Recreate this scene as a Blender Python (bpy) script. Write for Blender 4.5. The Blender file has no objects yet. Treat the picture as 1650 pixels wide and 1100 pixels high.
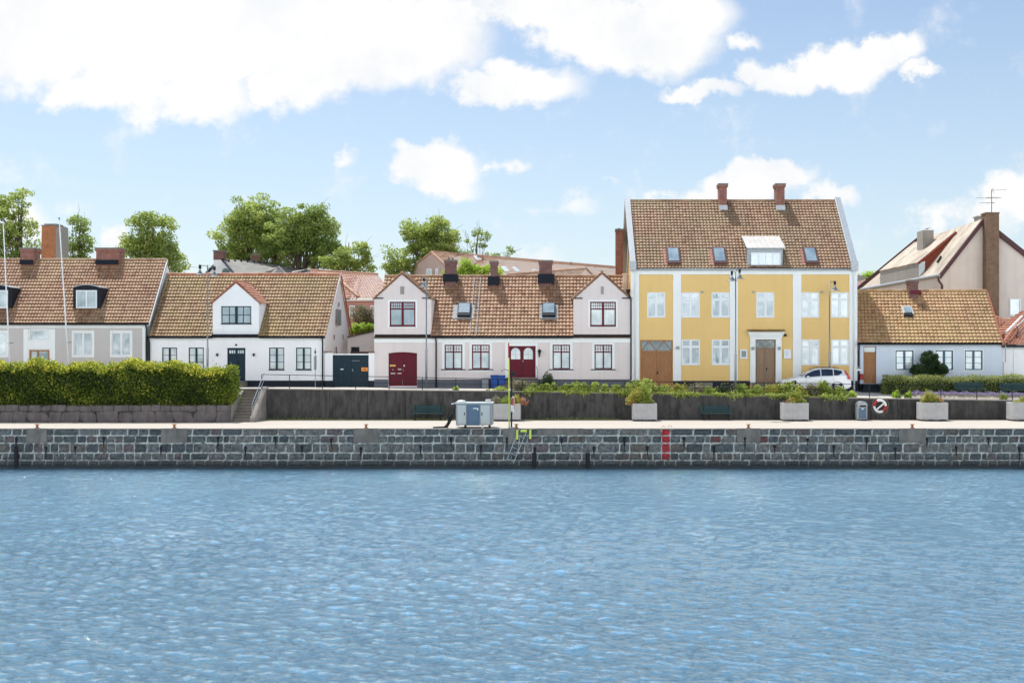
SKY_S=.14; SUN_E=5.0; SUN_D=(-.25,.40,1.0); SKY_TINT=(1.08,1.06,1.04); BACK_CLOUD_FILL=3.6; WATER_C=(.05,.19,.35); WATER_SPEC=.5; WATER_IOR=1.33; WATER_G=(.85,.98,1.0); SUNSIDE_BOOST=(1.0,1.42,1.85)
import bpy, math, random
import numpy as np
from mathutils import Vector, Matrix
random.seed(7); RNG = np.random.default_rng(7)
S = bpy.context.scene
COL = S.collection
# ---------------------------------------------------------------- layout helpers
F = 1833.0; VX = 910.0; YH = 575.0; CZ = 4.0        # focal length, vanishing point and eye height used to survey the street
D2 = 78.0    # house fronts
D1 = 72.6    # retaining wall
D0 = 63.6    # quay edge
WATER = -2.2
def X(x, Y=D2): return (x-VX)*Y/F
def Z(y, Y=D2): return CZ-(y-YH)*Y/F
def lerp_tab(tab, x):
    if x <= tab[0][0]: return tab[0][1]
    for (a, va), (b, vb) in zip(tab, tab[1:]):
        if x <= b: return va+(vb-va)*(x-a)/(b-a)
    return tab[-1][1]
def zstreet_f(Xw): return lerp_tab([(-40,1.99),(-19,1.97),(-9,1.90),(13,1.79),(21,1.66),(33,1.56)], Xw)   # street level at the fronts
def zstreet_w(Xw): return lerp_tab([(-40,2.0),(-19,1.98),(-4.4,1.84),(7.5,1.63),(18.6,1.39),(30,1.22)], Xw)  # at the retaining wall
def zst(Xw, Y):
    t = min(1, max(0, (Y-D1)/(D2-D1)))
    return zstreet_w(Xw)*(1-t)+zstreet_f(Xw)*t

ORG = {}
def tag(o, label=None, cat=None, group=None, kind=None):
    if label: o['label'] = label
    if cat: o['category'] = cat
    if group: o['group'] = group
    if kind: o['kind'] = kind
    return o
def empty(name, loc, label, cat, group=None):
    o = bpy.data.objects.new(name, None); COL.objects.link(o)
    o.location = loc; o.empty_display_size = .3
    ORG[o.name] = Vector(loc)
    return tag(o, label, cat, group)
def copy_tree(o, parent=None):
    c = o.copy(); COL.objects.link(c); c.parent = parent
    for ch in list(o.children): copy_tree(ch, c)
    return c
def link(name, me, parent=None):
    o = bpy.data.objects.new(name, me); COL.objects.link(o)
    if parent is not None:
        o.parent = parent
        org = ORG.get(parent.name, Vector((0,0,0)))
        ORG[o.name] = org
        if org.length > 0: me.transform(Matrix.Translation(-org))
    return o

class MB:
    def __init__(s): s.v=[]; s.f=[]; s.a=[]
    def add(s, vs, fs, a=0.0):
        n=len(s.v); s.v+= [tuple(v) for v in vs]; s.f+=[tuple(i+n for i in f) for f in fs]; s.a+=[a]*len(fs); return s
    def box(s,x0,x1,y0,y1,z0,z1,a=0.0):
        if x0>x1:x0,x1=x1,x0
        if y0>y1:y0,y1=y1,y0
        if z0>z1:z0,z1=z1,z0
        return s.add([(x0,y0,z0),(x1,y0,z0),(x1,y1,z0),(x0,y1,z0),(x0,y0,z1),(x1,y0,z1),(x1,y1,z1),(x0,y1,z1)],
          [(0,3,2,1),(4,5,6,7),(0,1,5,4),(1,2,6,5),(2,3,7,6),(3,0,4,7)],a)
    def quad(s,a,b,c,d,at=0.0): return s.add([a,b,c,d],[(0,1,2,3)],at)
    def prism(s, poly, vec, a=0.0):       # polygon (list of 3D points) extruded along vec
        n=len(poly); vec=Vector(vec); p=[Vector(q) for q in poly]; q=[w+vec for w in p]
        fs=[tuple(range(n))[::-1], tuple(range(n,2*n))]+[(i,(i+1)%n,n+(i+1)%n,n+i) for i in range(n)]
        return s.add(p+q, fs, a)
    def tube(s, pts, r, n=8, cap=True, a=0.0):
        pts=[Vector(p) for p in pts]; m=len(pts)
        rs=r if isinstance(r,(list,tuple)) else [r]*m
        vs=[]; up=None
        for i,p in enumerate(pts):
            t=(pts[min(i+1,m-1)]-pts[max(i-1,0)]).normalized()
            ref=Vector((0,0,1)) if abs(t.z)<.9 else Vector((1,0,0))
            if up is None: u=t.cross(ref).normalized()
            else:
                u=(up-t*up.dot(t)); u=u.normalized() if u.length>1e-6 else t.cross(ref).normalized()
            up=u; w=t.cross(u)
            for k in range(n):
                an=2*math.pi*k/n; vs.append(p+(u*math.cos(an)+w*math.sin(an))*rs[i])
        fs=[(i*n+k,i*n+(k+1)%n,(i+1)*n+(k+1)%n,(i+1)*n+k) for i in range(m-1) for k in range(n)]
        if cap: fs+= [tuple(range(n))[::-1], tuple((m-1)*n+k for k in range(n))]
        return s.add(vs,fs,a)
    def lathe(s, c, prof, n=16, axis='z', a=0.0):   # prof: list (r,h)
        vs=[];m=len(prof)
        for r,h in prof:
            for k in range(n):
                an=2*math.pi*k/n; x,y=r*math.cos(an),r*math.sin(an)
                if axis=='z': vs.append((c[0]+x,c[1]+y,c[2]+h))
                elif axis=='y': vs.append((c[0]+x,c[1]+h,c[2]+y))
                else: vs.append((c[0]+h,c[1]+x,c[2]+y))
        fs=[(i*n+k,i*n+(k+1)%n,(i+1)*n+(k+1)%n,(i+1)*n+k) for i in range(m-1) for k in range(n)]
        fs+=[tuple(range(n))[::-1], tuple((m-1)*n+k for k in range(n))]
        return s.add(vs,fs,a)
    def torus(s,c,R,r,n=28,m=10,axis='y',a0=0,a1=2*math.pi,a=0.0):
        vs=[];full=abs(a1-a0-2*math.pi)<1e-6; N=n if full else n+1
        for i in range(N):
            t=a0+(a1-a0)*i/n
            for k in range(m):
                p=2*math.pi*k/m; rr=R+r*math.cos(p); h=r*math.sin(p)
                if axis=='y': vs.append((c[0]+rr*math.cos(t),c[1]+h,c[2]+rr*math.sin(t)))
                elif axis=='x': vs.append((c[0]+h,c[1]+rr*math.cos(t),c[2]+rr*math.sin(t)))
                else: vs.append((c[0]+rr*math.cos(t),c[1]+rr*math.sin(t),c[2]+h))
        fs=[(i*m+k,((i+1)%N)*m+k,((i+1)%N)*m+(k+1)%m,i*m+(k+1)%m) for i in range(n) for k in range(m)]
        return s.add(vs,fs,a)
    def build(s,name,mat,parent=None,smooth=False,bevel=0,attr=False):
        me=bpy.data.meshes.new(name); me.from_pydata([tuple(v) for v in s.v],[],s.f); me.update()
        if attr:
            at=me.attributes.new('rnd','FLOAT','FACE'); at.data.foreach_set('value', np.array(s.a,dtype=np.float32))
        mats=mat if isinstance(mat,(list,tuple)) else [mat]
        for m_ in mats: me.materials.append(m_)
        if smooth:
            me.polygons.foreach_set('use_smooth',[True]*len(me.polygons))
            if smooth=='auto':
                me.set_sharp_from_angle(angle=math.radians(35))
        o=link(name,me,parent)
        if bevel:
            b=o.modifiers.new('bevel','BEVEL'); b.width=bevel; b.segments=2; b.limit_method='ANGLE'
        return o
def np_mesh(name, V, Fq, mat, parent=None, rnd=None, smooth=False):
    me=bpy.data.meshes.new(name); nv=len(V); nf=len(Fq); k=Fq.shape[1]
    me.vertices.add(nv); me.vertices.foreach_set('co', V.astype(np.float32).ravel())
    me.loops.add(nf*k); me.loops.foreach_set('vertex_index', Fq.astype(np.int32).ravel())
    me.polygons.add(nf); me.polygons.foreach_set('loop_start', np.arange(0,nf*k,k,dtype=np.int32))
    me.polygons.foreach_set('loop_total', np.full(nf,k,dtype=np.int32))
    me.update(calc_edges=True); me.validate()
    if rnd is not None:
        at=me.attributes.new('rnd','FLOAT','FACE'); at.data.foreach_set('value', rnd.astype(np.float32))
    me.polygons.foreach_set('use_smooth',[bool(smooth)]*len(me.polygons))
    me.materials.append(mat)
    return link(name,me,parent)

# ---------------------------------------------------------------- materials
def nm(name):
    m=bpy.data.materials.new(name); m.use_nodes=True; nt=m.node_tree
    return m, nt, nt.nodes, nt.links, nt.nodes['Principled BSDF']
def N(nt,t,**kw):
    n=nt.nodes.new(t)
    for k,v in kw.items():
        if k.startswith('i_'):
            key=k[2:]; n.inputs[int(key) if key.isdigit() else key.replace('_',' ')].default_value=v
        else: setattr(n,k,v)
    return n
def ramp(nt,fac,stops):
    r=N(nt,'ShaderNodeValToRGB'); e=r.color_ramp.elements
    while len(e)<len(stops): e.new(.5)
    for el,(p,c) in zip(e,stops):
        el.position=p; el.color=tuple(c)+(1,) if len(c)==3 else c
    nt.links.new(fac,r.inputs[0]); return r.outputs[0]
def noise(nt,vec,scale,detail=4,rough=.55,dist=0):
    n=N(nt,'ShaderNodeTexNoise'); n.inputs['Scale'].default_value=scale; n.inputs['Detail'].default_value=detail
    n.inputs['Roughness'].default_value=rough; n.inputs['Distortion'].default_value=dist
    if vec is not None: nt.links.new(vec,n.inputs['Vector'])
    return n.outputs['Fac']
def mapping(nt,vec,scale=(1,1,1),loc=(0,0,0)):
    m=N(nt,'ShaderNodeMapping'); m.inputs['Scale'].default_value=scale; m.inputs['Location'].default_value=loc
    nt.links.new(vec,m.inputs['Vector']); return m.outputs[0]
def mixc(nt,fac,a,b,mode='MIX'):
    m=N(nt,'ShaderNodeMix',data_type='RGBA',blend_type=mode)
    for inp,v in ((m.inputs[0],fac),(m.inputs[6],a),(m.inputs[7],b)):
        if hasattr(v,'links'): nt.links.new(v,inp)
        elif isinstance(v,(tuple,list)): inp.default_value=tuple(v)+(1,) if len(v)==3 else v
        else: inp.default_value=v
    return m.outputs[2]
def math_(nt,op,a,b=0.0,c=0.0,clamp=False):
    m=N(nt,'ShaderNodeMath',operation=op,use_clamp=clamp)
    for inp,v in zip(m.inputs,(a,b,c)):
        if hasattr(v,'links'): nt.links.new(v,inp)
        else: inp.default_value=v
    return m.outputs[0]
def bump(nt,h,strength,dist,bsdf):
    b=N(nt,'ShaderNodeBump'); b.inputs['Strength'].default_value=strength; b.inputs['Distance'].default_value=dist
    nt.links.new(h,b.inputs['Height']); nt.links.new(b.outputs[0],bsdf.inputs['Normal'])
def dk(c,k): return tuple(min(1,x*k) for x in c)
def plaster(name,c,grime=.25,rough=.85,scale=1.0):
    m,nt,ns,ls,b=nm(name); tc=N(nt,'ShaderNodeTexCoord').outputs['Object']
    n1=noise(nt,mapping(nt,tc,(.35,.35,.5)),scale,5,.6)
    c1=mixc(nt,ramp(nt,n1,[(.3,(0,0,0)),(.75,(1,1,1))]),dk(c,1-.35*grime),dk(c,1.05))
    n2=noise(nt,mapping(nt,tc,(3.2,3.2,.16)),scale,5,.65)
    c2=mixc(nt,math_(nt,'MULTIPLY',ramp(nt,n2,[(.5,(0,0,0)),(.78,(1,1,1))]),grime),c1,dk(c,.45))
    n3=noise(nt,tc,14,4,.6)
    c3=mixc(nt,.12,c2,mixc(nt,n3,dk(c,.6),dk(c,1.2)))
    ls.new(c3,b.inputs['Base Color']); b.inputs['Roughness'].default_value=rough
    bump(nt,noise(nt,tc,30,5,.7),.25,.01,b)
    return m
def paint(name,c,rough=.45,var=.15,metal=0.0,scale=6):
    m,nt,ns,ls,b=nm(name); tc=N(nt,'ShaderNodeTexCoord').outputs['Object']
    n1=noise(nt,tc,scale,5,.6)
    ls.new(mixc(nt,n1,dk(c,1-var),dk(c,1+var)),b.inputs['Base Color'])
    b.inputs['Roughness'].default_value=rough; b.inputs['Metallic'].default_value=metal; b.inputs['Specular IOR Level'].default_value=.5 if (metal or max(c)>.3) else .22
    bump(nt,noise(nt,tc,40,3),.1,.004,b)
    return m
def wood(name,c,c2):
    m,nt,ns,ls,b=nm(name); tc=N(nt,'ShaderNodeTexCoord').outputs['Object']
    n1=noise(nt,mapping(nt,tc,(9,9,.8)),2.2,6,.65,.6)
    n2=noise(nt,tc,1.5,3)
    c_=mixc(nt,ramp(nt,n1,[(.35,(0,0,0)),(.65,(1,1,1))]),c,c2)
    ls.new(mixc(nt,math_(nt,'MULTIPLY',n2,.5),c_,dk(c,.6)),b.inputs['Base Color']); b.inputs['Roughness'].default_value=.55
    bump(nt,n1,.3,.01,b); return m
def brick(name,c1,c2,mortar,scale=1.0):
    m,nt,ns,ls,b=nm(name); tc=N(nt,'ShaderNodeTexCoord').outputs['Object']
    sp=N(nt,'ShaderNodeSeparateXYZ'); ls.new(tc,sp.inputs[0])
    cb=N(nt,'ShaderNodeCombineXYZ'); ls.new(math_(nt,'ADD',sp.outputs[0],sp.outputs[1]),cb.inputs[0]); ls.new(sp.outputs[2],cb.inputs[1])
    br=N(nt,'ShaderNodeTexBrick'); ls.new(cb.outputs[0],br.inputs['Vector'])
    br.inputs['Scale'].default_value=1/scale; br.inputs['Brick Width'].default_value=.25; br.inputs['Row Height'].default_value=.085
    br.inputs['Mortar Size'].default_value=.011; br.inputs['Bias'].default_value=-.1
    br.inputs['Color1'].default_value=c1+(1,); br.inputs['Color2'].default_value=c2+(1,); br.inputs['Mortar'].default_value=mortar+(1,)
    n=noise(nt,tc,3,5,.6)
    ls.new(mixc(nt,math_(nt,'MULTIPLY',ramp(nt,n,[(.4,(0,0,0)),(.7,(1,1,1))]),.55),br.outputs[0],dk(c1,.45)),b.inputs['Base Color'])
    b.inputs['Roughness'].default_value=.9
    bump(nt,br.outputs['Fac'],-.5,.012,b); return m
def tiles(name,base,light,moss,mossamt,dark=(.06,.03,.025)):
    m,nt,ns,ls,b=nm(name); tc=N(nt,'ShaderNodeTexCoord').outputs['Object']
    at=N(nt,'ShaderNodeAttribute',attribute_name='rnd').outputs['Fac']
    c=mixc(nt,ramp(nt,at,[(.05,(0,0,0)),(.95,(1,1,1))]),base,light)
    old=ramp(nt,at,[(.0,(1,1,1)),(.07,(1,1,1)),(.1,(0,0,0))])
    c=mixc(nt,math_(nt,'MULTIPLY',old,.25),c,dark)
    n0=noise(nt,tc,.22,4,.6); n1=noise(nt,tc,5,5,.7)
    c=mixc(nt,ramp(nt,math_(nt,'ADD',math_(nt,'MULTIPLY',n0,.7),math_(nt,'MULTIPLY',n1,.45)),[(.62-mossamt*.3,(0,0,0)),(.82-mossamt*.3,(1,1,1))]),c,moss)
    c=mixc(nt,math_(nt,'MULTIPLY',ramp(nt,noise(nt,mapping(nt,tc,(1.1,.25,.25)),1,5,.7),[(.45,(0,0,0)),(.75,(1,1,1))]),.35),c,dark)
    ls.new(c,b.inputs['Base Color']); b.inputs['Roughness'].default_value=.62
    b.inputs['Specular IOR Level'].default_value=.35
    bump(nt,n1,.35,.02,b); return m
def glass(name,lo,hi,refl=.32):
    m,nt,ns,ls,b=nm(name); tc=N(nt,'ShaderNodeTexCoord').outputs['Object']
    oi=N(nt,'ShaderNodeObjectInfo').outputs['Random']
    ad=N(nt,'ShaderNodeVectorMath',operation='ADD'); ls.new(tc,ad.inputs[0])
    cb=N(nt,'ShaderNodeCombineXYZ'); ls.new(math_(nt,'MULTIPLY',oi,37.0),cb.inputs[0]); ls.new(math_(nt,'MULTIPLY',oi,11.0),cb.inputs[2]); ls.new(cb.outputs[0],ad.inputs[1])
    fold=noise(nt,mapping(nt,ad.outputs[0],(9,1,.35)),1.4,3,.5)
    big=noise(nt,mapping(nt,ad.outputs[0],(.9,1,.9)),1.2,2,.4)
    f=math_(nt,'ADD',math_(nt,'MULTIPLY',big,1.2),math_(nt,'MULTIPLY',fold,.35))
    c=ramp(nt,f,[(.55,lo),(.72,tuple((a+b_)/2 for a,b_ in zip(lo,hi))),(.95,hi)])
    ls.new(c,b.inputs['Base Color']); b.inputs['Roughness'].default_value=.3
    g=N(nt,'ShaderNodeBsdfGlossy'); g.inputs['Roughness'].default_value=.02; g.inputs['Color'].default_value=(.9,.97,1,1)
    bp=N(nt,'ShaderNodeBump'); bp.inputs['Strength'].default_value=.06; bp.inputs['Distance'].default_value=.1
    ls.new(noise(nt,ad.outputs[0],1.1,1),bp.inputs['Height']); ls.new(bp.outputs[0],g.inputs['Normal'])
    mx=N(nt,'ShaderNodeMixShader'); mx.inputs[0].default_value=refl
    ls.new(b.outputs[0],mx.inputs[1]); ls.new(g.outputs[0],mx.inputs[2])
    ls.new(mx.outputs[0],ns['Material Output'].inputs[0]); return m
def leafmat(name,c_dark,c_light,extra=None,trans=.52):
    m,nt,ns,ls,b=nm(name); tc=N(nt,'ShaderNodeTexCoord').outputs['Object']
    at=N(nt,'ShaderNodeAttribute',attribute_name='rnd').outputs['Fac']
    n=noise(nt,tc,.9,3,.5)
    f=math_(nt,'ADD',math_(nt,'MULTIPLY',at,.88),math_(nt,'MULTIPLY',math_(nt,'SUBTRACT',n,.3),.7),clamp=True)
    st=[(.1,c_dark),(.75,c_light)]
    if extra: st+=[(.97,extra)]
    c=ramp(nt,f,st)
    ls.new(c,b.inputs['Base Color']); b.inputs['Roughness'].default_value=.5; b.inputs['Specular IOR Level'].default_value=.3
    t=N(nt,'ShaderNodeBsdfTranslucent'); ls.new(mixc(nt,.5,c,dk(c_light,1.6)),t.inputs[0])
    mx=N(nt,'ShaderNodeMixShader'); mx.inputs[0].default_value=trans
    ls.new(b.outputs[0],mx.inputs[1]); ls.new(t.outputs[0],mx.inputs[2]); ls.new(mx.outputs[0],ns['Material Output'].inputs[0])
    return m
def concrete(name,c,stain=.5,sc=1.0,bumpy=.4,dark=.35,light=None):
    m,nt,ns,ls,b=nm(name); tc=N(nt,'ShaderNodeTexCoord').outputs['Object']
    n1=noise(nt,tc,.8*sc,6,.65); n2=noise(nt,mapping(nt,tc,(1.3,1.3,.35)),.9*sc,6,.7); n3=noise(nt,tc,12*sc,5,.7)
    col=mixc(nt,ramp(nt,n1,[(.3,(0,0,0)),(.7,(1,1,1))]),dk(c,.75),dk(c,1.2))
    col=mixc(nt,math_(nt,'MULTIPLY',ramp(nt,n2,[(.42,(0,0,0)),(.68,(1,1,1))]),stain),col,dk(c,dark))
    col=mixc(nt,math_(nt,'MULTIPLY',n3,.35),col,dk(c,.5))
    if light:
        n4=noise(nt,mapping(nt,tc,(1,1,.6)),3.4,7,.8)
        col=mixc(nt,math_(nt,'MULTIPLY',ramp(nt,n4,[(.62,(0,0,0)),(.72,(1,1,1))]),.55),col,light)
    ls.new(col,b.inputs['Base Color']); b.inputs['Roughness'].default_value=.92
    bump(nt,n3,bumpy,.02,b); return m

M={}
M['white']=plaster('white_plaster',(.87,.88,.89),.12)
M['trim']=plaster('white_trim',(.86,.88,.87),.12)
M['grey_wall']=plaster('grey_plaster',(.55,.52,.50),.12)
M['pink_wall']=plaster('pale_pink_plaster',(.76,.68,.655),.2)
M['gable_pink']=plaster('warm_white_plaster',(.82,.74,.69),.15)
M['yellow_wall']=plaster('ochre_plaster',(.80,.545,.21),.12)
M['blue_wall']=plaster('pale_blue_plaster',(.64,.71,.80),.14)
M['beige_wall']=plaster('beige_render',(.74,.64,.56),.3)
M['rose_wall']=plaster('rose_render',(.52,.26,.22),.3)
M['dusty_wall']=plaster('dusty_rose_render',(.62,.47,.39),.7)
M['plinth_black']=paint('black_plinth',(.012,.018,.03),.6,.3)
M['plinth_grey']=plaster('grey_plinth',(.12,.13,.15),.4)
M['teal']=paint('dark_teal_paint',(.012,.032,.048),.5,.2)
M['black']=paint('black_metal',(.012,.014,.018),.45,.2)
M['black_sheet']=paint('black_roof_sheet',(.010,.014,.022),.6,.3)
M['burg']=paint('burgundy_paint',(.125,.006,.018),.45,.2)
M['white_paint']=paint('white_joinery_paint',(.8,.82,.83),.4,.05)
M['blue_frame']=paint('blue_grey_joinery_paint',(.07,.13,.19),.4,.15)
M['oak']=wood('golden_oak',(.42,.19,.065),(.27,.11,.035))
M['old_oak']=wood('weathered_oak',(.34,.22,.13),(.22,.13,.07))
M['zinc']=paint('zinc_sheet',(.40,.42,.44),.4,.2,.3)
M['galv']=paint('galvanised_steel',(.27,.30,.32),.4,.15,.5)
M['sheet_pale']=plaster('weathered_pale_sheet',(.62,.58,.54),.6,.5)
M['brick_red']=brick('red_brick',(.34,.10,.055),(.20,.055,.04),(.30,.25,.22))
M['brick_dark']=brick('dark_brick',(.21,.075,.06),(.13,.05,.045),(.24,.20,.19))
M['brick_orange']=brick('orange_brick',(.47,.17,.05),(.36,.11,.04),(.32,.2,.13))
M['brick_yellow']=brick('mossy_brick',(.24,.13,.07),(.17,.09,.055),(.22,.18,.14))
M['cap']=concrete('chimney_cap_stone',(.25,.23,.2),.5)
M['tile_brown']=tiles('brown_pantiles',(.33,.165,.095),(.44,.27,.165),(.42,.30,.165),.25)
M['tile_moss']=tiles('mossy_pantiles',(.33,.185,.10),(.44,.29,.165),(.36,.265,.11),.45)
M['tile_old']=tiles('old_pantiles',(.30,.155,.09),(.41,.25,.155),(.34,.26,.15),.4)
M['tile_golden']=tiles('golden_pantiles',(.42,.225,.11),(.54,.34,.18),(.44,.31,.13),.45)
M['tile_red']=tiles('fresh_red_pantiles',(.42,.16,.09),(.52,.24,.15),(.36,.15,.09),.0,(.2,.06,.04))
M['tile_pale']=tiles('pale_salmon_pantiles',(.52,.29,.22),(.62,.39,.31),(.5,.3,.22),.0,(.4,.15,.1))
M['tile_orange']=tiles('orange_tiles',(.40,.22,.14),(.50,.30,.20),(.36,.24,.15),.1,(.25,.1,.06))
M['slate']=concrete('grey_roof_felt',(.30,.29,.27),.35)
M['fibre']=concrete('weathered_fibre_cement',(.60,.50,.40),.8,.55,.3,.35,(.75,.72,.66))
M['red_wood']=paint('red_brown_boards',(.25,.06,.035),.7,.3)
M['maroon']=paint('maroon_sheet',(.13,.01,.02),.4,.2)
M['fascia']=paint('dark_brown_fascia',(.10,.045,.045),.6,.2)
M['glass']=glass('window_glass',(.17,.24,.27),(.50,.57,.60),.17)
M['glass_pale']=glass('curtained_glass',(.42,.50,.52),(.74,.79,.78),.12)
M['glass_blue']=glass('sky_reflecting_glass',(.19,.27,.32),(.34,.43,.49),.20)
M['glass_dark']=glass('dark_glass',(.05,.08,.09),(.2,.25,.26),.12)
M['promenade']=None
M['wall_conc']=concrete('blackened_concrete',(.085,.082,.078),.95,2.2,1.0,.12,(.30,.29,.27))
M['cheek_conc']=concrete('pale_concrete',(.32,.29,.26),.5,1.5)
M['step_stone']=concrete('worn_step_stone',(.20,.175,.15),.6,1.5)
M['planter']=concrete('planter_concrete',(.50,.50,.50),.35,1.2,.25,.6)
M['bench_green']=paint('bench_green_paint',(.03,.07,.07),.5,.2)
M['rust']=paint('rusty_iron',(.30,.12,.06),.8,.5,0,12)
M['lime']=paint('lime_yellow_paint',(.52,.64,.08),.45,.1)
M['redp']=paint('signal_red_paint',(.42,.015,.02),.5,.3)
M['orange']=paint('orange_plate',(.9,.30,.03),.5,.05)
M['plate']=paint('white_plate',(.78,.8,.8),.4,.05)
M['cab_light']=paint('cabinet_light_grey',(.50,.53,.52),.5,.08)
M['cab_blue']=paint('cabinet_blue_grey',(.10,.16,.23),.5,.15)
M['cab_frame']=paint('cabinet_frame_grey',(.26,.29,.31),.5,.12)
M['rubber']=paint('black_rubber',(.012,.012,.015),.6,.2)
M['binblue']=paint('blue_bin_plastic',(.015,.07,.30),.5,.3)
M['bark']=concrete('tree_bark',(.13,.10,.075),.6,3,.7)
M['leaf_tree']=leafmat('birch_leaves',(.13,.20,.045),(.35,.42,.11),(.56,.60,.20))
M['leaf_tree2']=leafmat('lime_tree_leaves',(.11,.17,.045),(.30,.38,.10),(.5,.55,.17))
M['leaf_bright']=leafmat('fresh_leaves',(.16,.28,.03),(.42,.55,.09),(.6,.66,.15))
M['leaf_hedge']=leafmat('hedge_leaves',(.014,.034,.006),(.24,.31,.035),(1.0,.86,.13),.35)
M['leaf_dark']=leafmat('dark_shrub_leaves',(.012,.032,.012),(.04,.08,.025),None,.2)
M['leaf_box']=leafmat('clipped_hedge_leaves',(.07,.11,.025),(.28,.32,.09),(.5,.5,.2),.25)
M['leaf_grey']=leafmat('grey_green_leaves',(.12,.12,.07),(.30,.28,.18),(.5,.4,.3),.3)
M['leaf_bed']=leafmat('border_leaves',(.09,.15,.02),(.38,.46,.09),(.65,.68,.22),.3)
M['leaf_rust']=leafmat('rusty_flowers',(.25,.10,.05),(.50,.25,.15),(.6,.4,.3),.3)
M['leaf_gold']=leafmat('golden_spirea_leaves',(.16,.17,.02),(.46,.45,.09),(.65,.42,.15),.3)
M['lav']=leafmat('lavender_flowers',(.16,.14,.22),(.34,.28,.48),(.5,.45,.6),.3)
M['gap_shade']=paint('tile_gap_shade',(.03,.018,.012),.9,.3)  # near-black, stands in for shade below the tile edges
M['core']=paint('hedge_gap_shade',(.02,.03,.01),.9,.4)
M['carpaint']=paint('white_car_paint',(.80,.82,.85),.18,.02)
M['carglass']=glass('car_glass',(.01,.015,.03),(.03,.04,.06),.14)
M['tail']=paint('red_lamp_lens',(.55,.01,.015),.15,.05)
M['head']=paint('clear_lamp_lens',(.45,.5,.52),.1,.1)
M['rim']=paint('alloy_rim',(.45,.46,.48),.3,.1,.6)
M['skin_bird']=paint('gull_feathers',(.55,.56,.58),.8,.2)
M['pot']=plaster('grey_plaster_stack',(.36,.33,.29),.5)
# shading normals for car paint coat
M['carpaint'].node_tree.nodes['Principled BSDF'].inputs['Coat Weight'].default_value=.6

# ---------------------------------------------------------------- building helpers
def facade(root,name,mat,x0,x1,z0,z1,y,holes=(),depth=.14):
    xs=sorted({x0,x1,*[h[0] for h in holes],*[h[1] for h in holes]}); zs=sorted({z0,z1,*[h[2] for h in holes],*[h[3] for h in holes]})
    xs=[x for x in xs if x0<=x<=x1]; zs=[z for z in zs if z0<=z<=z1]
    mb=MB()
    for a,b in zip(xs,xs[1:]):
        for c,d in zip(zs,zs[1:]):
            mx,mz=(a+b)/2,(c+d)/2
            if any(h[0]<mx<h[1] and h[2]<mz<h[3] for h in holes): continue
            mb.quad((a,y,c),(b,y,c),(b,y,d),(a,y,d))
    for h in holes:
        a,b,c,d=h[:4]; y2=y+depth
        mb.quad((a,y,c),(a,y2,c),(a,y2,d),(a,y,d)); mb.quad((b,y,c),(b,y,d),(b,y2,d),(b,y2,c))
        mb.quad((a,y,d),(a,y2,d),(b,y2,d),(b,y,d)); mb.quad((a,y,c),(b,y,c),(b,y2,c),(a,y2,c))
        mb.quad((a,y2+.01,c),(b,y2+.01,c),(b,y2+.01,d),(a,y2+.01,d))
    return mb
def grid_bars(mb,x0,x1,z0,z1,y,cols,rows,b=.03,d=.03,fr=.055,mid=None,fd=.05):
    """window joinery: outer frame, thick centre post, glazing bars"""
    mb.box(x0,x0+fr,y-fd,y,z0,z1); mb.box(x1-fr,x1,y-fd,y,z0,z1)
    mb.box(x0+fr,x1-fr,y-fd,y,z1-fr,z1); mb.box(x0+fr,x1-fr,y-fd,y,z0,z0+fr)
    xs=[x0+fr+(x1-x0-2*fr)*i/cols for i in range(1,cols)]
    zs=[z0+fr+(z1-z0-2*fr)*i/rows for i in range(1,rows)]
    for x in xs:
        w=mid if (mid and abs(x-(x0+x1)/2)<1e-4) else b
        mb.box(x-w/2,x+w/2,y-(fd+.004 if w!=b else d),y-.001,z0+fr,z1-fr)
    for z in zs: mb.box(x0+fr,x1-fr,y-d+.004,y-.002,z-b/2,z+b/2)
    return mb
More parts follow.
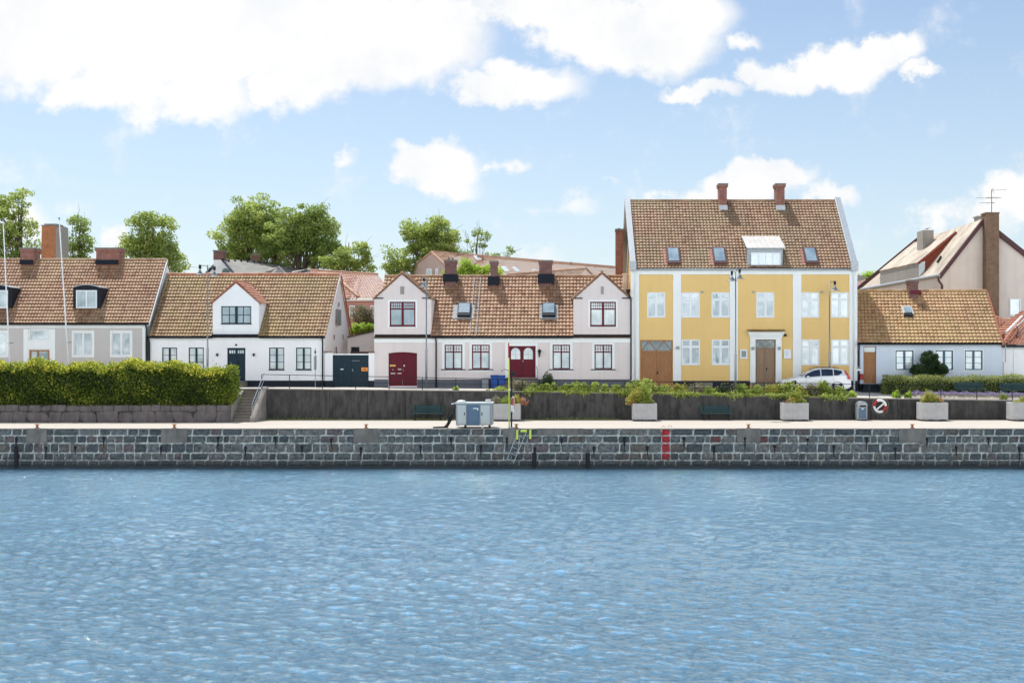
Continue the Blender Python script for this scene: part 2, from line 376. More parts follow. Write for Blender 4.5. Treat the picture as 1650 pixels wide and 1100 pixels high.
def window(root,x0,x1,y0,y1,fmat,gmat,cols=2,rows=3,mid=.12,Y=D2,rec=.07,b=.03,fr=.055,style=None,surround=None,sill=None,label=None):
    """px rectangle on the plane Y"""
    a,c=X(x0,Y),X(x1,Y); z1,z0=Z(y0,Y),Z(y1,Y); yy=Y+rec
    mb=MB()
    if style=='cross':       # casement with high transom
        tz=z1-(z1-z0)*.29
        grid_bars(mb,a,c,z0,z1,yy,2,1,fr=fr,mid=mid)
        mb.box(a+fr,c-fr,yy-.046,yy-.003,tz-.045,tz+.045)
        m=(a+c)/2
        for u,v in ((a+fr,m-mid/2),(m+mid/2,c-fr)):
            for p,q in ((z0+fr,tz-.045),(tz+.045,z1-fr)):
                s=.035; mb.box(u,u+s,yy-.03,yy-.004,p,q); mb.box(v-s,v,yy-.03,yy-.004,p,q); mb.box(u+s,v-s,yy-.03,yy-.004,p,p+s); mb.box(u+s,v-s,yy-.03,yy-.004,q-s,q)
    elif style=='grille':    # plain lower lights, small-paned top lights
        tz=z1-(z1-z0)*.30; grid_bars(mb,a,c,z0,z1,yy,2,1,fr=fr,mid=mid)
        mb.box(a+fr,c-fr,yy-.046,yy-.003,tz-.04,tz+.04); m=(a+c)/2
        for u,v in ((a+fr,m-mid/2),(m+mid/2,c-fr)):
            k=rows
            for i in range(1,k):
                xx=u+(v-u)*i/k; mb.box(xx-.014,xx+.014,yy-.03,yy-.004,tz+.04,z1-fr)
            zz=(tz+.04+z1-fr)/2; mb.box(u,v,yy-.028,yy-.005,zz-.014,zz+.014)
    else: grid_bars(mb,a,c,z0,z1,yy,cols,rows,b=b,fr=fr,mid=mid)
    o=mb.build('window',fmat,root)
    if label: o['label']=label
    MB().quad((a+.01,yy-.008,z0+.01),(c-.01,yy-.008,z0+.01),(c-.01,yy-.008,z1-.01),(a+.01,yy-.008,z1-.01)).build('pane',gmat,o)
    if surround:
        sm,w,proud=surround; s=MB(); y2=Y-proud
        s.box(a-w,a,y2,Y+rec,z0-w,z1+w); s.box(c,c+w,y2,Y+rec,z0-w,z1+w); s.box(a,c,y2,Y+rec,z1,z1+w); s.box(a,c,y2,Y+rec,z0-w,z0)
        s.build('surround',sm,o,bevel=.006)
    if sill:
        sm,w,h,proud=sill; MB().box(a-w,c+w,Y-proud,Y+.02,z0-h-.002,z0-.004).build('sill',sm,o,bevel=.006)
    return o
def hole(x0,x1,y0,y1,Y=D2): return (X(x0,Y),X(x1,Y),Z(y1,Y),Z(y0,Y))

def tile_plane(name,mat,parent,el,er,rl,rr,tw=.215,rl_len=.33,amp=.055,lip=.075,sub=6,clip=None):
    """pantiled roof: eave left/right, ridge left/right"""
    el,er,rl,rr=[np.array(p,float) for p in (el,er,rl,rr)]
    W=max(np.linalg.norm(er-el),np.linalg.norm(rr-rl)); H=np.linalg.norm((rl+rr)/2-(el+er)/2)
    nc=max(2,round(W/tw)); nr=max(2,round(H/rl_len))
    n=np.cross(er-el if np.linalg.norm(er-el)>.01 else rr-rl,(rl+rr)/2-(el+er)/2); n/=np.linalg.norm(n)
    if n[2]<0: n=-n
    s=np.linspace(0,1,nc*sub+1); ph=(np.arange(nc*sub+1)%sub)/sub
    # S-profile: broad roll and narrow valley
    prof=amp*(np.abs(np.sin(np.pi*(ph-.0)))**.6)-amp*.3
    V=[];Fq=[];R=[]; base=0; ncs=len(s)
    tr=RNG.random((nr,nc))
    for r in range(nr):
        t0=r/nr-(.10/nr if r>0 else 0); t1=(r+1.12)/nr if r<nr-1 else 1
        jit=np.repeat(RNG.normal(0,.004,nc),sub); jit=np.append(jit,jit[-1])
        for (t,h,pf) in ((t0+.01/nr,lip-.022,1),(t0,lip,1),(t1,-.005,1)):
            P=(el[None]*(1-s[:,None])+er[None]*s[:,None])*(1-t)+(rl[None]*(1-s[:,None])+rr[None]*s[:,None])*t
            P=P+n[None]*(h+prof*pf+jit)[:,None]
            V.append(P)
        i=np.arange(ncs-1)
        for k in range(2):
            a=base+k*ncs+i; b_=base+(k+1)*ncs+i
            Fq.append(np.stack([a,a+1,b_+1,b_],1)); R.append(np.repeat(tr[r],sub)*(1 if k else .0))
        base+=3*ncs
    V=np.concatenate(V);Fq=np.concatenate(Fq);R=np.concatenate(R)
    if clip is not None:
        cen=V[Fq].mean(1); keep=clip(cen); Fq=Fq[keep]; R=R[keep]
    return np_mesh(name,V,Fq,mat,parent,R)
def ridge_tiles(mb,a,b,r=.13,seg=.36):
    a,b=Vector(a),Vector(b); L=(b-a).length; k=max(1,int(L/seg)); d=(b-a)/k
    for i in range(k):
        p=a+d*i; mb.tube([p,p+d*1.02],[r,r*.88],8,True,random.random())
    return mb
def roof_y(y,ze,Ye,sl): return (CZ-ze+Ye*sl)/(sl+(y-YH)/F)
class Roof:
    def __init__(s,ze,Ye,zr,Yr): s.ze=ze;s.Ye=Ye;s.zr=zr;s.Yr=Yr;s.sl=(zr-ze)/(Yr-Ye); n=Vector((0,-s.sl,1)); s.n=n.normalized()
    def hit(s,x,y):
        Y=roof_y(y,s.ze,s.Ye,s.sl); return Vector((X(x,Y),Y,Z(y,Y)))
    def at(s,z): return s.Ye+(z-s.ze)/s.sl
    def slab(s,mb,x0,x1,y0,y1,h0,h1):       # px rectangle lying on the slope
        c=s.hit((x0+x1)/2,(y0+y1)/2); hw=(s.hit(x1,y1).x-s.hit(x0,y1).x)/2
        a=s.hit((x0+x1)/2,y1); b=s.hit((x0+x1)/2,y0)
        cx=c.x
        pts=[Vector((cx-hw,a.y,a.z)),Vector((cx+hw,a.y,a.z)),Vector((cx+hw,b.y,b.z)),Vector((cx-hw,b.y,b.z))]
        return mb.prism([p+s.n*h0 for p in pts], s.n*(h1-h0))
def chimney(parent,R,x0,x1,ytop,Yc,dep,mat,capm=None,ybase=None,flash=None,flash_px=None,cap=.06,label=None,pots=0):
    a,c=X(x0,Yc),X(x1,Yc); zt=Z(ytop,Yc); zb=R.zr-2.0
    mb=MB().box(a,c,Yc,Yc+dep,zb,zt-.12)
    mb.box(a-cap,c+cap,Yc-cap,Yc+dep+cap,zt-.26,zt-.10)
    o=mb.build('chimney',mat,parent)
    if label: o['label']=label
    t=MB().box(a-cap-.02,c+cap+.02,Yc-cap-.02,Yc+dep+cap+.02,zt-.10,zt)
    for k in range(pots):
        px=a+(c-a)*(k+1)/(pots+1); t.tube([(px,Yc+dep/2,zt),(px,Yc+dep/2,zt+.2)],.09,10)
    t.build('chimney_cap',capm or M['cap'],parent)
    if flash:
        fx0,fx1,fy0,fy1=flash_px; p0=X(fx0,Yc); p1=X(fx1,Yc)
        MB().prism([(p0,Yc-.16,Z(fy1,Yc)),(p1,Yc-.16,Z(fy1,Yc)),(p1,Yc-.05,Z(fy0,Yc)),(p0,Yc-.05,Z(fy0,Yc))],(0,dep+.2,0)).build('flashing',flash,parent)
    return o
def gutter(root,x0,x1,ze,Ye,mat,name='gutter'):
    return MB().tube([(x0,Ye-.05,ze-.05),(x1,Ye-.05,ze-.05)],.055,8).build(name,mat,root,smooth=True)
def downpipe(root,x,y0,y1,mat,Y=D2,r=.05,swan=True):
    xx=X(x,Y); pts=[]
    if swan: pts=[(xx-.02,Y-.3,Z(y0,Y)+.08),(xx,Y-.26,Z(y0,Y)-.03),(xx+.03,Y-.12,Z(y0,Y)-.28),(xx+.03,Y-.09,Z(y0,Y)-.4)]
    else: pts=[(xx+.03,Y-.09,Z(y0,Y))]
    pts+=[(xx+.03,Y-.09,Z(y1,Y))]
    return MB().tube(pts,r,8).build('downpipe',mat,root,smooth=True)
def gable_house(root,fx0,fx1,ybase_z,yeave,yridge,Yr,rx0,rx1,wallm,gablem,tilem,holes,Ye=D2-.25,clip=None,Yb=None,tw=.215,rll=.33,plinth=None,eave_x=None,ridge_mat=None):
    """shell of a house: px numbers, returns its roof description"""
    R=Roof(Z(yeave,Ye),Ye,Z(yridge,Yr),Yr)
    Yb=Yb or 2*Yr-D2
    a,c=X(fx0),X(fx1); ze=R.ze+R.sl*.25-.12
    mb=facade(root,'wall',wallm,a,c,ybase_z,ze,D2,holes)
    mb.build('wall',wallm,root)
    g=MB(); ra,rc=X(rx0,Yr),X(rx1,Yr)
    for (u,ru,sg) in ((a,ra,1),(c,rc,-1)):
        g.add([(u,D2,ybase_z-.3),(u,D2,ze),(ru+sg*.02,Yr,R.zr-.12),(ru+sg*.04,Yb,ze),(ru+sg*.04,Yb,ybase_z-.3)],[(0,1,2,3,4)])
    g.quad((ra,Yb,ybase_z-.3),(rc,Yb,ybase_z-.3),(rc,Yb,ze),(ra,Yb,ze))
    g.build('gable_wall',gablem,root)
    e0,e1=eave_x or (fx0,fx1); EL=(X(e0,Ye),Ye,R.ze); ER=(X(e1,Ye),Ye,R.ze); RL=(ra,Yr,R.zr); RR=(rc,Yr,R.zr)
    roof=tile_plane('roof',tilem,root,EL,ER,RL,RR,tw,rll,clip=clip)
    b=MB().quad((ra,Yr,R.zr-.01),(rc,Yr,R.zr-.01),(rc,Yb+.25,ze-.05),(ra,Yb+.25,ze-.05),.5)
    b.build('rear_slope',tilem,root,attr=True)
    MB().quad((EL[0]+.02,Ye+.03,R.ze-.06),(ER[0]-.02,Ye+.03,R.ze-.06),(rc-.02,Yr,R.zr-.08),(ra+.02,Yr,R.zr-.08)).build('gap_shade_sheet',M['gap_shade'],roof)  # dark sheet below the tiles, its colour deepens the shade in the gaps
    rm=MB(); ridge_tiles(rm,(ra,Yr,R.zr+.03),(rc,Yr,R.zr+.03)); rm.build('ridge_tiles',ridge_mat or tilem,roof,attr=True)
    return R,roof
# ================================================================ HOUSES
def base_loc(x,Y=D2): 
    xx=X(x,Y); return (xx,Y,zstreet_f(xx))
ZB=1.2   # facades run down below street level
def gabled_dormer(root,R,name,fx0,fx1,ybase,ysh,yapex,apex_x,Yf,wallm,tilem,holes,rev=True,cheeks=True,over=.12,drop=.1,flush_base=None):
    """wall gable / gabled dormer whose front stands at Yf"""
    a,c=X(fx0,Yf),X(fx1,Yf); zb=flush_base if flush_base is not None else Z(ybase,Yf); zs=Z(ysh,Yf); za=Z(yapex,Yf); ax=X(apex_x,Yf)
    mb=facade(root,'dormer',wallm,a,c,zb,zs,Yf,holes)
    mb.add([(a,Yf,zs),(c,Yf,zs),(ax,Yf,za-.03)],[(0,1,2)])
    for u in (a,c):
        mb.add([(u,Yf,zb),(u,Yf,zs),(u,R.at(zs)+.3,zs),(u,max(Yf,R.at(zb))+.3,zb)],[(0,1,2,3)])
    o=mb.build(name,wallm,root)
    yr=min(R.at(za),R.Yr)+.02; ys=R.at(zs-drop)
    sl=(za-zs)/(ax-a)
    for s,u in ((-1,a),(1,c)):
        e=u+s*over; ez=zs-over*(za-zs)/abs(ax-u)
        EL=(e,Yf-.06,ez); ER=(e,R.at(ez)+.03,ez); RL=(ax,Yf-.06,za+.02); RR=(ax,yr,za+.02)
        if s<0: EL,ER,RL,RR=ER,EL,RR,RL
        tile_plane('dormer_roof',tilem,root,EL,ER,RL,RR,.215,.3)
        # closed verge below the tiles
        MB().prism([(e,Yf-.05,ez-.03),(ax,Yf-.05,za-.02),(ax,Yf-.05,za-.10),(e,Yf-.05,ez-.11)],(0,.12,0)).build('verge',M['tile_brown'] if tilem is None else tilem,root)
    rm=MB(); ridge_tiles(rm,(ax,Yf-.05,za+.05),(ax,yr,za+.05),.11); rm.build('ridge_tiles',tilem,root,attr=True)
    return o

# ---------------------------------------------------------------- grey house at the left edge
def build_grey():
    root=empty('terraced_house',base_loc(120),'light grey house with white framed windows and two black arched dormers, leftmost behind the hedge','house')
    wins=[(-21.,10.5),(119.,149.),(180.5,210.5)]
    W=[hole(a,b,535.5,572.5) for a,b in wins]; D=hole(47.6,79,564,621)
    T=hole(49.5,79.6,531.5,547)
    R,roof=gable_house(root,-260,234,ZB,521,419.5,82.2,-215,268.5,M['grey_wall'],M['trim'],M['tile_brown'],W+[D,T],eave_x=(-262,239.5))
    for a,b in wins:
        window(root,a,b,535.5,572.5,M['white_paint'],M['glass'],2,1,.14,surround=(M['trim'],.13,.03),fr=.07)
    window(root,49.5,79.6,531.5,547,M['white_paint'],M['glass'],1,1,None,surround=(M['trim'],.08,.05),fr=.07)
    # white bay around the door, frieze and corner strip
    t=MB(); y=D2-.025
    x0,x1=X(38),X(89)
    for a,b,c,d in ((38,46.5,621,530),(80.6,89,621,530),(46.5,80.6,562.5,549),):
        t.box(X(a),X(b),y,D2+.02,Z(c),Z(d))
    t.box(X(-260),X(234),D2-.06,D2+.02,Z(528.4),Z(522.5)); t.box(X(229.5),X(234.3),D2-.03,D2+.02,ZB,Z(528.4))
    t.build('trim',M['trim'],root)
    d=MB(); a,b,c,e=D; yy=D2+.06
    grid_bars(d,a,b,c,e,yy,1,1,fr=.09); d.box(a+.5,a+.62,yy-.05,yy,c,e-.09); d.box(a+.62,b-.09,yy-.04,yy,c,c+1.0); d.box(a+.09,a+.5,yy-.035,yy,c,c+.95)
    o=d.build('door',M['oak'],root); MB().quad((a,yy-.01,c+.9),(b,yy-.01,c+.9),(b,yy-.01,e),(a,yy-.01,e)).build('pane',M['glass_dark'],o)
    gutter(root,X(-262,77.7),X(238,77.7),R.ze,R.Ye,M['black'])
    downpipe(root,236.5,522,621,M['black'])
    # white barge board along the right verge
    MB().prism([(X(239.8,77.7),77.7,R.ze-.16),(X(239.8,77.7),77.7,R.ze+.05),(X(268.8,82.2),82.2,R.zr+.06),(X(268.8,82.2),82.2,R.zr-.16)],(.08,0,0)).build('barge_board',M['zinc'],root)
    for cx,w,yt,po in ((43.7,21.5,399,0),(173.4,37,399,0)):
        chimney(root,R,cx-w/2,cx+w/2,yt,81.7,1.0,M['brick_red'],flash=M['black_sheet'],flash_px=(cx-w/2-.5,cx+w/2-1,418.5,426),cap=.06)
    # arched dormers
    for x0 in (-24.5,119.):
        x1=x0+42.5; Yd=roof_y(499,R.ze,R.Ye,R.sl)-.02
        a,c=X(x0,Yd),X(x1,Yd); zb=Z(499.5,Yd); zs=Z(463.5,Yd); zt=Z(459.3,Yd)
        m=MB(); n=10; arc=[(a-.05+(c-a+.1)*i/n, zs+(zt-zs)*math.sin(math.pi*i/n)) for i in range(n+1)]
        front=[(a-.05,Yd,zb)]+[(c+.05,Yd,zb)]+[(x,Yd,z) for x,z in arc[::-1]]
        m.prism(front,(0,R.at(zs)-Yd+.2,0))
        h=m.build('dormer',M['black_sheet'],root)
        r=MB()
        for (u,v),(p,q) in zip(arc,arc[1:]):
            r.prism([(u,Yd-.14,v),(p,Yd-.14,q),(p,Yd-.14,q+.05),(u,Yd-.14,v+.05)],(0,R.at(zt)-Yd+.3,0))
        r.build('dormer_lid',M['zinc'],h)
        window(root,x0+4,x0+37.5,467.6,496.5,M['white_paint'],M['glass'],2,1,.10,Y=Yd-.05,rec=0,fr=.08)
    return root
build_grey()

# ---------------------------------------------------------------- white house
def build_white():
    root=empty('cottage',base_loc(380),'white house with dark teal double door and a white gabled dormer over it','house')
    wins=[(261.3,285.3),(304,328.4),(433.6,458),(477,501.6)]
    W=[hole(a,b,559.8,595.4) for a,b in wins]; D=hole(366.2,395.4,560.3,614)
    ct=lambda cen: ~((cen[:,0]>X(343,78))&(cen[:,0]<X(417,78))&(cen[:,2]<7.7)&(cen[:,1]<79.9))
    R,roof=gable_house(root,241,523,ZB,542.3,443,82.2,269.5,547.3,M['white'],M['gable_pink'],M['tile_moss'],W+[D],eave_x=(239.5,524.6),clip=ct,ridge_mat=M['tile_red'])
    for a,b in wins:
        window(root,a,b,559.8,595.4,M['teal'],M['glass_pale'],2,3,.13,fr=.06,sill=(M['teal'],.04,.05,.06))
    t=MB(); t.box(X(241),X(523),D2-.05,D2+.02,Z(547.5),Z(543.2)); t.build('cornice',M['trim'],root)
    p=MB(); p.box(X(241),X(366),D2-.02,D2+.02,ZB,Z(612.8)); p.box(X(395.6),X(523.3),D2-.02,D2+.02,ZB,Z(612.8)); p.build('plinth',M['plinth_black'],root)
    a,b,c,e=D; yy=D2+.08; d=MB(); m=(a+b)/2
    grid_bars(d,a,b,c,e,yy,1,1,fr=.07,fd=.06); d.box(a+.07,b-.07,yy-.02,yy,c,e-.07); d.box(m-.04,m+.04,yy-.05,yy-.02,c,e-.07)
    for s,u,v in ((0,a+.1,m-.05),(1,m+.05,b-.1)):
        for z0,z1 in ((c+.12,c+.75),(c+.85,c+1.1),(c+1.2,c+1.75)):
            d.box(u,v,yy-.035,yy-.018,z0,z0+.03); d.box(u,v,yy-.035,yy-.018,z1-.03,z1); d.box(u,u+.04,yy-.033,yy-.019,z0,z1); d.box(v-.04,v,yy-.033,yy-.019,z0,z1)
    o=d.build('door',M['teal'],root)
    for u,v in ((a+.13,m-.09),(m+.09,b-.13)):
        l=MB()
        for i in range(3):
            w=(v-u-.1)/3; q=u+i*(w+.05); l.box(q,q+w,yy-.03,yy-.015,e-.38,e-.16)
        l.build('door_light',M['glass_pale'],o)
    MB().box(a+.12,m-.12,yy-.05,yy-.03,c+.86+.02,c+.98).build('letter_slot',M['plate'],o)
    MB().tube([(m+.09,yy-.08,c+1.28),(m+.2,yy-.08,c+1.28)],.012,6).box(m+.07,m+.11,yy-.06,yy-.02,c+1.15,c+1.4).build('handle',M['black'],o)
    MB().box(X(362),X(399),D2-.42,D2+.02,ZB,Z(614.2)).box(X(360),X(401),D2-.8,D2-.421,ZB,Z(618.6)).build('doorstep',M['step_stone'],root,bevel=.015)
    for x in (350.4,409.4):
        MB().box(X(x)-.06,X(x)+.06,D2-.14,D2,Z(573.2),Z(569.3)).tube([(X(x),D2-.07,Z(573.2)),(X(x),D2-.07,Z(574.2))],.04,8).build('wall_lamp',M['black'],root,bevel=.01)
    MB().lathe((X(380.4),D2-.03,Z(555.6)),[(.0,0),(.07,0),(.075,.03)],14,'y').build('number_plaque',M['black'],root)
    # wall gable
    dh=hole(356.6,404.8,493.2,521.4,77.95)
    gabled_dormer(root,R,'gabled_dormer',342.7,417.3,540,486,453.8,380.4,77.95,M['white'],M['tile_red'],[dh])
    window(root,356.6,404.8,493.2,521.4,M['teal'],M['glass_blue'],4,2,.17,Y=77.95,rec=.06,fr=.06,b=.045,sill=(M['teal'],.04,.05,.05))
    MB().box(X(342.5),X(417.5),77.78,77.94,Z(541.6,77.9),Z(538.4,77.9)).build('flashing',M['black_sheet'],root)
    for u,v in ((239.5,342.5),(417.5,524)): gutter(root,X(u,77.7),X(v,77.7),R.ze,R.Ye,M['black'])
    downpipe(root,240.8,543,621,M['black']); downpipe(root,519.6,542,622,M['black'])
    # gable end: small window and slits; verge board
    gx=X(523)+.0
    def gpt(px,py):   # point on right gable plane seen at px
        # gable plane runs from (X(523),78) to (X(547.3,82.2),82.2)
        ax,ay=X(523),78.; bx,by=X(547.3,82.2),82.2; dx,dy=bx-ax,by-ay; k=(px-VX)/F
        t=(k*ay-ax)/(dx-k*dy); yy=ay+dy*t; return Vector((ax+dx*t,yy,Z(py,yy)))
    def gbox(mb,p0,p1,q0,q1,out):
        A,B=gpt(p0,q0),gpt(p1,q0); C,Dd=gpt(p1,q1),gpt(p0,q1); C.z=gpt((p0+p1)/2,q1).z; Dd.z=C.z; B.z=A.z
        mb.prism([A,B,C,Dd],(out,0,0))
    fr=MB(); gbox(fr,542,548.8,498,524,.05); f=fr.build('gable_window',M['cheek_conc'],root)
    pn=MB(); gbox(pn,543,545.2,500,522.5,.065); gbox(pn,545.8,547.8,500,522.5,.065); pn.build('pane',M['glass_dark'],f)
    for q4 in ((538.2,538.8,539,547),(552.2,552.8,539,547),(545.6,546.3,487,494),(541.2,542.2,558,570)):
        sl=MB(); gbox(sl,*q4,.03); sl.build('wall_anchor',M['fascia'],root)
    v=MB(); s_=.10
    v.prism([(X(524,78),77.75,R.ze-.15),(X(524,78),77.75,R.ze),(X(547.4,82.2),82.2,R.zr+.02),(X(547.4,82.2),82.2,R.zr-.16)],(.07,0,0))
    v.build('verge_board',M['gable_pink'],root)
    Yb=2*82.2-78
    MB().prism([(X(547.4,82.2)+.05,82.2,R.zr-.1),(X(547.4,82.2)+.05,82.2,R.zr+.02),(X(547.4,82.2)+.1,Yb+.1,R.ze+.05),(X(547.4,82.2)+.1,Yb+.1,R.ze-.1)],(.10,0,0)).build('rear_verge',M['tile_red'],root)
    return root
build_white()

# ---------------------------------------------------------------- pink house with two gables
def build_pink():
    root=empty('twin_gabled_house',base_loc(800),'pale pink house with two front gables and burgundy doors and windows','house')
    low=[(716.4,745),(760.4,789),(890.4,918.6),(958.,986.4)]
    up=[(628,669.4),(951,992.4)]
    G=hole(626,672,569,621.5); D=hole(819,863,557.4,608)
    W=[hole(a,b,555.2,594.4) for a,b in low]; U=[hole(a,b,486,525.2) for a,b in up]
    def ct(cen):
        x=cen[:,0]; z=cen[:,2]; y=cen[:,1]
        inL=(x>X(603,78)-.3)&(x<X(695,78)); inR=(x>X(924,78))&(x<X(1016,78)+.4)
        axL,axR=X(647.6),X(970)
        sL=8.04+(9.76-8.04)*(1-np.abs(x-axL)/(axL-X(603))); sR=8.04+(9.76-8.04)*(1-np.abs(x-axR)/(axR-X(924)))
        return ~((inL&(z<sL-.05))|(inR&(z<sR-.05)))
    R,roof=gable_house(root,603,1016,ZB,542,446,82.0,620,1011,M['pink_wall'],M['pink_wall'],M['tile_brown'],W+[G,D],eave_x=(603,1016),clip=ct,tw=.245,rll=.36)
    for k,(a,b) in enumerate(low):
        window(root,a,b,555.2,594.4,M['burg'],M['glass_pale'],2,3,.09,style='grille',fr=.075,surround=(M['trim'],.17,.02),sill=(M['black'],.22,.07,.10))
    gabled_dormer(root,R,'front_gable',603,695,542.5,480,439.8,647.6,D2-.02,M['pink_wall'],M['tile_brown'],[hole(628,669.4,486,525.2,D2-.02)],over=.1)
    gabled_dormer(root,R,'front_gable',924,1016,542.5,480,439.2,970,D2-.02,M['pink_wall'],M['tile_brown'],[hole(951,992.4,486,525.2,D2-.02)],over=.1)
    for a,b in up:
        window(root,a,b,486,525.2,M['burg'],M['glass_blue' if a<700 else 'glass_pale'],2,5,.15,Y=D2-.02,style='grille',fr=.085,surround=(M['trim'],.13,.02),sill=(M['burg'],.02,.05,.05))
    # slits in the gable tops
    for a,b in ((645,651.2),(968.2,972.8)): MB().box(X(a),X(b),D2-.05,D2+.0,Z(474),Z(461.5)).build('gable_slit',M['pot'],root)
    for a,b in ((604,618),(680.5,694.5),(925,938.5),(1002.5,1015.8)): MB().box(X(a),X(b),D2-.12,D2-.0,Z(481.2),Z(479.6)).build('kneeler_ledge',M['black'],root)
    # ledge and frieze
    MB().box(X(603),X(697),D2-.16,D2+.0,Z(545.2),Z(542.2)).build('ledge',M['cap'],root); MB().box(X(922),X(1016),D2-.16,D2,Z(544),Z(542.0)).build('ledge',M['cap'],root)
    t=MB(); t.box(X(603),X(1015.8),D2-.06,D2+.02,Z(552.),Z(545.6))
    for a,b in ((814,818.6),(863.4,866.6)): t.box(X(a),X(b),D2-.03,D2+.02,Z(609),Z(552.2))
    t.box(X(818.6),X(863.4),D2-.028,D2+.02,Z(557.),Z(552.2))
    t.build('frieze',M['trim'],root)
    p=MB(); 
    for a,b in ((603,625.6),(672.4,818),(864,1016)): p.box(X(a),X(b),D2-.03,D2+.02,ZB-.2,Z(611))
    p.build('plinth',M['plinth_grey'],root)
    gutter(root,X(697,77.7),X(923,77.7),R.ze,R.Ye,M['black'])
    downpipe(root,702.3,543,624,M['black'])
    MB().tube([(X(1013),77.8,Z(474)),(X(1016),77.85,Z(480)),(X(1016.6),77.9,Z(486)),(X(1016.6),77.9,Z(612))],.05,8).lathe((X(1012),77.8,Z(474)),[(.05,0),(.14,.2),(.16,.32)],10).build('downpipe',M['black'],root,smooth=True)
    # arched garage doors
    a,b,c,e=G; yy=D2+.09; m=(a+b)/2; d=MB(); n=14; zt=Z(567)
    arc=[(a+(b-a)*i/n, e+(zt-e)*math.sin(math.pi*i/n)) for i in range(n+1)]
    MBf=MB(); MBf.add([(a,D2-.004,Z(563)),(b,D2-.004,Z(563))]+[(x,D2-.004,z) for x,z in arc[::-1]],[tuple(range(n+3))]); 
    d.prism([(a,yy,c),(b,yy,c)]+[(x,yy,z) for x,z in arc[::-1]],(0,.05,0))
    # the arch head cut out of the wall is closed by the door leaf proud of the facade
    d.prism([(a,D2-.012,e-.02),(b,D2-.012,e-.02)]+[(x,D2-.012,z) for x,z in arc[::-1]],(0,.1,0))
    for i in range(1,16):
        x=a+(b-a)*i/16; d.box(x-.006,x+.006,yy-.008,yy,c,e)
    d.box(m-.025,m+.025,yy-.03,yy,c,e); d.box(m-.025,m+.025,D2-.035,D2,e-.02,zt-.01); d.box(a,b,yy-.02,yy,c+1.0,c+1.04)
    o=d.build('garage_door',M['burg'],root)
    q=MB(); q.box(X(628),X(637.2),yy-.03,yy-.01,Z(590.2),Z(587.4)); q.build('yellow_plate',paint('yellow_plate',(.65,.42,.1),.5,.05),o)
    q=MB(); q.box(X(650.3),X(651.8),yy-.06,yy,Z(590.5),Z(587.5))
    for i,(u,v) in enumerate(((640.5,646.5),(641.5,646),(640.7,646.8))): q.box(X(u),X(v),yy-.014,yy,Z(594.4+i*1.7),Z(593.8+i*1.7))
    q.box(X(629.5),X(637),yy-.02,yy,Z(602),Z(600.9)); q.box(X(640.5),X(646.8),yy-.02,yy,Z(602),Z(600.9)); q.box(X(632),X(633.5),yy-.02,yy,Z(596),Z(595.2))
    q.build('door_lettering',M['plate'],o)
    MB().tube([(m+.03,yy-.07,Z(598)),(m+.03,yy-.07,Z(594.5))],.02,6).tube([(m-.02,yy-.06,Z(620)),(m-.02,yy-.06,Z(612))],.015,6).build('handle',M['galv'],o)
    # double front door with arched lights
    a,b,c,e=D; m=(a+b)/2; yy=D2+.08; d=MB(); grid_bars(d,a,b,c,e,yy,1,1,fr=.10,fd=.07); d.box(a+.1,b-.1,yy-.02,yy+.01,c,e-.1); d.box(m-.035,m+.035,yy-.06,yy-.02,c,e-.1)
    for u,v in ((a+.14,m-.07),(m+.07,b-.14)):
        for z0,z1 in ((c+.1,c+.55),(c+.68,c+1.08)):
            d.box(u,v,yy-.04,yy-.018,z0,z0+.035); d.box(u,v,yy-.04,yy-.018,z1-.035,z1); d.box(u,u+.035,yy-.038,yy-.019,z0,z1); d.box(v-.035,v,yy-.038,yy-.019,z0,z1)
        d.lathe(((u+v)/2,yy-.018,c+.88),[(.10,-.02),(.13,-.01),(.13,.0)],14,'y')
    o=d.build('front_door',M['burg'],root); g=MB()
    for u,v in ((a+.19,m-.12),(m+.12,b-.19)):
        r=(v-u)/2; zc=Z(567.8); pts=[(u,yy-.03,Z(578.6)),(v,yy-.03,Z(578.6))]+[((u+v)/2+r*math.cos(t*math.pi/10),yy-.03,zc+.32*math.sin(t*math.pi/10)) for t in range(11)]
        g.prism(pts,(0,.02,0))
    g.build('arched_lights',M['glass_pale'],o)
    gb=MB()
    for u,v in ((a+.19,m-.12),(m+.12,b-.19)): gb.box((u+v)/2-.01,(u+v)/2+.01,yy-.038,yy-.03,Z(578),Z(563)); gb.box(u,v,yy-.037,yy-.031,Z(571),Z(570.6))
    gb.build('glazing_bars',M['galv'],o)
    MB().box(m+.05,m+.1,yy-.05,yy-.02,Z(583),Z(580)).build('handle',M['galv'],o)
    MB().box(X(816),X(866),D2-.5,D2+.02,ZB-.2,Z(608.2)).box(X(814),X(868),D2-.95,D2-.501,ZB-.2,Z(613)).box(X(812),X(870),D2-1.35,D2-.951,ZB-.2,Z(618)).build('doorstep',M['step_stone'],root,bevel=.015)
    MB().tube([(X(864.3),D2-.2,Z(590)),(X(865.6),D2-.25,Z(594)),(X(866),D2-.3,Z(611))],.02,6).build('handrail',M['black'],root)
    L=MB(); lx=X(869.4); L.lathe((lx,D2-.2,Z(572)),[(.03,-.12),(.05,0),(.11,.28),(.13,.30),(.02,.42)],6); L.tube([(lx,D2-.2,Z(573.5)),(lx,D2-.1,Z(575)),(lx,D2,Z(572))],.02,6); L.build('wall_lantern',M['black'],root)
    MB().box(X(777.4),X(788),D2-.38,D2-.05,ZB,Z(609)).build('meter_cabinet',M['cab_frame'],root,bevel=.02)
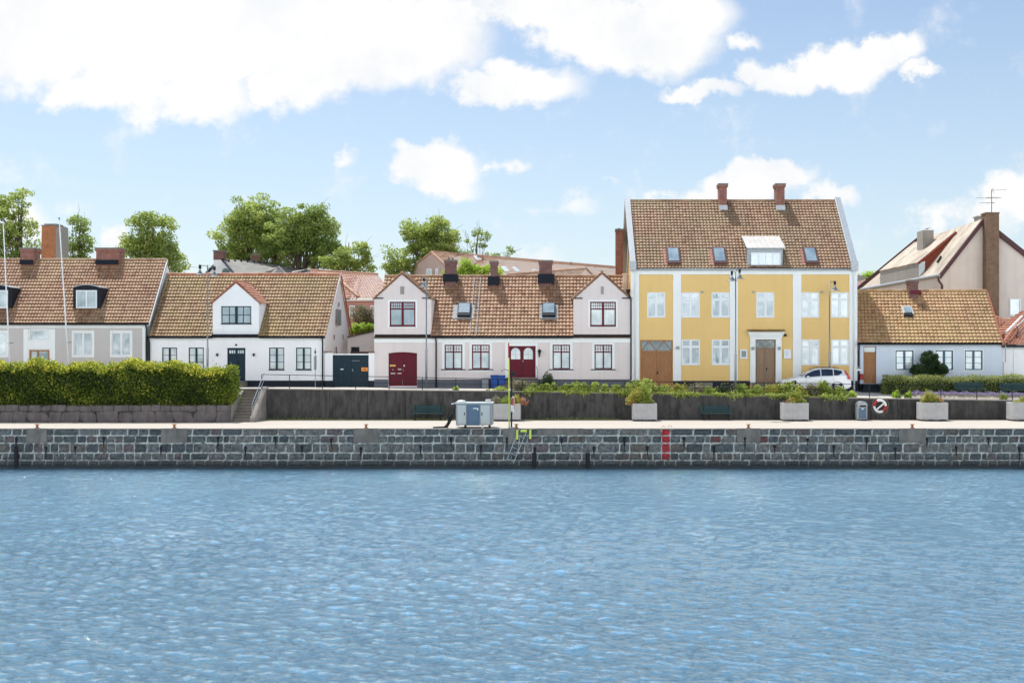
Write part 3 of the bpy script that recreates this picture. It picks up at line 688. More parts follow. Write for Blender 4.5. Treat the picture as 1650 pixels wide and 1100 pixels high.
    # chimneys
    for x0,x1,yt,fp in ((716.6,734.2,418.5,(713.8,737.2,441.5,453.5)),(790.2,801.,420,(785.8,803.6,445.5,459)),(868.8,889.4,419,(866.6,893.2,441,456))):
        chimney(root,R,x0,x1,yt,81.2,.9,M['brick_dark'],flash=M['black_sheet'],flash_px=fp,cap=.05,pots=2 if x0<750 and x0<720 else 0)
    MB().box(X(1003.8,80.5),X(1009.6,80.5),80.3,80.8,Z(475,80.5),Z(443,80.5)).box(X(1003,80.5),X(1010.6,80.5),80.2,80.9,Z(443,80.5),Z(440.8,80.5)).build('white_flue',M['gable_pink'],root)
    # roof lights in sheet metal boxes
    for i,(a,b,g0,g1) in enumerate(((729.6,764.4,739,757.8),(869,899.4,874.5,893.6))):
        o=R.slab(MB(),a,b,492.5,514.8,.0,.10).build('skylight',M['cab_frame'],root,bevel=.02)
        R.slab(MB(),g0-1,g1+1,491.8,512.6,.1,.30).build('skylight_frame',M['black_sheet'],o,bevel=.02)
        R.slab(MB(),g0+.6,g1-.4,493.6,508.6,.3,.325).build('pane',M['glass_blue'],o)
    # roof ladder
    r=MB()
    for xx in (764.8,774.6):
        A=R.hit(xx,449)+R.n*.12; B=R.hit(xx+.6,540)+R.n*.12; B.x=A.x; r.tube([A,B],.018,6)
    for i in range(22):
        yy_=451+i*4.05; A=R.hit(764.8,yy_)+R.n*.12; r.tube([A,A+Vector((.42,0,0))],.012,5)
    r.build('roof_ladder',M['zinc'],root)
    return root
build_pink()

# ---------------------------------------------------------------- yellow town house
def build_yellow():
    root=empty('town_house',base_loc(1200),'tall ochre yellow two storey house with white pilasters and tiled roof','house')
    U=[(1043,1071.6),(1098,1127.3),(1146.6,1175.4),(1218.8,1247.4),(1291.5,1319.7),(1339,1367.4)]
    Lw=[(1098.4,1127.6),(1147,1175.4),(1291.7,1320),(1339.8,1367.8)]
    G=hole(1031.5,1084,547.6,622); D=hole(1217,1249.7,546.8,616.5)
    H=[hole(a,b,471,510.6) for a,b in U]+[hole(a,b,547,587) for a,b in Lw]
    R,roof=gable_house(root,1016.2,1381.4,ZB,432.7,324.5,83.0,1016,1347,M['yellow_wall'],M['yellow_wall'],M['tile_old'],H+[G,D],tw=.235,rll=.31,eave_x=(1022,1372))
    for i,(a,b) in enumerate(U): window(root,a,b,471,510.6,M['white_paint'],M['glass_blue'],style='cross',fr=.05,mid=.11,rec=.05,sill=(M['white_paint'],.02,.05,.05))
    for i,(a,b) in enumerate(Lw): window(root,a,b,547,587,M['white_paint'],M['glass' if i<2 else 'glass_pale'],style='cross',fr=.05,mid=.11,rec=.05,sill=(M['white_paint'],.02,.05,.05))
    t=MB(); pr=.05
    t.box(X(1016.4),X(1381.2),D2-.07,D2+.02,Z(442.2),Z(436)); t.box(X(1016.4),X(1381.2),D2-.16,D2+.02,Z(436),Z(433.4))
    o=t.build('cornice',M['trim'],root)
    for a,b in ((1016.4,1029.6),(1084.6,1097.4),(1176,1188.8),(1277.4,1291),(1368.4,1381.2)):
        MB().box(X(a),X(b),D2-pr,D2+.02,Z(613.3),Z(442.2)).build('pilaster',M['trim'],root)
    p=MB()
    for a,b in ((1016,1031),(1084.5,1208),(1259.5,1381.6)): p.box(X(a),X(b),D2-.06,D2+.02,ZB-.3,Z(613.3))
    p.build('plinth',M['plinth_black'],root)
    MB().box(X(1132),X(1148),D2-.09,D2+.0,ZB,Z(616)).build('granite_plinth',M['cap'],root)
    gutter(root,X(1020,77.7),X(1378,77.7),R.ze,R.Ye,M['zinc'])
    downpipe(root,1022.4,434,620,M['white_paint'],r=.055); downpipe(root,1374.6,434,628,M['white_paint'],r=.055)
    # parapet copings at both verges
    for (a0,a1,b0,b1) in ((1015.6,1024.6,1006.7,1015.4),(1371.6,1382,1345.2,1354.6)):
        Yf=77.7; q=MB()
        A=[(X(a0,Yf),Yf,R.ze-.05),(X(a1,Yf),Yf,R.ze-.05),(X(a1,Yf),Yf,R.ze+.42),(X(a0,Yf),Yf,R.ze+.42)]
        B=[(X(b0,83),83.1,R.zr-.1),(X(b1,83),83.1,R.zr-.1),(X(b1,83),83.1,R.zr+.33),(X(b0,83),83.1,R.zr+.33)]
        q.add(A+B,[(0,1,2,3),(7,6,5,4),(0,4,5,1),(1,5,6,2),(2,6,7,3),(3,7,4,0)])
        q.box(X(a0,Yf)-.03,X(a1,Yf)+.03,Yf-.1,Yf+.25,R.ze-.12,R.ze+.5)
        Bk=[(X(b0,83),88.2,R.ze),(X(b1,83),88.2,R.ze),(X(b1,83),88.2,R.ze+.4),(X(b0,83),88.2,R.ze+.4)]
        q.add(B+Bk,[(0,1,2,3),(7,6,5,4),(0,4,5,1),(1,5,6,2),(2,6,7,3),(3,7,4,0)])
        q.build('coping',M['zinc'],root,bevel=.01)
    # timber gate
    a,b,c,e=G; yy=D2+.08; m=(a+b)/2; zt=Z(563.5); d=MB()
    grid_bars(d,a,b,c,e,yy,1,1,fr=.09,fd=.07); d.box(a+.09,b-.09,yy-.09,yy,zt-.22,zt-.05)
    d.box(a+.09,b-.09,yy-.02,yy,c,zt-.22)
    for s,u,v in ((0,a+.1,m-.02),(1,m+.02,b-.1)):
        d.box(u,u+.12,yy-.05,yy-.019,c,zt-.24); d.box(v-.12,v,yy-.05,yy-.019,c,zt-.24)
        for z0 in (c+.0,c+.62,c+1.36,zt-.36): d.box(u+.12,v-.12,yy-.049,yy-.018,z0,z0+.12)
    for i in range(3): pass
    x0=a+.09; w=(b-a-.18)/2; zl,zh=zt-.05,e-.09
    for i in range(2):
        d.tube([(x0+w*i,yy-.05,zl),(x0+w*(i+.5),yy-.05,zh)],.022,6); d.tube([(x0+w*(i+.5),yy-.05,zh),(x0+w*(i+1),yy-.05,zl)],.022,6)
    o=d.build('gate',M['oak'],root)
    MB().quad((a+.05,yy-.02,zl),(b-.05,yy-.02,zl),(b-.05,yy-.02,zh),(a+.05,yy-.02,zh)).build('transom_light',M['glass_dark'],o)
    MB().box(m+.03,m+.1,yy-.06,yy-.03,Z(603),Z(598)).tube([(m+.065,yy-.1,Z(601)),(m+.18,yy-.1,Z(601))],.012,6).build('handle',M['black'],o)
    # portal and front door
    a,b,c,e=D; m=(a+b)/2; q=MB()
    q.box(X(1208.6),a,D2-.10,D2+.02,Z(617),Z(545)); q.box(b,X(1259.2),D2-.10,D2+.02,Z(617),Z(545)); q.box(a,b,D2-.10,D2+.02,e,Z(545))
    for i in range(5):
        k=i/5; q.box(X(1208.6-4.2*k),X(1259.2+4.4*k),D2-.12-.05*i,D2+.02,Z(545-2*i),Z(545-2*(i+1)))
    q.build('portal',M['trim'],root,bevel=.005)
    tile_plane('canopy_tiles',M['tile_old'],root,(X(1203.8),D2-.42,Z(535)),(X(1264.4),D2-.42,Z(535)),(X(1203.8),D2,Z(531.4)),(X(1264.4),D2,Z(531.4)),.2,.25)
    yy=D2+.10; d=MB(); grid_bars(d,a,b,c,e,yy,1,1,fr=.06,fd=.05); zt=Z(561); d.box(a,b,yy-.06,yy,zt-.05,zt+.04); d.box(a+.06,b-.06,yy-.02,yy,c,zt); d.box(m-.04,m+.04,yy-.06,yy-.02,c,zt)
    for u,v in ((a+.1,m-.06),(m+.06,b-.1)):
        for z0,z1 in ((c+.08,c+.98),(c+1.10,c+1.55),(c+1.65,c+2.12)):
            d.box(u,v,yy-.042,yy-.018,z0,z0+.06); d.box(u,v,yy-.042,yy-.018,z1-.06,z1); d.box(u,u+.06,yy-.041,yy-.019,z0,z1); d.box(v-.06,v,yy-.041,yy-.019,z0,z1)
    for i in range(2):
        w=(b-a-.12)/2; x0=a+.06+w*i
        d.tube([(x0,yy-.04,zt+.04),(x0+w,yy-.04,e-.06)],.012,5); d.tube([(x0,yy-.04,e-.06),(x0+w,yy-.04,zt+.04)],.012,5)
    o=d.build('front_door',M['old_oak'],root)
    MB().quad((a+.03,yy-.015,zt),(b-.03,yy-.015,zt),(b-.03,yy-.015,e-.03),(a+.03,yy-.015,e-.03)).build('transom_light',M['glass_dark'],o)
    MB().box(m+.04,m+.1,yy-.07,yy-.04,Z(597),Z(592)).tube([(m+.07,yy-.1,Z(594)),(m+.19,yy-.1,Z(594))],.012,6).build('handle',M['black'],o)
    MB().box(X(1212),X(1255),D2-.5,D2+.02,ZB-.2,Z(617)).build('doorstep',M['step_stone'],root,bevel=.015)
    for a_,b_ in ((1192.4,1204.),(1262.8,1274.4)):
        o=MB().box(X(a_),X(b_),D2-.1,D2,Z(577.8),Z(562.8)).build('notice_case',M['white_paint'],root,bevel=.012)
        MB().box(X(a_+2),X(b_-2),D2-.106,D2-.09,Z(575.4),Z(565.)).build('notice',M['glass_dark'] if a_<1200 else M['glass_pale'],o)
    for x,y in ((1092,560),(1212.8,561),(1255.2,561)):
        MB().lathe((X(x),D2-.17,Z(y)-.02),[(.02,-.1),(.09,-.08),(.1,.02),(.09,.1),(.02,.13)],12).tube([(X(x),D2-.17,Z(y)),(X(x),D2,Z(y))],.02,6).build('wall_lamp',M['galv'],root,smooth='auto')
    MB().box(X(1263.4),X(1266.8),D2-.2,D2,Z(542),Z(538.2)).build('camera_box',M['black'],root,bevel=.01)
    for x in (1131.4,1214,1324):
        MB().lathe((X(x),D2-.12,Z(470.5)),[(.0,0),(.08,0),(.08,.12)],10,'y').build('alarm',M['galv'],root)
    # chimneys
    for a_,b_ in ((1159.2,1171.3),(1251,1264.3)):
        Yc=R.hit(1165,338).y-.05
        c0=chimney(root,R,a_,b_,295.6,Yc,.95,M['brick_red'],cap=.07)
        MB().prism([(X(a_-.5,Yc),Yc-.04,Z(339.5,Yc)),(X(b_+1.4,Yc),Yc-.04,Z(339.5,Yc)),(X(b_+.6,Yc),Yc-.04,Z(330.5,Yc)),(X(a_-.5,Yc),Yc-.04,Z(330.5,Yc))],(0,.9,0)).build('flashing',M['zinc'],c0)
    # skylights
    for x0 in (1074,1148,1294.8):
        R.slab(MB(),x0-5.5,x0+1,402.5,427.5,.02,.10)
        o=R.slab(MB(),x0-5.,x0+22.6,402.2,427.6,.0,.08).build('skylight',paint('rusty_red_flashing',(.38,.15,.12),.6,.3) if x0<1080 else bpy.data.materials['rusty_red_flashing'],root)
        R.slab(MB(),x0+.2,x0+21.6,400.8,427.0,.08,.20).build('skylight_frame',M['fascia'],o,bevel=.015)
        R.slab(MB(),x0+2.6,x0+19.,403.4,423.6,.20,.22).build('pane',M['glass_blue'],o)
    # sheet-metal dormer with four lights
    Yd=R.hit(1233,428.5).y-.02; a_,c_=X(1204,Yd),X(1261,Yd); zb,zt_=Z(428.8,Yd),Z(400.5,Yd)
    d=MB().prism([(a_,Yd,zb),(a_,Yd,zt_),(a_,R.at(zt_)+.4,zt_),(a_,R.at(zb)+.4,zb)],(c_-a_,0,0)); d.build('dormer',M['galv'],root)
    l=MB(); Yt=roof_y(381.5,R.ze,R.Ye,R.sl); zz=Z(381.5,Yt)
    l.add([(a_-.06,Yd-.15,zt_-.02),(c_+.16,Yd-.15,zt_-.02),(c_+.16,Yt,zz),(a_-.06,Yt,zz),(a_-.06,Yd-.15,zt_+.06),(c_+.16,Yd-.15,zt_+.06),(c_+.16,Yt,zz+.08),(a_-.06,Yt,zz+.08)],[(0,3,2,1),(4,5,6,7),(0,1,5,4),(1,2,6,5),(2,3,7,6),(3,0,4,7)])
    n=7
    for i in range(n+1):
        x=a_-.05+(c_-a_+.2)*i/n; l.prism([(x-.012,Yd-.15,zt_+.06),(x+.012,Yd-.15,zt_+.06),(x+.012,Yd-.15,zt_+.10),(x-.012,Yd-.15,zt_+.10)],(0,Yt-Yd+.15,zz-zt_+.0))
    l.build('dormer_lid',M['sheet_pale'],root)
    window(root,1209.8,1257.6,406.9,427,M['white_paint'],M['glass_blue'],4,1,.07,Y=Yd-.05,rec=0,fr=.06,b=.07)
    return root
build_yellow()

# ---------------------------------------------------------------- pale blue house
def build_blue():
    root=empty('low_house',base_loc(1500),'low pale blue house with blue grey windows and a single oak door','house')
    W=[(1443,1472),(1507.4,1535.6),(1554.6,1583.2)]
    D=hole(1391.2,1412,558,617.5)
    R,roof=gable_house(root,1383,1614,ZB-.2,552.9,469.6,81.5,1379,1588.5,M['blue_wall'],M['blue_wall'],M['tile_golden'],[hole(a,b,564.2,596) for a,b in W]+[D],eave_x=(1381.5,1615),tw=.27,rll=.33)
    for a,b in W: window(root,a,b,564.2,596,M['blue_frame'],M['glass_pale'],2,3,.14,fr=.075,surround=(M['trim'],.07,.02))
    MB().box(X(1383),X(1613.8),D2-.05,D2+.02,Z(555.6),Z(553.4)).build('cornice',M['trim'],root)
    MB().box(X(1383),X(1390.8),D2-.02,D2+.02,ZB-.4,Z(618)).box(X(1412.4),X(1613.8),D2-.02,D2+.02,ZB-.4,Z(618)).build('plinth',M['plinth_black'],root)
    a,b,c,e=D; yy=D2+.1; d=MB(); grid_bars(d,a,b,c,e,yy,1,1,fr=.05,fd=.05); zt=Z(567.6); d.box(a,b,yy-.05,yy,zt-.03,zt+.03); d.box(a+.05,b-.05,yy-.02,yy,c,zt)
    for z0,z1 in ((c+.08,c+.6),(c+.68,c+1.1),(c+1.18,c+1.5),(c+1.58,c+1.98)):
        d.box(a+.12,b-.12,yy-.035,yy-.018,z0,z0+.05); d.box(a+.12,b-.12,yy-.035,yy-.018,z1-.05,z1); d.box(a+.12,a+.17,yy-.034,yy-.019,z0,z1); d.box(b-.17,b-.12,yy-.034,yy-.019,z0,z1)
    o=d.build('door',M['oak'],root); MB().quad((a+.03,yy-.015,zt),(b-.03,yy-.015,zt),(b-.03,yy-.015,e-.03),(a+.03,yy-.015,e-.03)).build('transom_light',M['glass_dark'],o)
    MB().box(X(1389),X(1415),D2-.4,D2+.02,ZB-.4,Z(618)).box(X(1386),X(1422),D2-.8,D2-.401,ZB-.4,Z(624)).build('doorstep',M['plinth_black'],root,bevel=.01)
    gutter(root,X(1382,77.7),X(1614.5,77.7),R.ze,R.Ye,M['black']); downpipe(root,1383,554,631,M['black'])
    c0=chimney(root,R,1465.2,1479.6,450.6,80.9,.7,M['brick_dark'],cap=.04,ybase=470)
    MB().prism([(X(1466.2,80.9),80.8,Z(473.5,80.9)),(X(1485.2,80.9),80.8,Z(473.5,80.9)),(X(1483,80.9),80.85,Z(467.4,80.9)),(X(1467.5,80.9),80.85,Z(467.4,80.9))],(0,.95,0)).build('flashing',M['maroon'],c0)
    o=R.slab(MB(),1453.2,1470.,495.4,508.4,.0,.17).build('skylight',M['sheet_pale'],root,bevel=.02)
    R.slab(MB(),1456.2,1467.6,497.2,506.,.17,.19).build('pane',M['glass_blue'],o)
    R.slab(MB(),1456,1470.,506.6,511,.02,.185).build('skylight_apron',M['black_sheet'],o)
    # verge on the right
    MB().prism([(X(1614.6,77.7),77.7,R.ze-.15),(X(1614.6,77.7),77.7,R.ze+.02),(X(1588.6,81.5),81.5,R.zr+.05),(X(1588.6,81.5),81.5,R.zr-.15)],(.13,0,0)).build('verge_board',M['tile_red'],root)
    # red letter box beside the door
    MB().box(X(1384.8),X(1390.6),D2-.22,D2,Z(611.4),Z(603.8)).prism([(X(1384.6),D2-.25,Z(603.8)),(X(1390.8),D2-.25,Z(603.8)),(X(1390.8),D2,Z(602.6)),(X(1384.6),D2,Z(602.6))],(0,0,.02)).build('letter_box',M['redp'],root,bevel=.01)
    return root
build_blue()

# ---------------------------------------------------------------- annex at the right edge
def build_annex():
    root=empty('white_annex',base_loc(1640),'small white annex with bright orange tiled roof at the right edge','house')
    MB().box(X(1614.4),X(1900),D2+.3,D2+7,ZB-.2,Z(558)).build('wall',M['white'],root)
    MB().box(X(1636),X(1640),D2+.25,D2+.3,ZB,Z(560)).build('pilaster',M['trim'],root)
    MB().box(X(1613.6),X(1902),D2-.06,D2+.29,Z(559.3),Z(556.2)).build('gutter_board',M['black'],root)
    e=Z(556); Yr=82.5
    tile_plane('roof',M['tile_red'],root,(X(1613.4),D2-.1,e),(X(1902),D2-.1,e),(X(1655,Yr),Yr,Z(500,Yr)),(X(1880,Yr),Yr,Z(500,Yr)),.25,.33)
    A=Vector((X(1613.6),D2-.1,e+.05)); B=Vector((X(1655,Yr),Yr,Z(500,Yr)+.06))
    rm=MB(); ridge_tiles(rm,A,B,.12); rm.build('hip_tiles',M['tile_red'],root,attr=True)
    tile_plane('side_slope',M['tile_red'],root,(X(1613.6),D2+7,e),(X(1613.6),D2-.1,e),(X(1655,Yr)-.01,Yr+.5,Z(500,Yr)),(X(1655,Yr),Yr,Z(500,Yr)),.25,.33)
    RR=Roof(e,D2-.1,Z(500,Yr),Yr)
    o=MB().tube([RR.hit(1621,537)+RR.n*.1,RR.hit(1646,512)+RR.n*.1],.09,6).tube([RR.hit(1628,536.6)+RR.n*.1,RR.hit(1652,514)+RR.n*.1],.03,6).build('roof_rail',M['plate'],root)
    MB().tube([RR.hit(1636,532)+RR.n*.3,RR.hit(1638,533)+RR.n*.35,RR.hit(1639,540)+RR.n*.3,RR.hit(1637,545)+RR.n*.05],.04,6).tube([RR.hit(1622,556)+RR.n*.1,RR.hit(1652,530)+RR.n*.25],.02,5).build('flue_pipe',M['black'],root)
    MB().tube([(X(1619.6),D2-.05,Z(550)),(X(1619.4),D2-.05,Z(583)),(X(1616),D2-.05,Z(583.5)),(X(1616),D2-.05,Z(606))],.035,6).build('cable_pipe',M['galv'],root)
build_annex()
def build_lean():
    root=empty('courtyard_outbuilding',(X(585,84),84,1.6),'pale pink lean-to wall behind the dark teal gate with sloping dark roof edge','outbuilding')
    Y=84.; m=MB()
    m.prism([(X(560,Y),Y,.5),(X(604,Y)+.4,Y,.5),(X(604,Y)+.4,Y,Z(532,Y)),(X(560,Y),Y,Z(543.5,Y))],(0,.3,0)); m.build('wall',M['gable_pink'],root)
    MB().prism([(X(560,Y),Y-.25,Z(544,Y)),(X(604,Y)+.4,Y-.25,Z(532.3,Y)),(X(604,Y)+.4,Y-.25,Z(530.6,Y)),(X(560,Y),Y-.25,Z(542.3,Y))],(0,3,0)).build('roof',M['fascia'],root)
    MB().box(X(566,Y),X(579,Y),Y-.06,Y,Z(569,Y),Z(559,Y)).build('opening',M['black'],root)
    MB().box(X(566,83),X(602,83),82.7,83.3,Z(569.5,83),Z(566.2,83)).build('shed_roof_edge',M['fascia'],root)
build_lean()

# ---------------------------------------------------------------- gate between white and pink house
def build_gate():
    root=empty('courtyard_gate',base_loc(565),'dark teal boarded double gate between two white pillars with an orange sign','gate')
    for a,b in ((522.5,535.8),(594,603)):
        p=MB().box(X(a),X(b),D2+.0,D2+.45,Z(613),Z(568.5)); o=p.build('pillar',M['white'],root)
        MB().box(X(a)-.02,X(b)+.02,D2-.02,D2+.47,ZB,Z(613)).build('pillar_foot',M['plinth_black'],o)
        tile_plane('pillar_cap',M['tile_old'],o,(X(a)-.06,D2-.1,Z(569)),(X(b)+.06,D2-.1,Z(569)),(X(a)-.06,D2+.35,Z(566)),(X(b)+.06,D2+.35,Z(566)),.2,.25)
    a,b=X(535.8),X(594); m=(a+b)/2; d=MB(); zt=Z(572); zb=Z(623); y=D2+.12
    n=17
    for i in range(n):
        x0=a+(b-a)*i/n; d.box(x0+.006,a+(b-a)*(i+1)/n-.006,y,y+.05,zb,zt,random.random())
    d.box(a,b,y+.052,y+.08,zb+.02,zt-.01); d.box(m-.03,m+.03,y-.03,y,zb,zt)
    o=d.build('gate_leaves',M['teal'],root)
    MB().box(a,b,D2+.1,D2+.3,zt+.01,Z(569.6)).build('lintel',M['plate'],root)
    MB().box(X(582),X(592.2),y-.03,y-.008,Z(597.8),Z(592)).build('orange_sign',M['orange'],o)
    q=MB()
    for i in range(3): q.box(X(583.5+i*.3),X(590.6-i*.4),y-.034,y-.028,Z(596.6-i*1.3),Z(596.-i*1.3))
    q.build('sign_lettering',M['fascia'],o)
    MB().box(X(548),X(553),y-.03,y-.005,Z(595.6),Z(594)).build('letter_slot',M['plate'],o)
    MB().box(X(566.5),X(579.5),y-.025,y-.004,Z(581.4),Z(580.8)).box(X(567),X(568.3),y-.06,y-.004,Z(598),Z(594.5)).build('iron_fittings',M['galv'],o)
build_gate()
# ================================================================ GROUND, WATER, WALLS
def sheet(name,mat,pts_front,pts_back):
    n=len(pts_front); m=MB(); m.add(list(pts_front)+list(pts_back),[(i,i+1,n+i+1,n+i) for i in range(n-1)])
    o=m.build(name,mat); return tag(o,kind='structure')
xs=np.linspace(-60,60,61)
m_,nt_,ns_,ls_,b_=nm('worn_asphalt'); tc_=N(nt_,'ShaderNodeTexCoord').outputs['Object']
def ground_mat(name,c,c2,spots=.2):
    m,nt,ns,ls,b=nm(name); tc=N(nt,'ShaderNodeTexCoord').outputs['Object']
    n1=noise(nt,mapping(nt,tc,(.3,1.5,1)),1,6,.65); n2=noise(nt,tc,22,5,.7)
    col=mixc(nt,ramp(nt,n1,[(.35,(0,0,0)),(.65,(1,1,1))]),c,c2)
    col=mixc(nt,math_(nt,'MULTIPLY',ramp(nt,noise(nt,mapping(nt,tc,(1,2.2,1)),1.6,6,.75),[(.58,(0,0,0)),(.7,(1,1,1))]),spots),col,dk(c,.45))
    ls.new(mixc(nt,.25,col,mixc(nt,n2,dk(c,.6),dk(c,1.2))),b.inputs['Base Color']); b.inputs['Roughness'].default_value=.95
    bump(nt,n2,.3,.01,b); return m
M['promenade']=ground_mat('pale_gravel_paving',(.46,.405,.345),(.53,.47,.405),.4)
M['street']=ground_mat('street_paving',(.50,.455,.41),(.57,.52,.47),.25)
M['soil']=ground_mat('bed_soil',(.16,.12,.08),(.22,.17,.11),.3)
sheet('promenade',M['promenade'],[(x,D0-.02,0) for x in xs],[(x,D1+.1,0) for x in xs])
sheet('street',M['street'],[(x,D1-.02,zstreet_w(x)) for x in xs],[(x,D2+.3,zstreet_f(x)) for x in xs])
# land behind the houses, out to the horizon
sheet('ground',M['soil'],[(-2500,D2+.25,1.15),(2500,D2+.25,1.15)],[(-2500,3500,1.15),(2500,3500,1.15)])
# harbour bed is never seen: the basin is one sheet of water with real waves
def water():
    m,nt,ns,ls,b=nm('harbour_water'); tc=N(nt,'ShaderNodeTexCoord').outputs['Object']
    b.inputs['Base Color'].default_value=WATER_C+(1,); b.inputs['Roughness'].default_value=.06; b.inputs['IOR'].default_value=WATER_IOR
    b.inputs['Specular IOR Level'].default_value=WATER_SPEC
    a1=noise(nt,mapping(nt,tc,(.7,1.3,1),(0,0,0)),16,5,.68,.4); a2=noise(nt,mapping(nt,tc,(.8,1.4,1)),24,4,.65,.2)
    gust=ramp(nt,noise(nt,mapping(nt,tc,(.06,.10,1)),1,4,.6),[(.3,(.75,.75,.75)),(.7,(1,1,1))])
    h=math_(nt,'MULTIPLY',math_(nt,'ADD',math_(nt,'MULTIPLY',a1,1.0),math_(nt,'MULTIPLY',a2,.35)),gust)
    bp=N(nt,'ShaderNodeBump'); bp.inputs['Strength'].default_value=1; bp.inputs['Distance'].default_value=.14; ls.new(h,bp.inputs['Height']); ls.new(bp.outputs[0],b.inputs['Normal'])
    # Fresnel blend of the dark water body and the mirrored sky, on the rippled normal
    lw=N(nt,'ShaderNodeLayerWeight'); lw.inputs['Blend'].default_value=.5; ls.new(bp.outputs[0],lw.inputs['Normal'])
    g=N(nt,'ShaderNodeBsdfGlossy'); g.inputs['Roughness'].default_value=.05; g.inputs['Color'].default_value=WATER_G+(1,); ls.new(bp.outputs[0],g.inputs['Normal'])
    mx=N(nt,'ShaderNodeMixShader'); fr=ramp(nt,lw.outputs['Facing'],[(.25,(.03,)*3),(.46,(.45,)*3),(.60,(.97,)*3)]); ls.new(fr,mx.inputs[0]); ls.new(b.outputs[0],mx.inputs[1]); ls.new(g.outputs[0],mx.inputs[2])
    ls.new(mx.outputs[0],ns['Material Output'].inputs[0])
    Y=np.concatenate([np.linspace(17,30,430),np.linspace(30.04,D0+.05,560)]); nx=1000
    fan=np.linspace(-1,1,nx); V=[]
    YY=np.repeat(Y,nx); XX=(fan[None]*(Y[:,None]*.47+5)).ravel()+(-(VX-825)/F*np.repeat(Y,nx))
    ZZ=np.zeros_like(XX)
    for k in range(60):
        lam=.16*(1.06**k); th=RNG.normal(-.35,.55)+math.pi/2*1.0; amp=.0058*lam**1.0*(1.1 if lam<.7 else (.7/lam)**1.2)
        kx,ky=math.cos(th),math.sin(th); ph=RNG.random()*6.28
        w=2*math.pi/lam*(XX*kx+YY*ky)+ph
        fade=1/(1+(YY/(lam*150))**4)
        ZZ+=amp*(np.sin(w)+.35*np.sin(2*w+.4))*fade
    ZZ*= (.75+.25*np.sin(XX*.12+YY*.07))
    Vv=np.stack([XX,YY,ZZ+WATER],1); i=np.arange(len(Y)-1)[:,None]*nx+np.arange(nx-1)[None]; i=i.ravel()
    Fq=np.stack([i,i+1,i+nx+1,i+nx],1)
    o=np_mesh('water',Vv,Fq,m,None,smooth=True); tag(o,kind='structure')
    far=MB(); far.quad((-2500,-2500,WATER-.16),(2500,-2500,WATER-.16),(2500,D0+.3,WATER-.16),(-2500,D0+.3,WATER-.16)); o=far.build('water_basin',m); tag(o,kind='structure')
water()

# ---------------------------------------------------------------- quay wall of squared granite
def stone_mat():
    m,nt,ns,ls,b=nm('quay_granite'); tc=N(nt,'ShaderNodeTexCoord').outputs['Object']
    at=N(nt,'ShaderNodeAttribute',attribute_name='rnd').outputs['Fac']
    c=ramp(nt,at,[(0,(.055,.068,.078)),(.3,(.10,.12,.125)),(.55,(.15,.165,.165)),(.75,(.19,.19,.175)),(.86,(.12,.10,.085)),(.93,(.17,.175,.18)),(.975,(.12,.045,.045)),(1.0,(.5,.01,.02))])
    r=ns[-1]; 
    n1=noise(nt,tc,5,6,.7); n2=noise(nt,tc,24,5,.75)
    c=mixc(nt,ramp(nt,n1,[(.38,(0,0,0)),(.62,(1,1,1))]),mixc(nt,1.0,c,(.32,.34,.37),'MULTIPLY'),c)
    c=mixc(nt,math_(nt,'MULTIPLY',ramp(nt,n2,[(.55,(0,0,0)),(.7,(1,1,1))]),.35),c,(.33,.34,.32))
    # dark wet foot and greenish growth near the water
    sp=N(nt,'ShaderNodeSeparateXYZ'); ls.new(tc,sp.inputs[0])
    wet=N(nt,'ShaderNodeMapRange'); wet.inputs[1].default_value=-1.95; wet.inputs[2].default_value=-1.35; wet.inputs[3].default_value=.85; wet.inputs[4].default_value=0
    ls.new(math_(nt,'ADD',sp.outputs[2],math_(nt,'MULTIPLY',n1,.25)),wet.inputs[0])
    c=mixc(nt,wet.outputs[0],c,(.018,.026,.03))
    st=noise(nt,mapping(nt,tc,(1.6,1,.22)),1.1,5,.7)
    c=mixc(nt,math_(nt,'MULTIPLY',ramp(nt,st,[(.56,(0,0,0)),(.7,(1,1,1))]),.6),c,(.03,.035,.035))
    ls.new(c,b.inputs['Base Color']); b.inputs['Roughness'].default_value=.75
    bump(nt,math_(nt,'ADD',n1,math_(nt,'MULTIPLY',n2,.4)),.7,.05,b); return m
M['granite']=stone_mat()
def mortar_mat():
    m,nt,ns,ls,b=nm('lime_mortar'); tc=N(nt,'ShaderNodeTexCoord').outputs['Object']
    n1=noise(nt,tc,2.2,6,.7); sp=N(nt,'ShaderNodeSeparateXYZ'); ls.new(tc,sp.inputs[0])
    c=ramp(nt,n1,[(.38,(.10,.11,.11)),(.52,(.36,.39,.37)),(.7,(.52,.54,.51))])
    wet=N(nt,'ShaderNodeMapRange'); wet.inputs[1].default_value=-1.95; wet.inputs[2].default_value=-1.5; wet.inputs[3].default_value=.85; wet.inputs[4].default_value=0
    ls.new(math_(nt,'ADD',sp.outputs[2],math_(nt,'MULTIPLY',n1,.2)),wet.inputs[0])
    ls.new(mixc(nt,wet.outputs[0],c,(.05,.06,.06)),b.inputs['Base Color']); b.inputs['Roughness'].default_value=.95; bump(nt,noise(nt,tc,30,4),.5,.02,b); return m
M['mortar']=mortar_mat()
M['patch']=concrete('repair_concrete',(.19,.18,.165),.7,1.6,.6,.3)
RED=[(1066.5,1079.5)]
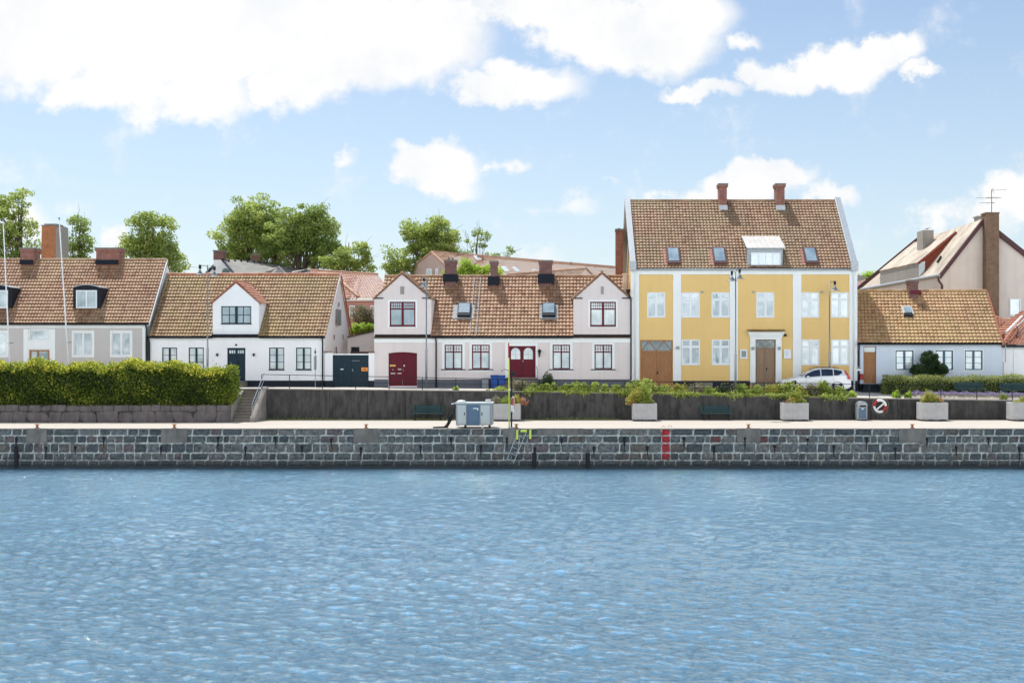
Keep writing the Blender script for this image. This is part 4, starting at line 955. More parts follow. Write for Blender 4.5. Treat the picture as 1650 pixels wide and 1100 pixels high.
def quay():
    root=empty('quay_wall',(0,D0,0),'long quay wall of dark granite blocks with pale mortar joints rising from the water','quay wall')
    rows=[(691.,701.,1.0),(702.2,713.,.60),(714.4,728.8,.74),(730.2,740.6,.55),(742.,749.8,.66)]
    V=[];Fq=[];R=[];base=0
    gx,gy=9,6
    patches=[(60,33),(281,42),(590,40),(822,22),(1206,38),(1470,44)]
    zcap=0.02
    for ri,(yt,yb,wid) in enumerate(rows):
        z1,z0=(Z(yt,D0) if ri else -.03),Z(yb,D0); x=-44+random.random()
        joint=.032
        forced=[(X(a,D0),X(b,D0),1.0) for a,b in RED] if ri<4 else []
        if ri==1: forced+=[(X(1144.5,D0),X(1162,D0),.975),(X(1220,D0),X(1237.6,D0),.975)]
        if ri==2: forced+=[(X(836,D0),X(845,D0),.86)]
        forced.sort(); fi=0
        while x<44:
            w=wid*random.choice((.55,.7,.85,1,1.1,1.3,1.6))*random.uniform(.9,1.1); val=random.random()*.93
            if random.random()<.03: val=.95
            while fi<len(forced) and forced[fi][1]<x: fi+=1
            if fi<len(forced):
                f=forced[fi]
                if x>=f[0]-.25: x=f[0]; w=f[1]-f[0]; val=f[2]; fi+=1
                elif x+w+joint>f[0]-.25: w=f[0]-joint-x
            a,c=x,x+w; x=c+joint
            u=np.linspace(0,1,gx); v=np.linspace(0,1,gy); UU,VV=np.meshgrid(u,v)
            ex=np.minimum(UU,1-UU)*w; ez=np.minimum(VV,1-VV)*(z1-z0)
            edge=np.minimum(1,np.minimum(ex,ez)/.05)
            bul=RNG.uniform(.03,.07)*edge+.035*RNG.random(UU.shape)*edge
            jx=RNG.normal(0,.008,UU.shape); jz=RNG.normal(0,.008,UU.shape)
            slx=RNG.normal(0,.02); 
            P=np.stack([a+UU*w+jx+slx*(VV-.5),D0+.03-bul,z0+VV*(z1-z0)+jz],-1).reshape(-1,3)
            V.append(P); k=(np.arange(gy-1)[:,None]*gx+np.arange(gx-1)[None]).ravel()+base
            Fq.append(np.stack([k,k+1,k+gx+1,k+gx],1)); R.append(np.full(len(k),val)); base+=gx*gy
    np_mesh('granite_blocks',np.concatenate(V),np.concatenate(Fq),M['granite'],root,np.concatenate(R),smooth=True)
    MB().box(-45,45,D0+.018,D0+1,-2.6,-.012).build('mortar_bed',M['mortar'],root)
    m=MB(); m.box(-45,45,D0-.10,D0+.03,-2.6,Z(749.6,D0)); m.build('foot_course',M['granite'],root,attr=True)
    # cast repair patches under the bollards
    for px,w in patches:
        a,b=X(px-w/2,D0),X(px+w/2,D0); zb=Z(712.5,D0); m=MB()
        n=14; bot=[(b-(b-a)*i/n, D0-.075, zb+random.uniform(-.08,.06)) for i in range(n+1)]
        m.prism([(a,D0-.075,.012),(b,D0-.075,.012)]+bot,(0,.1,0)); m.build('concrete_repair',M['patch'],root)
    for a0,b0 in ((866,940),):
        MB().box(X(a0,D0),X(b0,D0),D0-.072,D0+.03,Z(700,D0),.008).build('concrete_repair',M['patch'],root)
    # edge lip
    MB().box(-45,45,D0-.07,D0+.35,-.03,.006).build('edge_slab',M['cheek_conc'],root)
    # weep holes with rusty black streaks
    hs=[(168,706),(122,720),(352,705),(352+92,705),(396,721),(487,720),(534,708),(582,722),(678,719),(727,707),(775,719),(817,706),(905,708),(957,721),(1006,706),(1043,720),(1102,706),(1150,720),(1200,706),(1248,719),(1301,708),(1343,719),(1396,706),(1442,722),(1493,707),(1540,720),(1592,706),(1642,722),(862,722),(27,706),(30,735),(75,721),(260,721),(947,735)]
    for px,py in hs:
        x,z=X(px,D0),Z(py,D0); m=MB(); y=D0-.085
        m.lathe((x,y-.01,z),[(.0,0),(.07,.0),(.09,.03)],10,'y')
        n=7; L=random.uniform(.35,.8); wl=[.05*(1-i/n)*random.uniform(.6,1.3)+.012 for i in range(n+1)]
        m.add([(x-wl[i],y+.004,z-L*i/n) for i in range(n+1)]+[(x+wl[i],y+.004,z-L*i/n) for i in range(n+1)],[(i,i+1,n+2+i,n+1+i) for i in range(n)])
        m.build('weep_hole',M['rubber'],root)
    for px,w,yt in ((861,7,729),(947,7,729),(27,6,718)):
        MB().box(X(px-w/2,D0),X(px+w/2,D0),D0-.13,D0-.0,-2.4,Z(yt,D0)).build('timber_fender',M['rubber'],root,bevel=.04)
    m=MB()
    for a,b in ((1066.5,1072),(1076,1083)):
        cx=X((a+b)/2,D0); r=X(b,D0)-cx; m.torus((cx,D0+.1,.05),r,.012,16,5,'y',0,math.pi)
    tag(m.build('mooring_hoop',M['rust']),'pair of thin rusty wire hoops on the quay edge above the red painted stones','mooring hoops')
    return root
quay()
def bollard(px,label):
    root=empty('bollard',(X(px,D0+.45),D0+.45,0),label,'bollard','mooring bollards along the quay edge')
    x,y=X(px,D0+.45),D0+.45
    MB().lathe((x,y,.006),[(.12,0),(.12,.03),(.065,.05),(.055,.14),(.06,.17)],14).build('post',M['rust'],root,smooth='auto')
    MB().lathe((x,y,.17),[(.06,0),(.125,.012),(.13,.035),(.10,.055),(0.02,.065)],14).build('head',M['rust'],root,smooth='auto')
for px,lab in ((60,'rusty bollard on the quay edge below the oak door, first from the left'),(281,'rusty bollard on the quay edge left of the stone steps'),(590,'rusty bollard on the quay below the dark teal gate'),(832,'rusty bollard beside the fallen ladder'),(1206,'rusty bollard below the second green bench'),(1470,'rusty bollard between the litter bin and the right planter')):
    bollard(px,lab)

# ---------------------------------------------------------------- retaining wall, steps, rail, stone wall
def retaining():
    n=120; xa,xb=X(415,D1),45; V=[];m=MB()
    xs=[xa+(xb-xa)*i/n for i in range(n+1)]
    o=MB()
    for i in range(n):
        a,b=xs[i],xs[i+1]; za,zb=zstreet_w(a),zstreet_w(b)
        o.quad((a,D1,-.02),(b,D1,-.02),(b,D1,zb-.03),(a,D1,za-.03))
    root=empty('retaining_wall',(0,D1,0),'long blackened concrete retaining wall between the promenade and the street','wall')
    o.build('wall_face',M['wall_conc'],root)
    c=MB()
    for i in range(n):
        a,b=xs[i],xs[i+1]; za,zb=zstreet_w(a),zstreet_w(b)
        c.add([(a,D1-.03,za-.05),(b,D1-.03,zb-.05),(b,D1-.03,zb+.015),(a,D1-.03,za+.015),(a,D1+.28,za+.015),(b,D1+.28,zb+.015)],[(0,1,2,3),(3,2,5,4)])
    c.build('coping',M['cheek_conc'],root)
    j=MB()
    for px in range(470,1650,61):
        x=X(px,D1); j.box(x-.012,x+.012,D1-.006,D1+.01,0,zstreet_w(x)-.06)
    j.build('joint',M['rubber'],root)
retaining()
def steps():
    root=empty('stone_steps',(X(385,69.9),69.9,0),'flight of worn stone steps climbing from the promenade beside the hedge','steps')
    x0,x1=X(368,69.9),X(402,69.9); m=MB(); n=11; Y0=69.9; dep=.27; rise=1.98/n
    for i in range(n):
        st=MB().box(x0,x1,Y0+i*dep,Y0+n*dep+.3,i*rise+(.002 if i else -.05),(i+1)*rise-.002 if i<n-1 else 1.985)
        m.box(x0,x1,Y0+i*dep,Y0+(n)*dep+.2,max(-.05,i*rise),(i+1)*rise-.03); m.box(x0-.0,x1+.0,Y0+i*dep-.025,Y0+(i+1)*dep+.02,(i+1)*rise-.028,(i+1)*rise)
    m.build('step',M['step_stone'],root,bevel=.008)
    for i in range(n): MB().box(x0+.01,x1-.01,Y0+i*dep-.034,Y0+i*dep+.06,(i+1)*rise-.02,(i+1)*rise+.006).build('lit_tread_edge',M['cheek_conc'],root,bevel=.006)  # pale strips added on the tread edges, imitating light from above
    c=MB(); Yt=Y0+n*dep
    c.prism([(x1+.02,Y0,-.02),(x1+.02,Y0,.25),(x1+.02,Yt-.1,2.1),(x1+.02,D1+.6,2.1),(x1+.02,D1+.6,-.02)],(.30,0,0)); c.build('cheek_wall',M['cheek_conc'],root,bevel=.02)
    h=MB(); xh=x1+.12
    h.tube([(xh,Y0+.15,.3),(xh,Y0+.15,1.15)],.025,8); h.tube([(xh,Y0+.15,1.12),(xh,Yt,2.95)],.025,8); h.tube([(xh,Y0+.15,.72),(xh,Yt,2.55)],.018,8); h.tube([(xh,Y0+1.5,1.1),(xh,Y0+1.5,2.0)],.02,8)
    h.build('handrail',M['galv'],root)
steps()
def fence():
    root=empty('railing',(X(421,D1+.12),D1+.12,1.9),'thin black two bar iron railing along the top of the retaining wall','railing')
    Y=D1+.12
    px=[421.7,466.5,519.6,573,627,680.6,734.6,788.6,842,896,951,1006,1062,1119,1174,1231,1289,1344,1401,1458,1516,1574,1631,1690]
    top=[]; mid=[]
    ty=[(421,603),(780,610),(1000,614),(1230,616.5),(1400,619),(1574,621.5),(1700,622.5)]; my=[(421,614),(780,618.8),(1000,623.5),(1230,625.5),(1400,628.8),(1574,631),(1700,632)]
    for p in px:
        x=X(p,Y); zt=Z(lerp_tab(ty,p),Y); zm=Z(lerp_tab(my,p),Y)
        MB().box(x-.022,x+.022,Y-.022,Y+.022,zstreet_w(x)-.05,zt-.02).build('railing_post',M['black'],root)
        top.append((x,Y,zt)); mid.append((x,Y-.03,zm))
    MB().tube(top,.022,6).build('top_rail',M['black'],root); MB().tube(mid,.016,6).build('middle_rail',M['black'],root)
fence()
def rubble():
    root=empty('stone_wall',(X(180,69.7),69.7,0),'low rough fieldstone wall under the big hedge','wall')
    Y=69.75; V=[];Fq=[];R=[];base=0; gx,gy=10,8
    xR=X(372,Y)
    for ri,(z0,z1,w0) in enumerate(((.0,.66,1.05),(.68,1.02,.75))):
        x=-40
        while x<xR:
            w=w0*random.uniform(.6,1.35); 
            if x+w>xR-.3: w=xR-x
            u=np.linspace(0,1,gx);v=np.linspace(0,1,gy);UU,VV=np.meshgrid(u,v)
            cx,cz=UU*2-1,VV*2-1; pw=random.choice((3,5,9)); r=(np.abs(cx)**pw+np.abs(cz)**pw)**(1/pw); k=np.where(r>1,1/r,1)
            bul=RNG.uniform(.02,.05)*np.sqrt(np.clip(1-r**6,0,1))+.03*RNG.random(UU.shape); tl=RNG.normal(0,.12); tz=RNG.normal(0,.06); cx=cx+cz*tl; cz=cz+cx*tz
            zz0=z0+random.uniform(-.02,.02); zz1=z1+random.uniform(-.05,.05)
            P=np.stack([x+w/2+cx*k*w/2*.98,Y-bul,(zz0+zz1)/2+cz*k*(zz1-zz0)/2],-1).reshape(-1,3)
            V.append(P);q=(np.arange(gy-1)[:,None]*gx+np.arange(gx-1)[None]).ravel()+base
            Fq.append(np.stack([q,q+1,q+gx+1,q+gx],1));R.append(np.full(len(q),random.uniform(.4,.93)));base+=gx*gy; x+=w+.02
    m=concrete('fieldstone',(.17,.15,.15),.7,2.2,.9,.35)
    np_mesh('fieldstones',np.concatenate(V),np.concatenate(Fq),m,root,np.concatenate(R),smooth=True)
    MB().prism([(-41,Y-.0,-.02),(xR,Y,-.02),(xR,Y,1.0),(-41,Y,1.0)],(0,.35,0)).build('wall_core',M['wall_conc'],root)
    # sloping flank beside the steps
    MB().prism([(xR+.005,Y,-.02),(xR+.005,Y,.95),(xR+.005,D1+.2,1.97),(xR+.005,D1+.2,-.02)],(-.3,0,0)).build('wall_flank',M['cheek_conc'],root)
rubble()
sheet('hedge_terrace',M['soil'],[(-45,69.9,.98),(X(370,69.9),69.9,.98)],[(-45,D1,1.97),(X(388,D1),D1,1.97)])
# ================================================================ VEGETATION
def leaf_quads(name,P,size,mat,parent=None,up=.35,rnd=None,aspect=.55,kind=None):
    n=len(P); nrm=RNG.normal(0,1,(n,3)); nrm[:,2]+=up; nrm/=np.linalg.norm(nrm,axis=1)[:,None]
    t=RNG.normal(0,1,(n,3)); t-=nrm*(t*nrm).sum(1)[:,None]; t/=np.linalg.norm(t,axis=1)[:,None]; b=np.cross(nrm,t)
    s=(size*RNG.uniform(.6,1.35,n))[:,None]
    V=np.stack([P-t*s*.5,P+b*s*aspect*.5,P+t*s*.5,P-b*s*aspect*.5],1).reshape(-1,3)
    Fq=np.arange(n*4).reshape(-1,4)
    if rnd is None: rnd=RNG.random(n)
    o=np_mesh(name,V,Fq,mat,parent,rnd)
    return o
def ball(n,r):
    d=RNG.normal(0,1,(n,3)); d/=np.linalg.norm(d,axis=1)[:,None]; return d*(r*RNG.random(n)**(1/2.4))[:,None]
def tree(label,Y,ells,n_sub,per,mat,leaf=.24,trunk_px=None,trunk_r=.22,sub_r=.55,name='leafy_tree',cat='tree',zb=1.2,flat=1.0,group=None,twigs=0):
    tx=X(trunk_px if trunk_px is not None else sum(e[0] for e in ells)/len(ells),Y)
    root=empty(name,(tx,Y,zb),label,cat,group)
    n_sub=int(n_sub*1.2); sub_r*=1.1; subs=[]; area=[e[2]*e[3] for e in ells]; tot=sum(area)
    for e,a in zip(ells,area):
        k=max(3,int(n_sub*a/tot)); cx,cz=X(e[0],Y),Z(e[1],Y); rx,rz=e[2]*Y/F,e[3]*Y/F
        for _ in range(k):
            d=RNG.normal(0,1,3); d/=np.linalg.norm(d); q=RNG.random()**(1/2.1)
            subs.append((cx+d[0]*rx*q, Y+d[1]*min(rx,rz)*.8*q, cz+d[2]*rz*q))
    P=[];R=[]
    for s in subs:
        r=sub_r*RNG.uniform(.5,1.35); k=int(per*RNG.uniform(.4,1.4)*(r/sub_r)**1.5)
        b=ball(k,r)*np.array([1.15,1.1,.72]); P.append(b+np.array(s)); R.append(np.clip(RNG.uniform(0,1)*.55+RNG.random(k)*.5,0,1))
    P=np.concatenate(P);R=np.concatenate(R)
    leaf_quads('crown',P,leaf,mat,root,rnd=R)
    t=MB(); zc=sum(Z(e[1],Y) for e in ells)/len(ells); ztop=max(Z(e[1]-e[3]*.5,Y) for e in ells)
    t.tube([(tx,Y,zb-.2),(tx+.1,Y,zb+(zc-zb)*.5),(tx-.05,Y,zc),(tx+.15,Y,ztop)],[trunk_r*1.3,trunk_r,trunk_r*.6,.03],8)
    for s in random.sample(subs,min(len(subs),34)):
        h=random.uniform(.45,.9); z0=zb+(min(zc,s[2])-zb)*h; z0=max(z0,zb+1); 
        mid=((tx+s[0])/2+random.uniform(-.3,.3),(Y+s[1])/2,(z0+s[2])/2-.1)
        t.tube([(tx,Y,z0),mid,s],[trunk_r*.38,trunk_r*.22,.015],5)
    for _ in range(twigs):
        s=random.choice(subs); d=Vector((s[0]-tx,0,s[2]-zc+1.5)).normalized()
        t.tube([s,(s[0]+d.x*.6+random.uniform(-.3,.3),s[1],s[2]+d.z*.6),(s[0]+d.x*1.3+random.uniform(-.4,.4),s[1],s[2]+d.z*1.3)],[.02,.014,.006],4)
    t.build('trunk',M['bark'],root,smooth=True)
    return root
def build_trees():
    tree('tall loose tree at the left edge, left of the orange brick stack',104,[(5,385,40,42),(30,345,32,40),(38,315,22,16),(-10,340,30,40),(50,400,22,22),(15,410,34,20)],92,95,M['leaf_tree'],.25,34,.2,.55,twigs=14)
    tree('slim tree right of the orange brick stack',104,[(127,362,17,18),(125,392,25,26),(128,420,28,18)],42,105,M['leaf_tree2'],.24,128,.16,.5,twigs=5)
    tree('round tree behind the right end of the grey house roof',100,[(245,362,38,26),(240,395,48,36),(262,420,42,30),(222,412,30,30)],105,120,M['leaf_tree'],.24,246,.24,.6,twigs=8)
    tree('tallest tree of the pair behind the dark grey roofed building, the left one',118,[(405,345,42,36),(385,375,42,34),(410,395,52,34),(372,410,26,22),(438,372,30,38)],170,130,M['leaf_tree'],.27,400,.3,.65,twigs=10)
    tree('broad tree behind the dark grey roofed building, right one of the pair',116,[(492,355,42,28),(480,385,48,36),(515,400,42,36),(450,395,34,40),(520,362,28,20)],190,130,M['leaf_tree2'],.27,482,.3,.65,twigs=10)
    tree('low spreading tree trailing off to the right above the salmon tiled roof',112,[(560,415,34,28),(585,400,10,20),(590,428,18,14),(540,425,30,24)],64,95,M['leaf_tree'],.25,560,.16,.5,twigs=10)
    tree('drooping round tree left of the long orange roof',112,[(690,375,48,26),(672,400,46,34),(715,395,32,30),(640,430,22,22)],135,120,M['leaf_tree'],.25,684,.28,.6,twigs=10)
    tree('thin nearly bare tree above the long orange roof',122,[(770,385,22,16),(755,402,14,14),(822,406,12,11),(795,413,26,8)],22,60,M['leaf_tree2'],.24,768,.12,.4,twigs=22)
    tree('bright green bush showing above the ridge of the twin gabled house between its chimneys',90,[(765,437,34,14),(725,444,16,9),(800,446,14,9),(752,428,12,8)],60,130,M['leaf_bright'],.17,762,.1,.35,name='garden_tree')
    tree('pale grey green bushy tree in the courtyard behind the gate',88,[(582,506,19,16),(596,512,10,14)],34,130,M['leaf_grey'],.14,584,.08,.28,name='garden_tree')
    tree('bright yellow green shrub in the courtyard over the lean-to wall',86.5,[(585,529,20,8),(572,532,8,7),(597,527,9,8)],30,140,M['leaf_bright'],.13,585,.06,.25,name='garden_shrub',cat='shrub')
    tree('small bright tree far behind the gap right of the yellow house',125,[(1400,446,14,8)],14,90,M['leaf_bright'],.25,1400,.1,.5)
build_trees()

def hedge(name,label,x0,x1,y0,y1,z0,z1,mat,dens,leaf,bulge=.10,top_bright=True,loc=None,cat='hedge',zfun=None):
    """clipped hedge: leaves over a noisy box"""
    root=empty(name,((x0+x1)/2,y0,z0),label,cat)
    def wob(a,b): return (np.sin(a*2.1+1)+np.sin(b*3.3+2)+np.sin(a*5.7+b*4)*.6+np.sin(a*11+b*9)*.35)*bulge*.4
    L,H,W=x1-x0,z1-z0,y1-y0; P=[];R=[]
    def lump(a): return (.07*np.sin(a*.9)+.06*np.sin(a*2.3+1)+.04*np.sin(a*5.1))*(1.5 if H>1.5 else .6)-(.32*np.clip((a-(x1-2.3))/.8,0,1) if H>1.5 else 0)
    def add(n,f):
        u,v=RNG.random(n),RNG.random(n); p=f(u,v); P.append(p)
    nf=int(L*H*dens)
    rs=lambda n:RNG.normal(0,.075 if H>1.5 else .055,n)
    n=nf; u,v=RNG.random(n),RNG.random(n); xx=x0+u*L; zz=z0+v*H
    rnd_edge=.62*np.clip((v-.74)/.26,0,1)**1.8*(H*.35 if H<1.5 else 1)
    P.append(np.stack([xx,y0-wob(xx,zz)*1.5+rnd_edge+rs(n)+np.abs(rs(n)),z0+v*(H+lump(xx))+rs(n)],1)); R.append(np.clip(.0+.75*RNG.random(n)**2.2+.12*np.sin(xx*1.3+zz*2)+.5*np.clip((v-.8)/.2,0,1),0,1))  # leaf tone lightens towards the top, painting the sunlit shoulder
    n=int(L*W*dens*1.1); u,v=RNG.random(n),RNG.random(n); xx=x0+u*L; yy=y0+v*W
    tz=z1+wob(xx,yy)*1.3+lump(xx)+rs(n)*1.3-.30*np.clip((.35-v)/.35,0,1)**2
    P.append(np.stack([xx,yy,tz],1)); R.append(np.clip(.45+.55*RNG.random(n),0,1))  # top leaves given lighter tones, sun painted into their colour
    for xe,sg in ((x0,-1),(x1,1)):
        n=int(W*H*dens); u,v=RNG.random(n),RNG.random(n); yy=y0+u*W; zz=z0+v*H
        P.append(np.stack([xe+sg*(wob(yy,zz)-.25*np.clip((v-.75)/.25,0,1)**2)+rs(n),yy,zz],1)); R.append(.2+.6*RNG.random(n))
    n=int(L*5); xx=x0+RNG.random(n)*L; P.append(np.stack([xx,y0+RNG.random(n)*W,z1+.1+np.abs(RNG.normal(0,.09,n))],1)); R.append(RNG.random(n))
    P=np.concatenate(P);R=np.concatenate(R)
    if zfun is not None: P[:,2]+=np.array([zfun(a) for a in P[:,0]])
    leaf_quads('foliage',P,leaf,mat,root,rnd=R,up=.5,aspect=.7)
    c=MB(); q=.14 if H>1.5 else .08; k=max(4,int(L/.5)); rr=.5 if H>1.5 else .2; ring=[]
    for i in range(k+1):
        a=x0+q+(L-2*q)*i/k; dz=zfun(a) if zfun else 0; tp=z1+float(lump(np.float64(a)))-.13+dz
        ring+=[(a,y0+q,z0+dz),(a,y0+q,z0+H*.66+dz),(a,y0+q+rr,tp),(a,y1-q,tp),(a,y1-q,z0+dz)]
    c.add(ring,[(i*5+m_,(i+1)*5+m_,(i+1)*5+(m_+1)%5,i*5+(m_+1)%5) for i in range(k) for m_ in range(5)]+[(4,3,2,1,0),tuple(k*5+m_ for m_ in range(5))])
    c.build('shade_core',M['core'],root)  # dark solid core, its colour stands in for shade between the leaves
    return root
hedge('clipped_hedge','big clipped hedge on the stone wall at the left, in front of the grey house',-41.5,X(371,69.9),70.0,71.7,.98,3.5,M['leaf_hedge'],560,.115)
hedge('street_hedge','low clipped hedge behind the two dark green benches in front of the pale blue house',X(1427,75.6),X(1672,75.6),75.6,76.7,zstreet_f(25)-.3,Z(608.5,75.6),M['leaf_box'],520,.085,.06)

def mound(root,cx,cy,cz,rx,ry,rz,mat,n,leaf,name='foliage',up=.5,nsub=9,spiky=0):
    P=[];R=[]
    for _ in range(nsub):
        d=RNG.normal(0,1,3); d/=np.linalg.norm(d); d[2]=abs(d[2]); q=.68*RNG.random()**.4
        c=np.array([cx+d[0]*rx*q,cy+d[1]*ry*q,cz+d[2]*rz*q]); k=n//nsub
        b=ball(k,1)*np.array([rx,ry,rz])*RNG.uniform(.28,.5); P.append(b+c); R.append(np.clip(RNG.uniform(0,.45)+RNG.random(k)*.6,0,1))
    P=np.concatenate(P);R=np.concatenate(R); P[:,2]=np.maximum(P[:,2],cz)
    return leaf_quads(name,P,leaf,mat,root,rnd=R,up=up,aspect=.5)
def shrub(label,px0,px1,ytop,Y,mat,n,leaf,ybot=None,name='border_plant',cat='plant',group=None,flowers=None,nsub=9,zb=None):
    cx=X((px0+px1)/2,Y); rx=(X(px1,Y)-X(px0,Y))/2; zb=zb if zb is not None else zst(cx,Y)-.02; rz=Z(ytop,Y)-zb
    root=empty(name,(cx,Y,zb),label,cat,group)
    mound(root,cx,Y,zb,rx,min(rx,.55),rz,mat,n,leaf,nsub=nsub)
    st=MB()
    for _ in range(9):
        st.tube([(cx+random.uniform(-.15,.15)*rx,Y,zb),(cx+random.uniform(-.7,.7)*rx,Y+random.uniform(-.2,.2),zb+rz*random.uniform(.4,.85))],.012,4)
    st.build('stems',M['bark'],root)
    if flowers:
        k,fm=flowers; P=np.stack([cx+RNG.uniform(-.9,.9,k)*rx,Y+RNG.uniform(-.3,.3,k),zb+rz*RNG.uniform(.5,1.0,k)],1); leaf_quads('flowers',P,leaf*.9,fm,root)
    return root
YB=73.15
# planting bed on the wall top
sheet('planting_bed',M['soil'],[(x,D1+.27,zstreet_w(x)+.018) for x in np.linspace(X(796,D1),X(1372,D1),40)],[(x,D1+1.5,zst(x,D1+1.5)+.018) for x in np.linspace(X(796,D1),X(1372,D1),40)])
def beds():
    k=0
    # low spurge row in front of the pink house
    wheres=['beside the rescue pole','below the twin gabled house doorstep','left of the dark evergreen','below the dark evergreen','right of the dark evergreen','below the third lower window','midway along the pink wall','below the fourth lower window','near the black downpipe','touching the planter below the oak gate']
    for i,px in enumerate(range(862,1008,16)):
        shrub(f'low yellow green spurge cushion on the wall {wheres[i]}' if i<len(wheres) else 'low yellow green spurge cushion',px-12,px+13,616-random.uniform(0,2)-(3 if 910<px<970 else 0),YB-.15+.2*random.random(),M['leaf_bed'],2600,.10,group='spurge cushions in front of the pink house',nsub=10)
    #
    a=['pale grassy plant left of the black post','leafy green plant with long stems right of the rescue pole','tall leafy bush between planter and oak gate','wild green plant below the oak gate','meadow plant right of the oak gate','meadow plant below the first lower window of the yellow house','dense green plant at the granite plinth','leafy dark plant just left of the tall lamp','pale green plant right of the tall lamp','green plant left of the yellow house doorstep','grassy plant below the yellow house front door','bushy plant right of the front door below the notice case','plant below the front bumper of the white car','tall stemmed plant in front of the car door','leafy round plant before the car','dense dark green plant before the rear wheel of the car']
    for i,(p0,p1,yt,m,n,lf) in enumerate([(795,818,622,'leaf_bed',900,.09),(826,850,611,'leaf_grey',1400,.1),(1012,1056,606,'leaf_bed',3000,.13),(1052,1088,617,'leaf_bed',2000,.1),(1080,1112,616,'leaf_gold',2000,.1),(1108,1140,615,'leaf_grey',2000,.1),(1130,1160,620,'leaf_bed',1800,.1),(1158,1182,618,'leaf_dark',1500,.1),(1184,1212,616,'leaf_bed',2000,.11),(1208,1232,620,'leaf_bed',1500,.1),(1226,1258,617,'leaf_gold',2200,.1),(1252,1284,613,'leaf_bed',2200,.12),(1276,1300,618,'leaf_gold',1500,.12),(1296,1326,619,'leaf_grey',1800,.11),(1318,1342,609,'leaf_bed',1700,.14),(1336,1362,618,'leaf_bed',2200,.12)]):
        shrub(a[i],p0-5,p1+5,yt-1.5,YB+.15+.4*random.random(),M[m],int(n*1.8),lf,nsub=16,flowers=(40,M['leaf_gold']) if i%3==1 else None)
    for lab,p0,p1,yt,n in (('small bright plant at the railing below the first lower window of the pink house',729,740,621,500),('small bright plant at the railing left of the blue bins',781,791,627,300),('bright leafy plant on the wall between the car and the litter bin',1362,1384,629,1100),('bright green hydrangea behind the railing left of the planter, left one of two',1436,1454,626,1200),('bright green hydrangea behind the railing left of the planter, right one of two',1456,1471,628,1000),('bright green plant among the lavender at the right bench',1608,1624,630,900)):
        shrub(lab,p0,p1,yt,YB+.1,M['leaf_bright'],n,.12,nsub=9)
    shrub('dark round evergreen beside the burgundy front door',869,896,598,76.4,M['leaf_dark'],5200,.10,name='evergreen_shrub',cat='shrub',nsub=22,zb=1.8)
    # big dark bush in front of the blue house
    cx=X(1497,77.2); r=empty('evergreen_bush',(cx,77.2,1.5),'big dark green round bush against the pale blue house','bush')
    P=[];R=[]
    for ex,ez,rx,rz in ((1497,590,24,18),(1497,576,14,9),(1482,598,15,12),(1513,598,15,12)):
        for _ in range(42):
            d=RNG.normal(0,1,3); d/=np.linalg.norm(d); q=RNG.random()**.33
            c=np.array([X(ex,77.2)+d[0]*rx*.0425*q*.9,77.2+d[1]*.6*q,Z(ez,77.2)+d[2]*rz*.0425*q*.9]); b=ball(150,.19); P.append(b+c); R.append(np.clip(RNG.uniform(0,.4)+RNG.random(150)*.6,0,1))
    P=np.concatenate(P); leaf_quads('foliage',P,.10,M['leaf_dark'],r,rnd=np.concatenate(R))
    MB().tube([(cx,77.2,1.0),(cx,77.2,3.2)],[.09,.03],7).build('trunk',M['bark'],r)
    # lavender
    n=9000; xx=RNG.uniform(X(1468,YB),X(1665,YB),n); yy=YB+RNG.uniform(-.2,.7,n); zz=np.array([zst(a,b) for a,b in zip(xx,yy)]); h=.06+.42*RNG.random(n)*(1-.3*np.sin(xx*4)**2)
    P=np.stack([xx,yy,zz+h],1)
    o=leaf_quads('lavender',P[h>.24],.075,M['lav'],None,aspect=.4); tag(o,'strip of purple flowering lavender on top of the wall at the right','lavender',kind='stuff')
    o=leaf_quads('lavender_leaves',P[h<=.26],.08,M['leaf_grey'],None,aspect=.3); tag(o,'grey green lavender leaves below the purple flowers','lavender',kind='stuff')
    # leaves and grass spilling over the wall edge
    n=15000; xx=RNG.uniform(X(842,D1),X(1366,D1),n); hang=np.abs(RNG.normal(0,.06,n))*(1.1+np.sin(xx*1.9)+.6*np.sin(xx*5.3+1)); ed=np.array([zstreet_w(a) for a in xx])
    side=RNG.random(n)<.35
    P=np.stack([xx,np.where(side,D1-.05-.05*RNG.random(n),D1-.03+.9*RNG.random(n)),ed+np.where(side,.06-np.abs(hang),.03+np.abs(hang)*.9)],1)
    o=leaf_quads('ground_cover',P,.10,M['leaf_bed'],None); tag(o,'mixed green ground cover spilling over the top edge of the concrete wall','ground cover',kind='stuff')
    # weeds at the foot of the wall
    n=5000; xx=RNG.uniform(X(415,D1),X(1000,D1),n); P=np.stack([xx,D1-.03-np.abs(RNG.normal(0,.06,n)),.02+np.abs(RNG.normal(0,.035,n))*(1+np.sin(xx*.7+1))],1)
    o=leaf_quads('weeds',P,.05,M['leaf_bed'],None); tag(o,'thin line of weeds and moss along the foot of the concrete wall','weeds',kind='stuff')
beds()

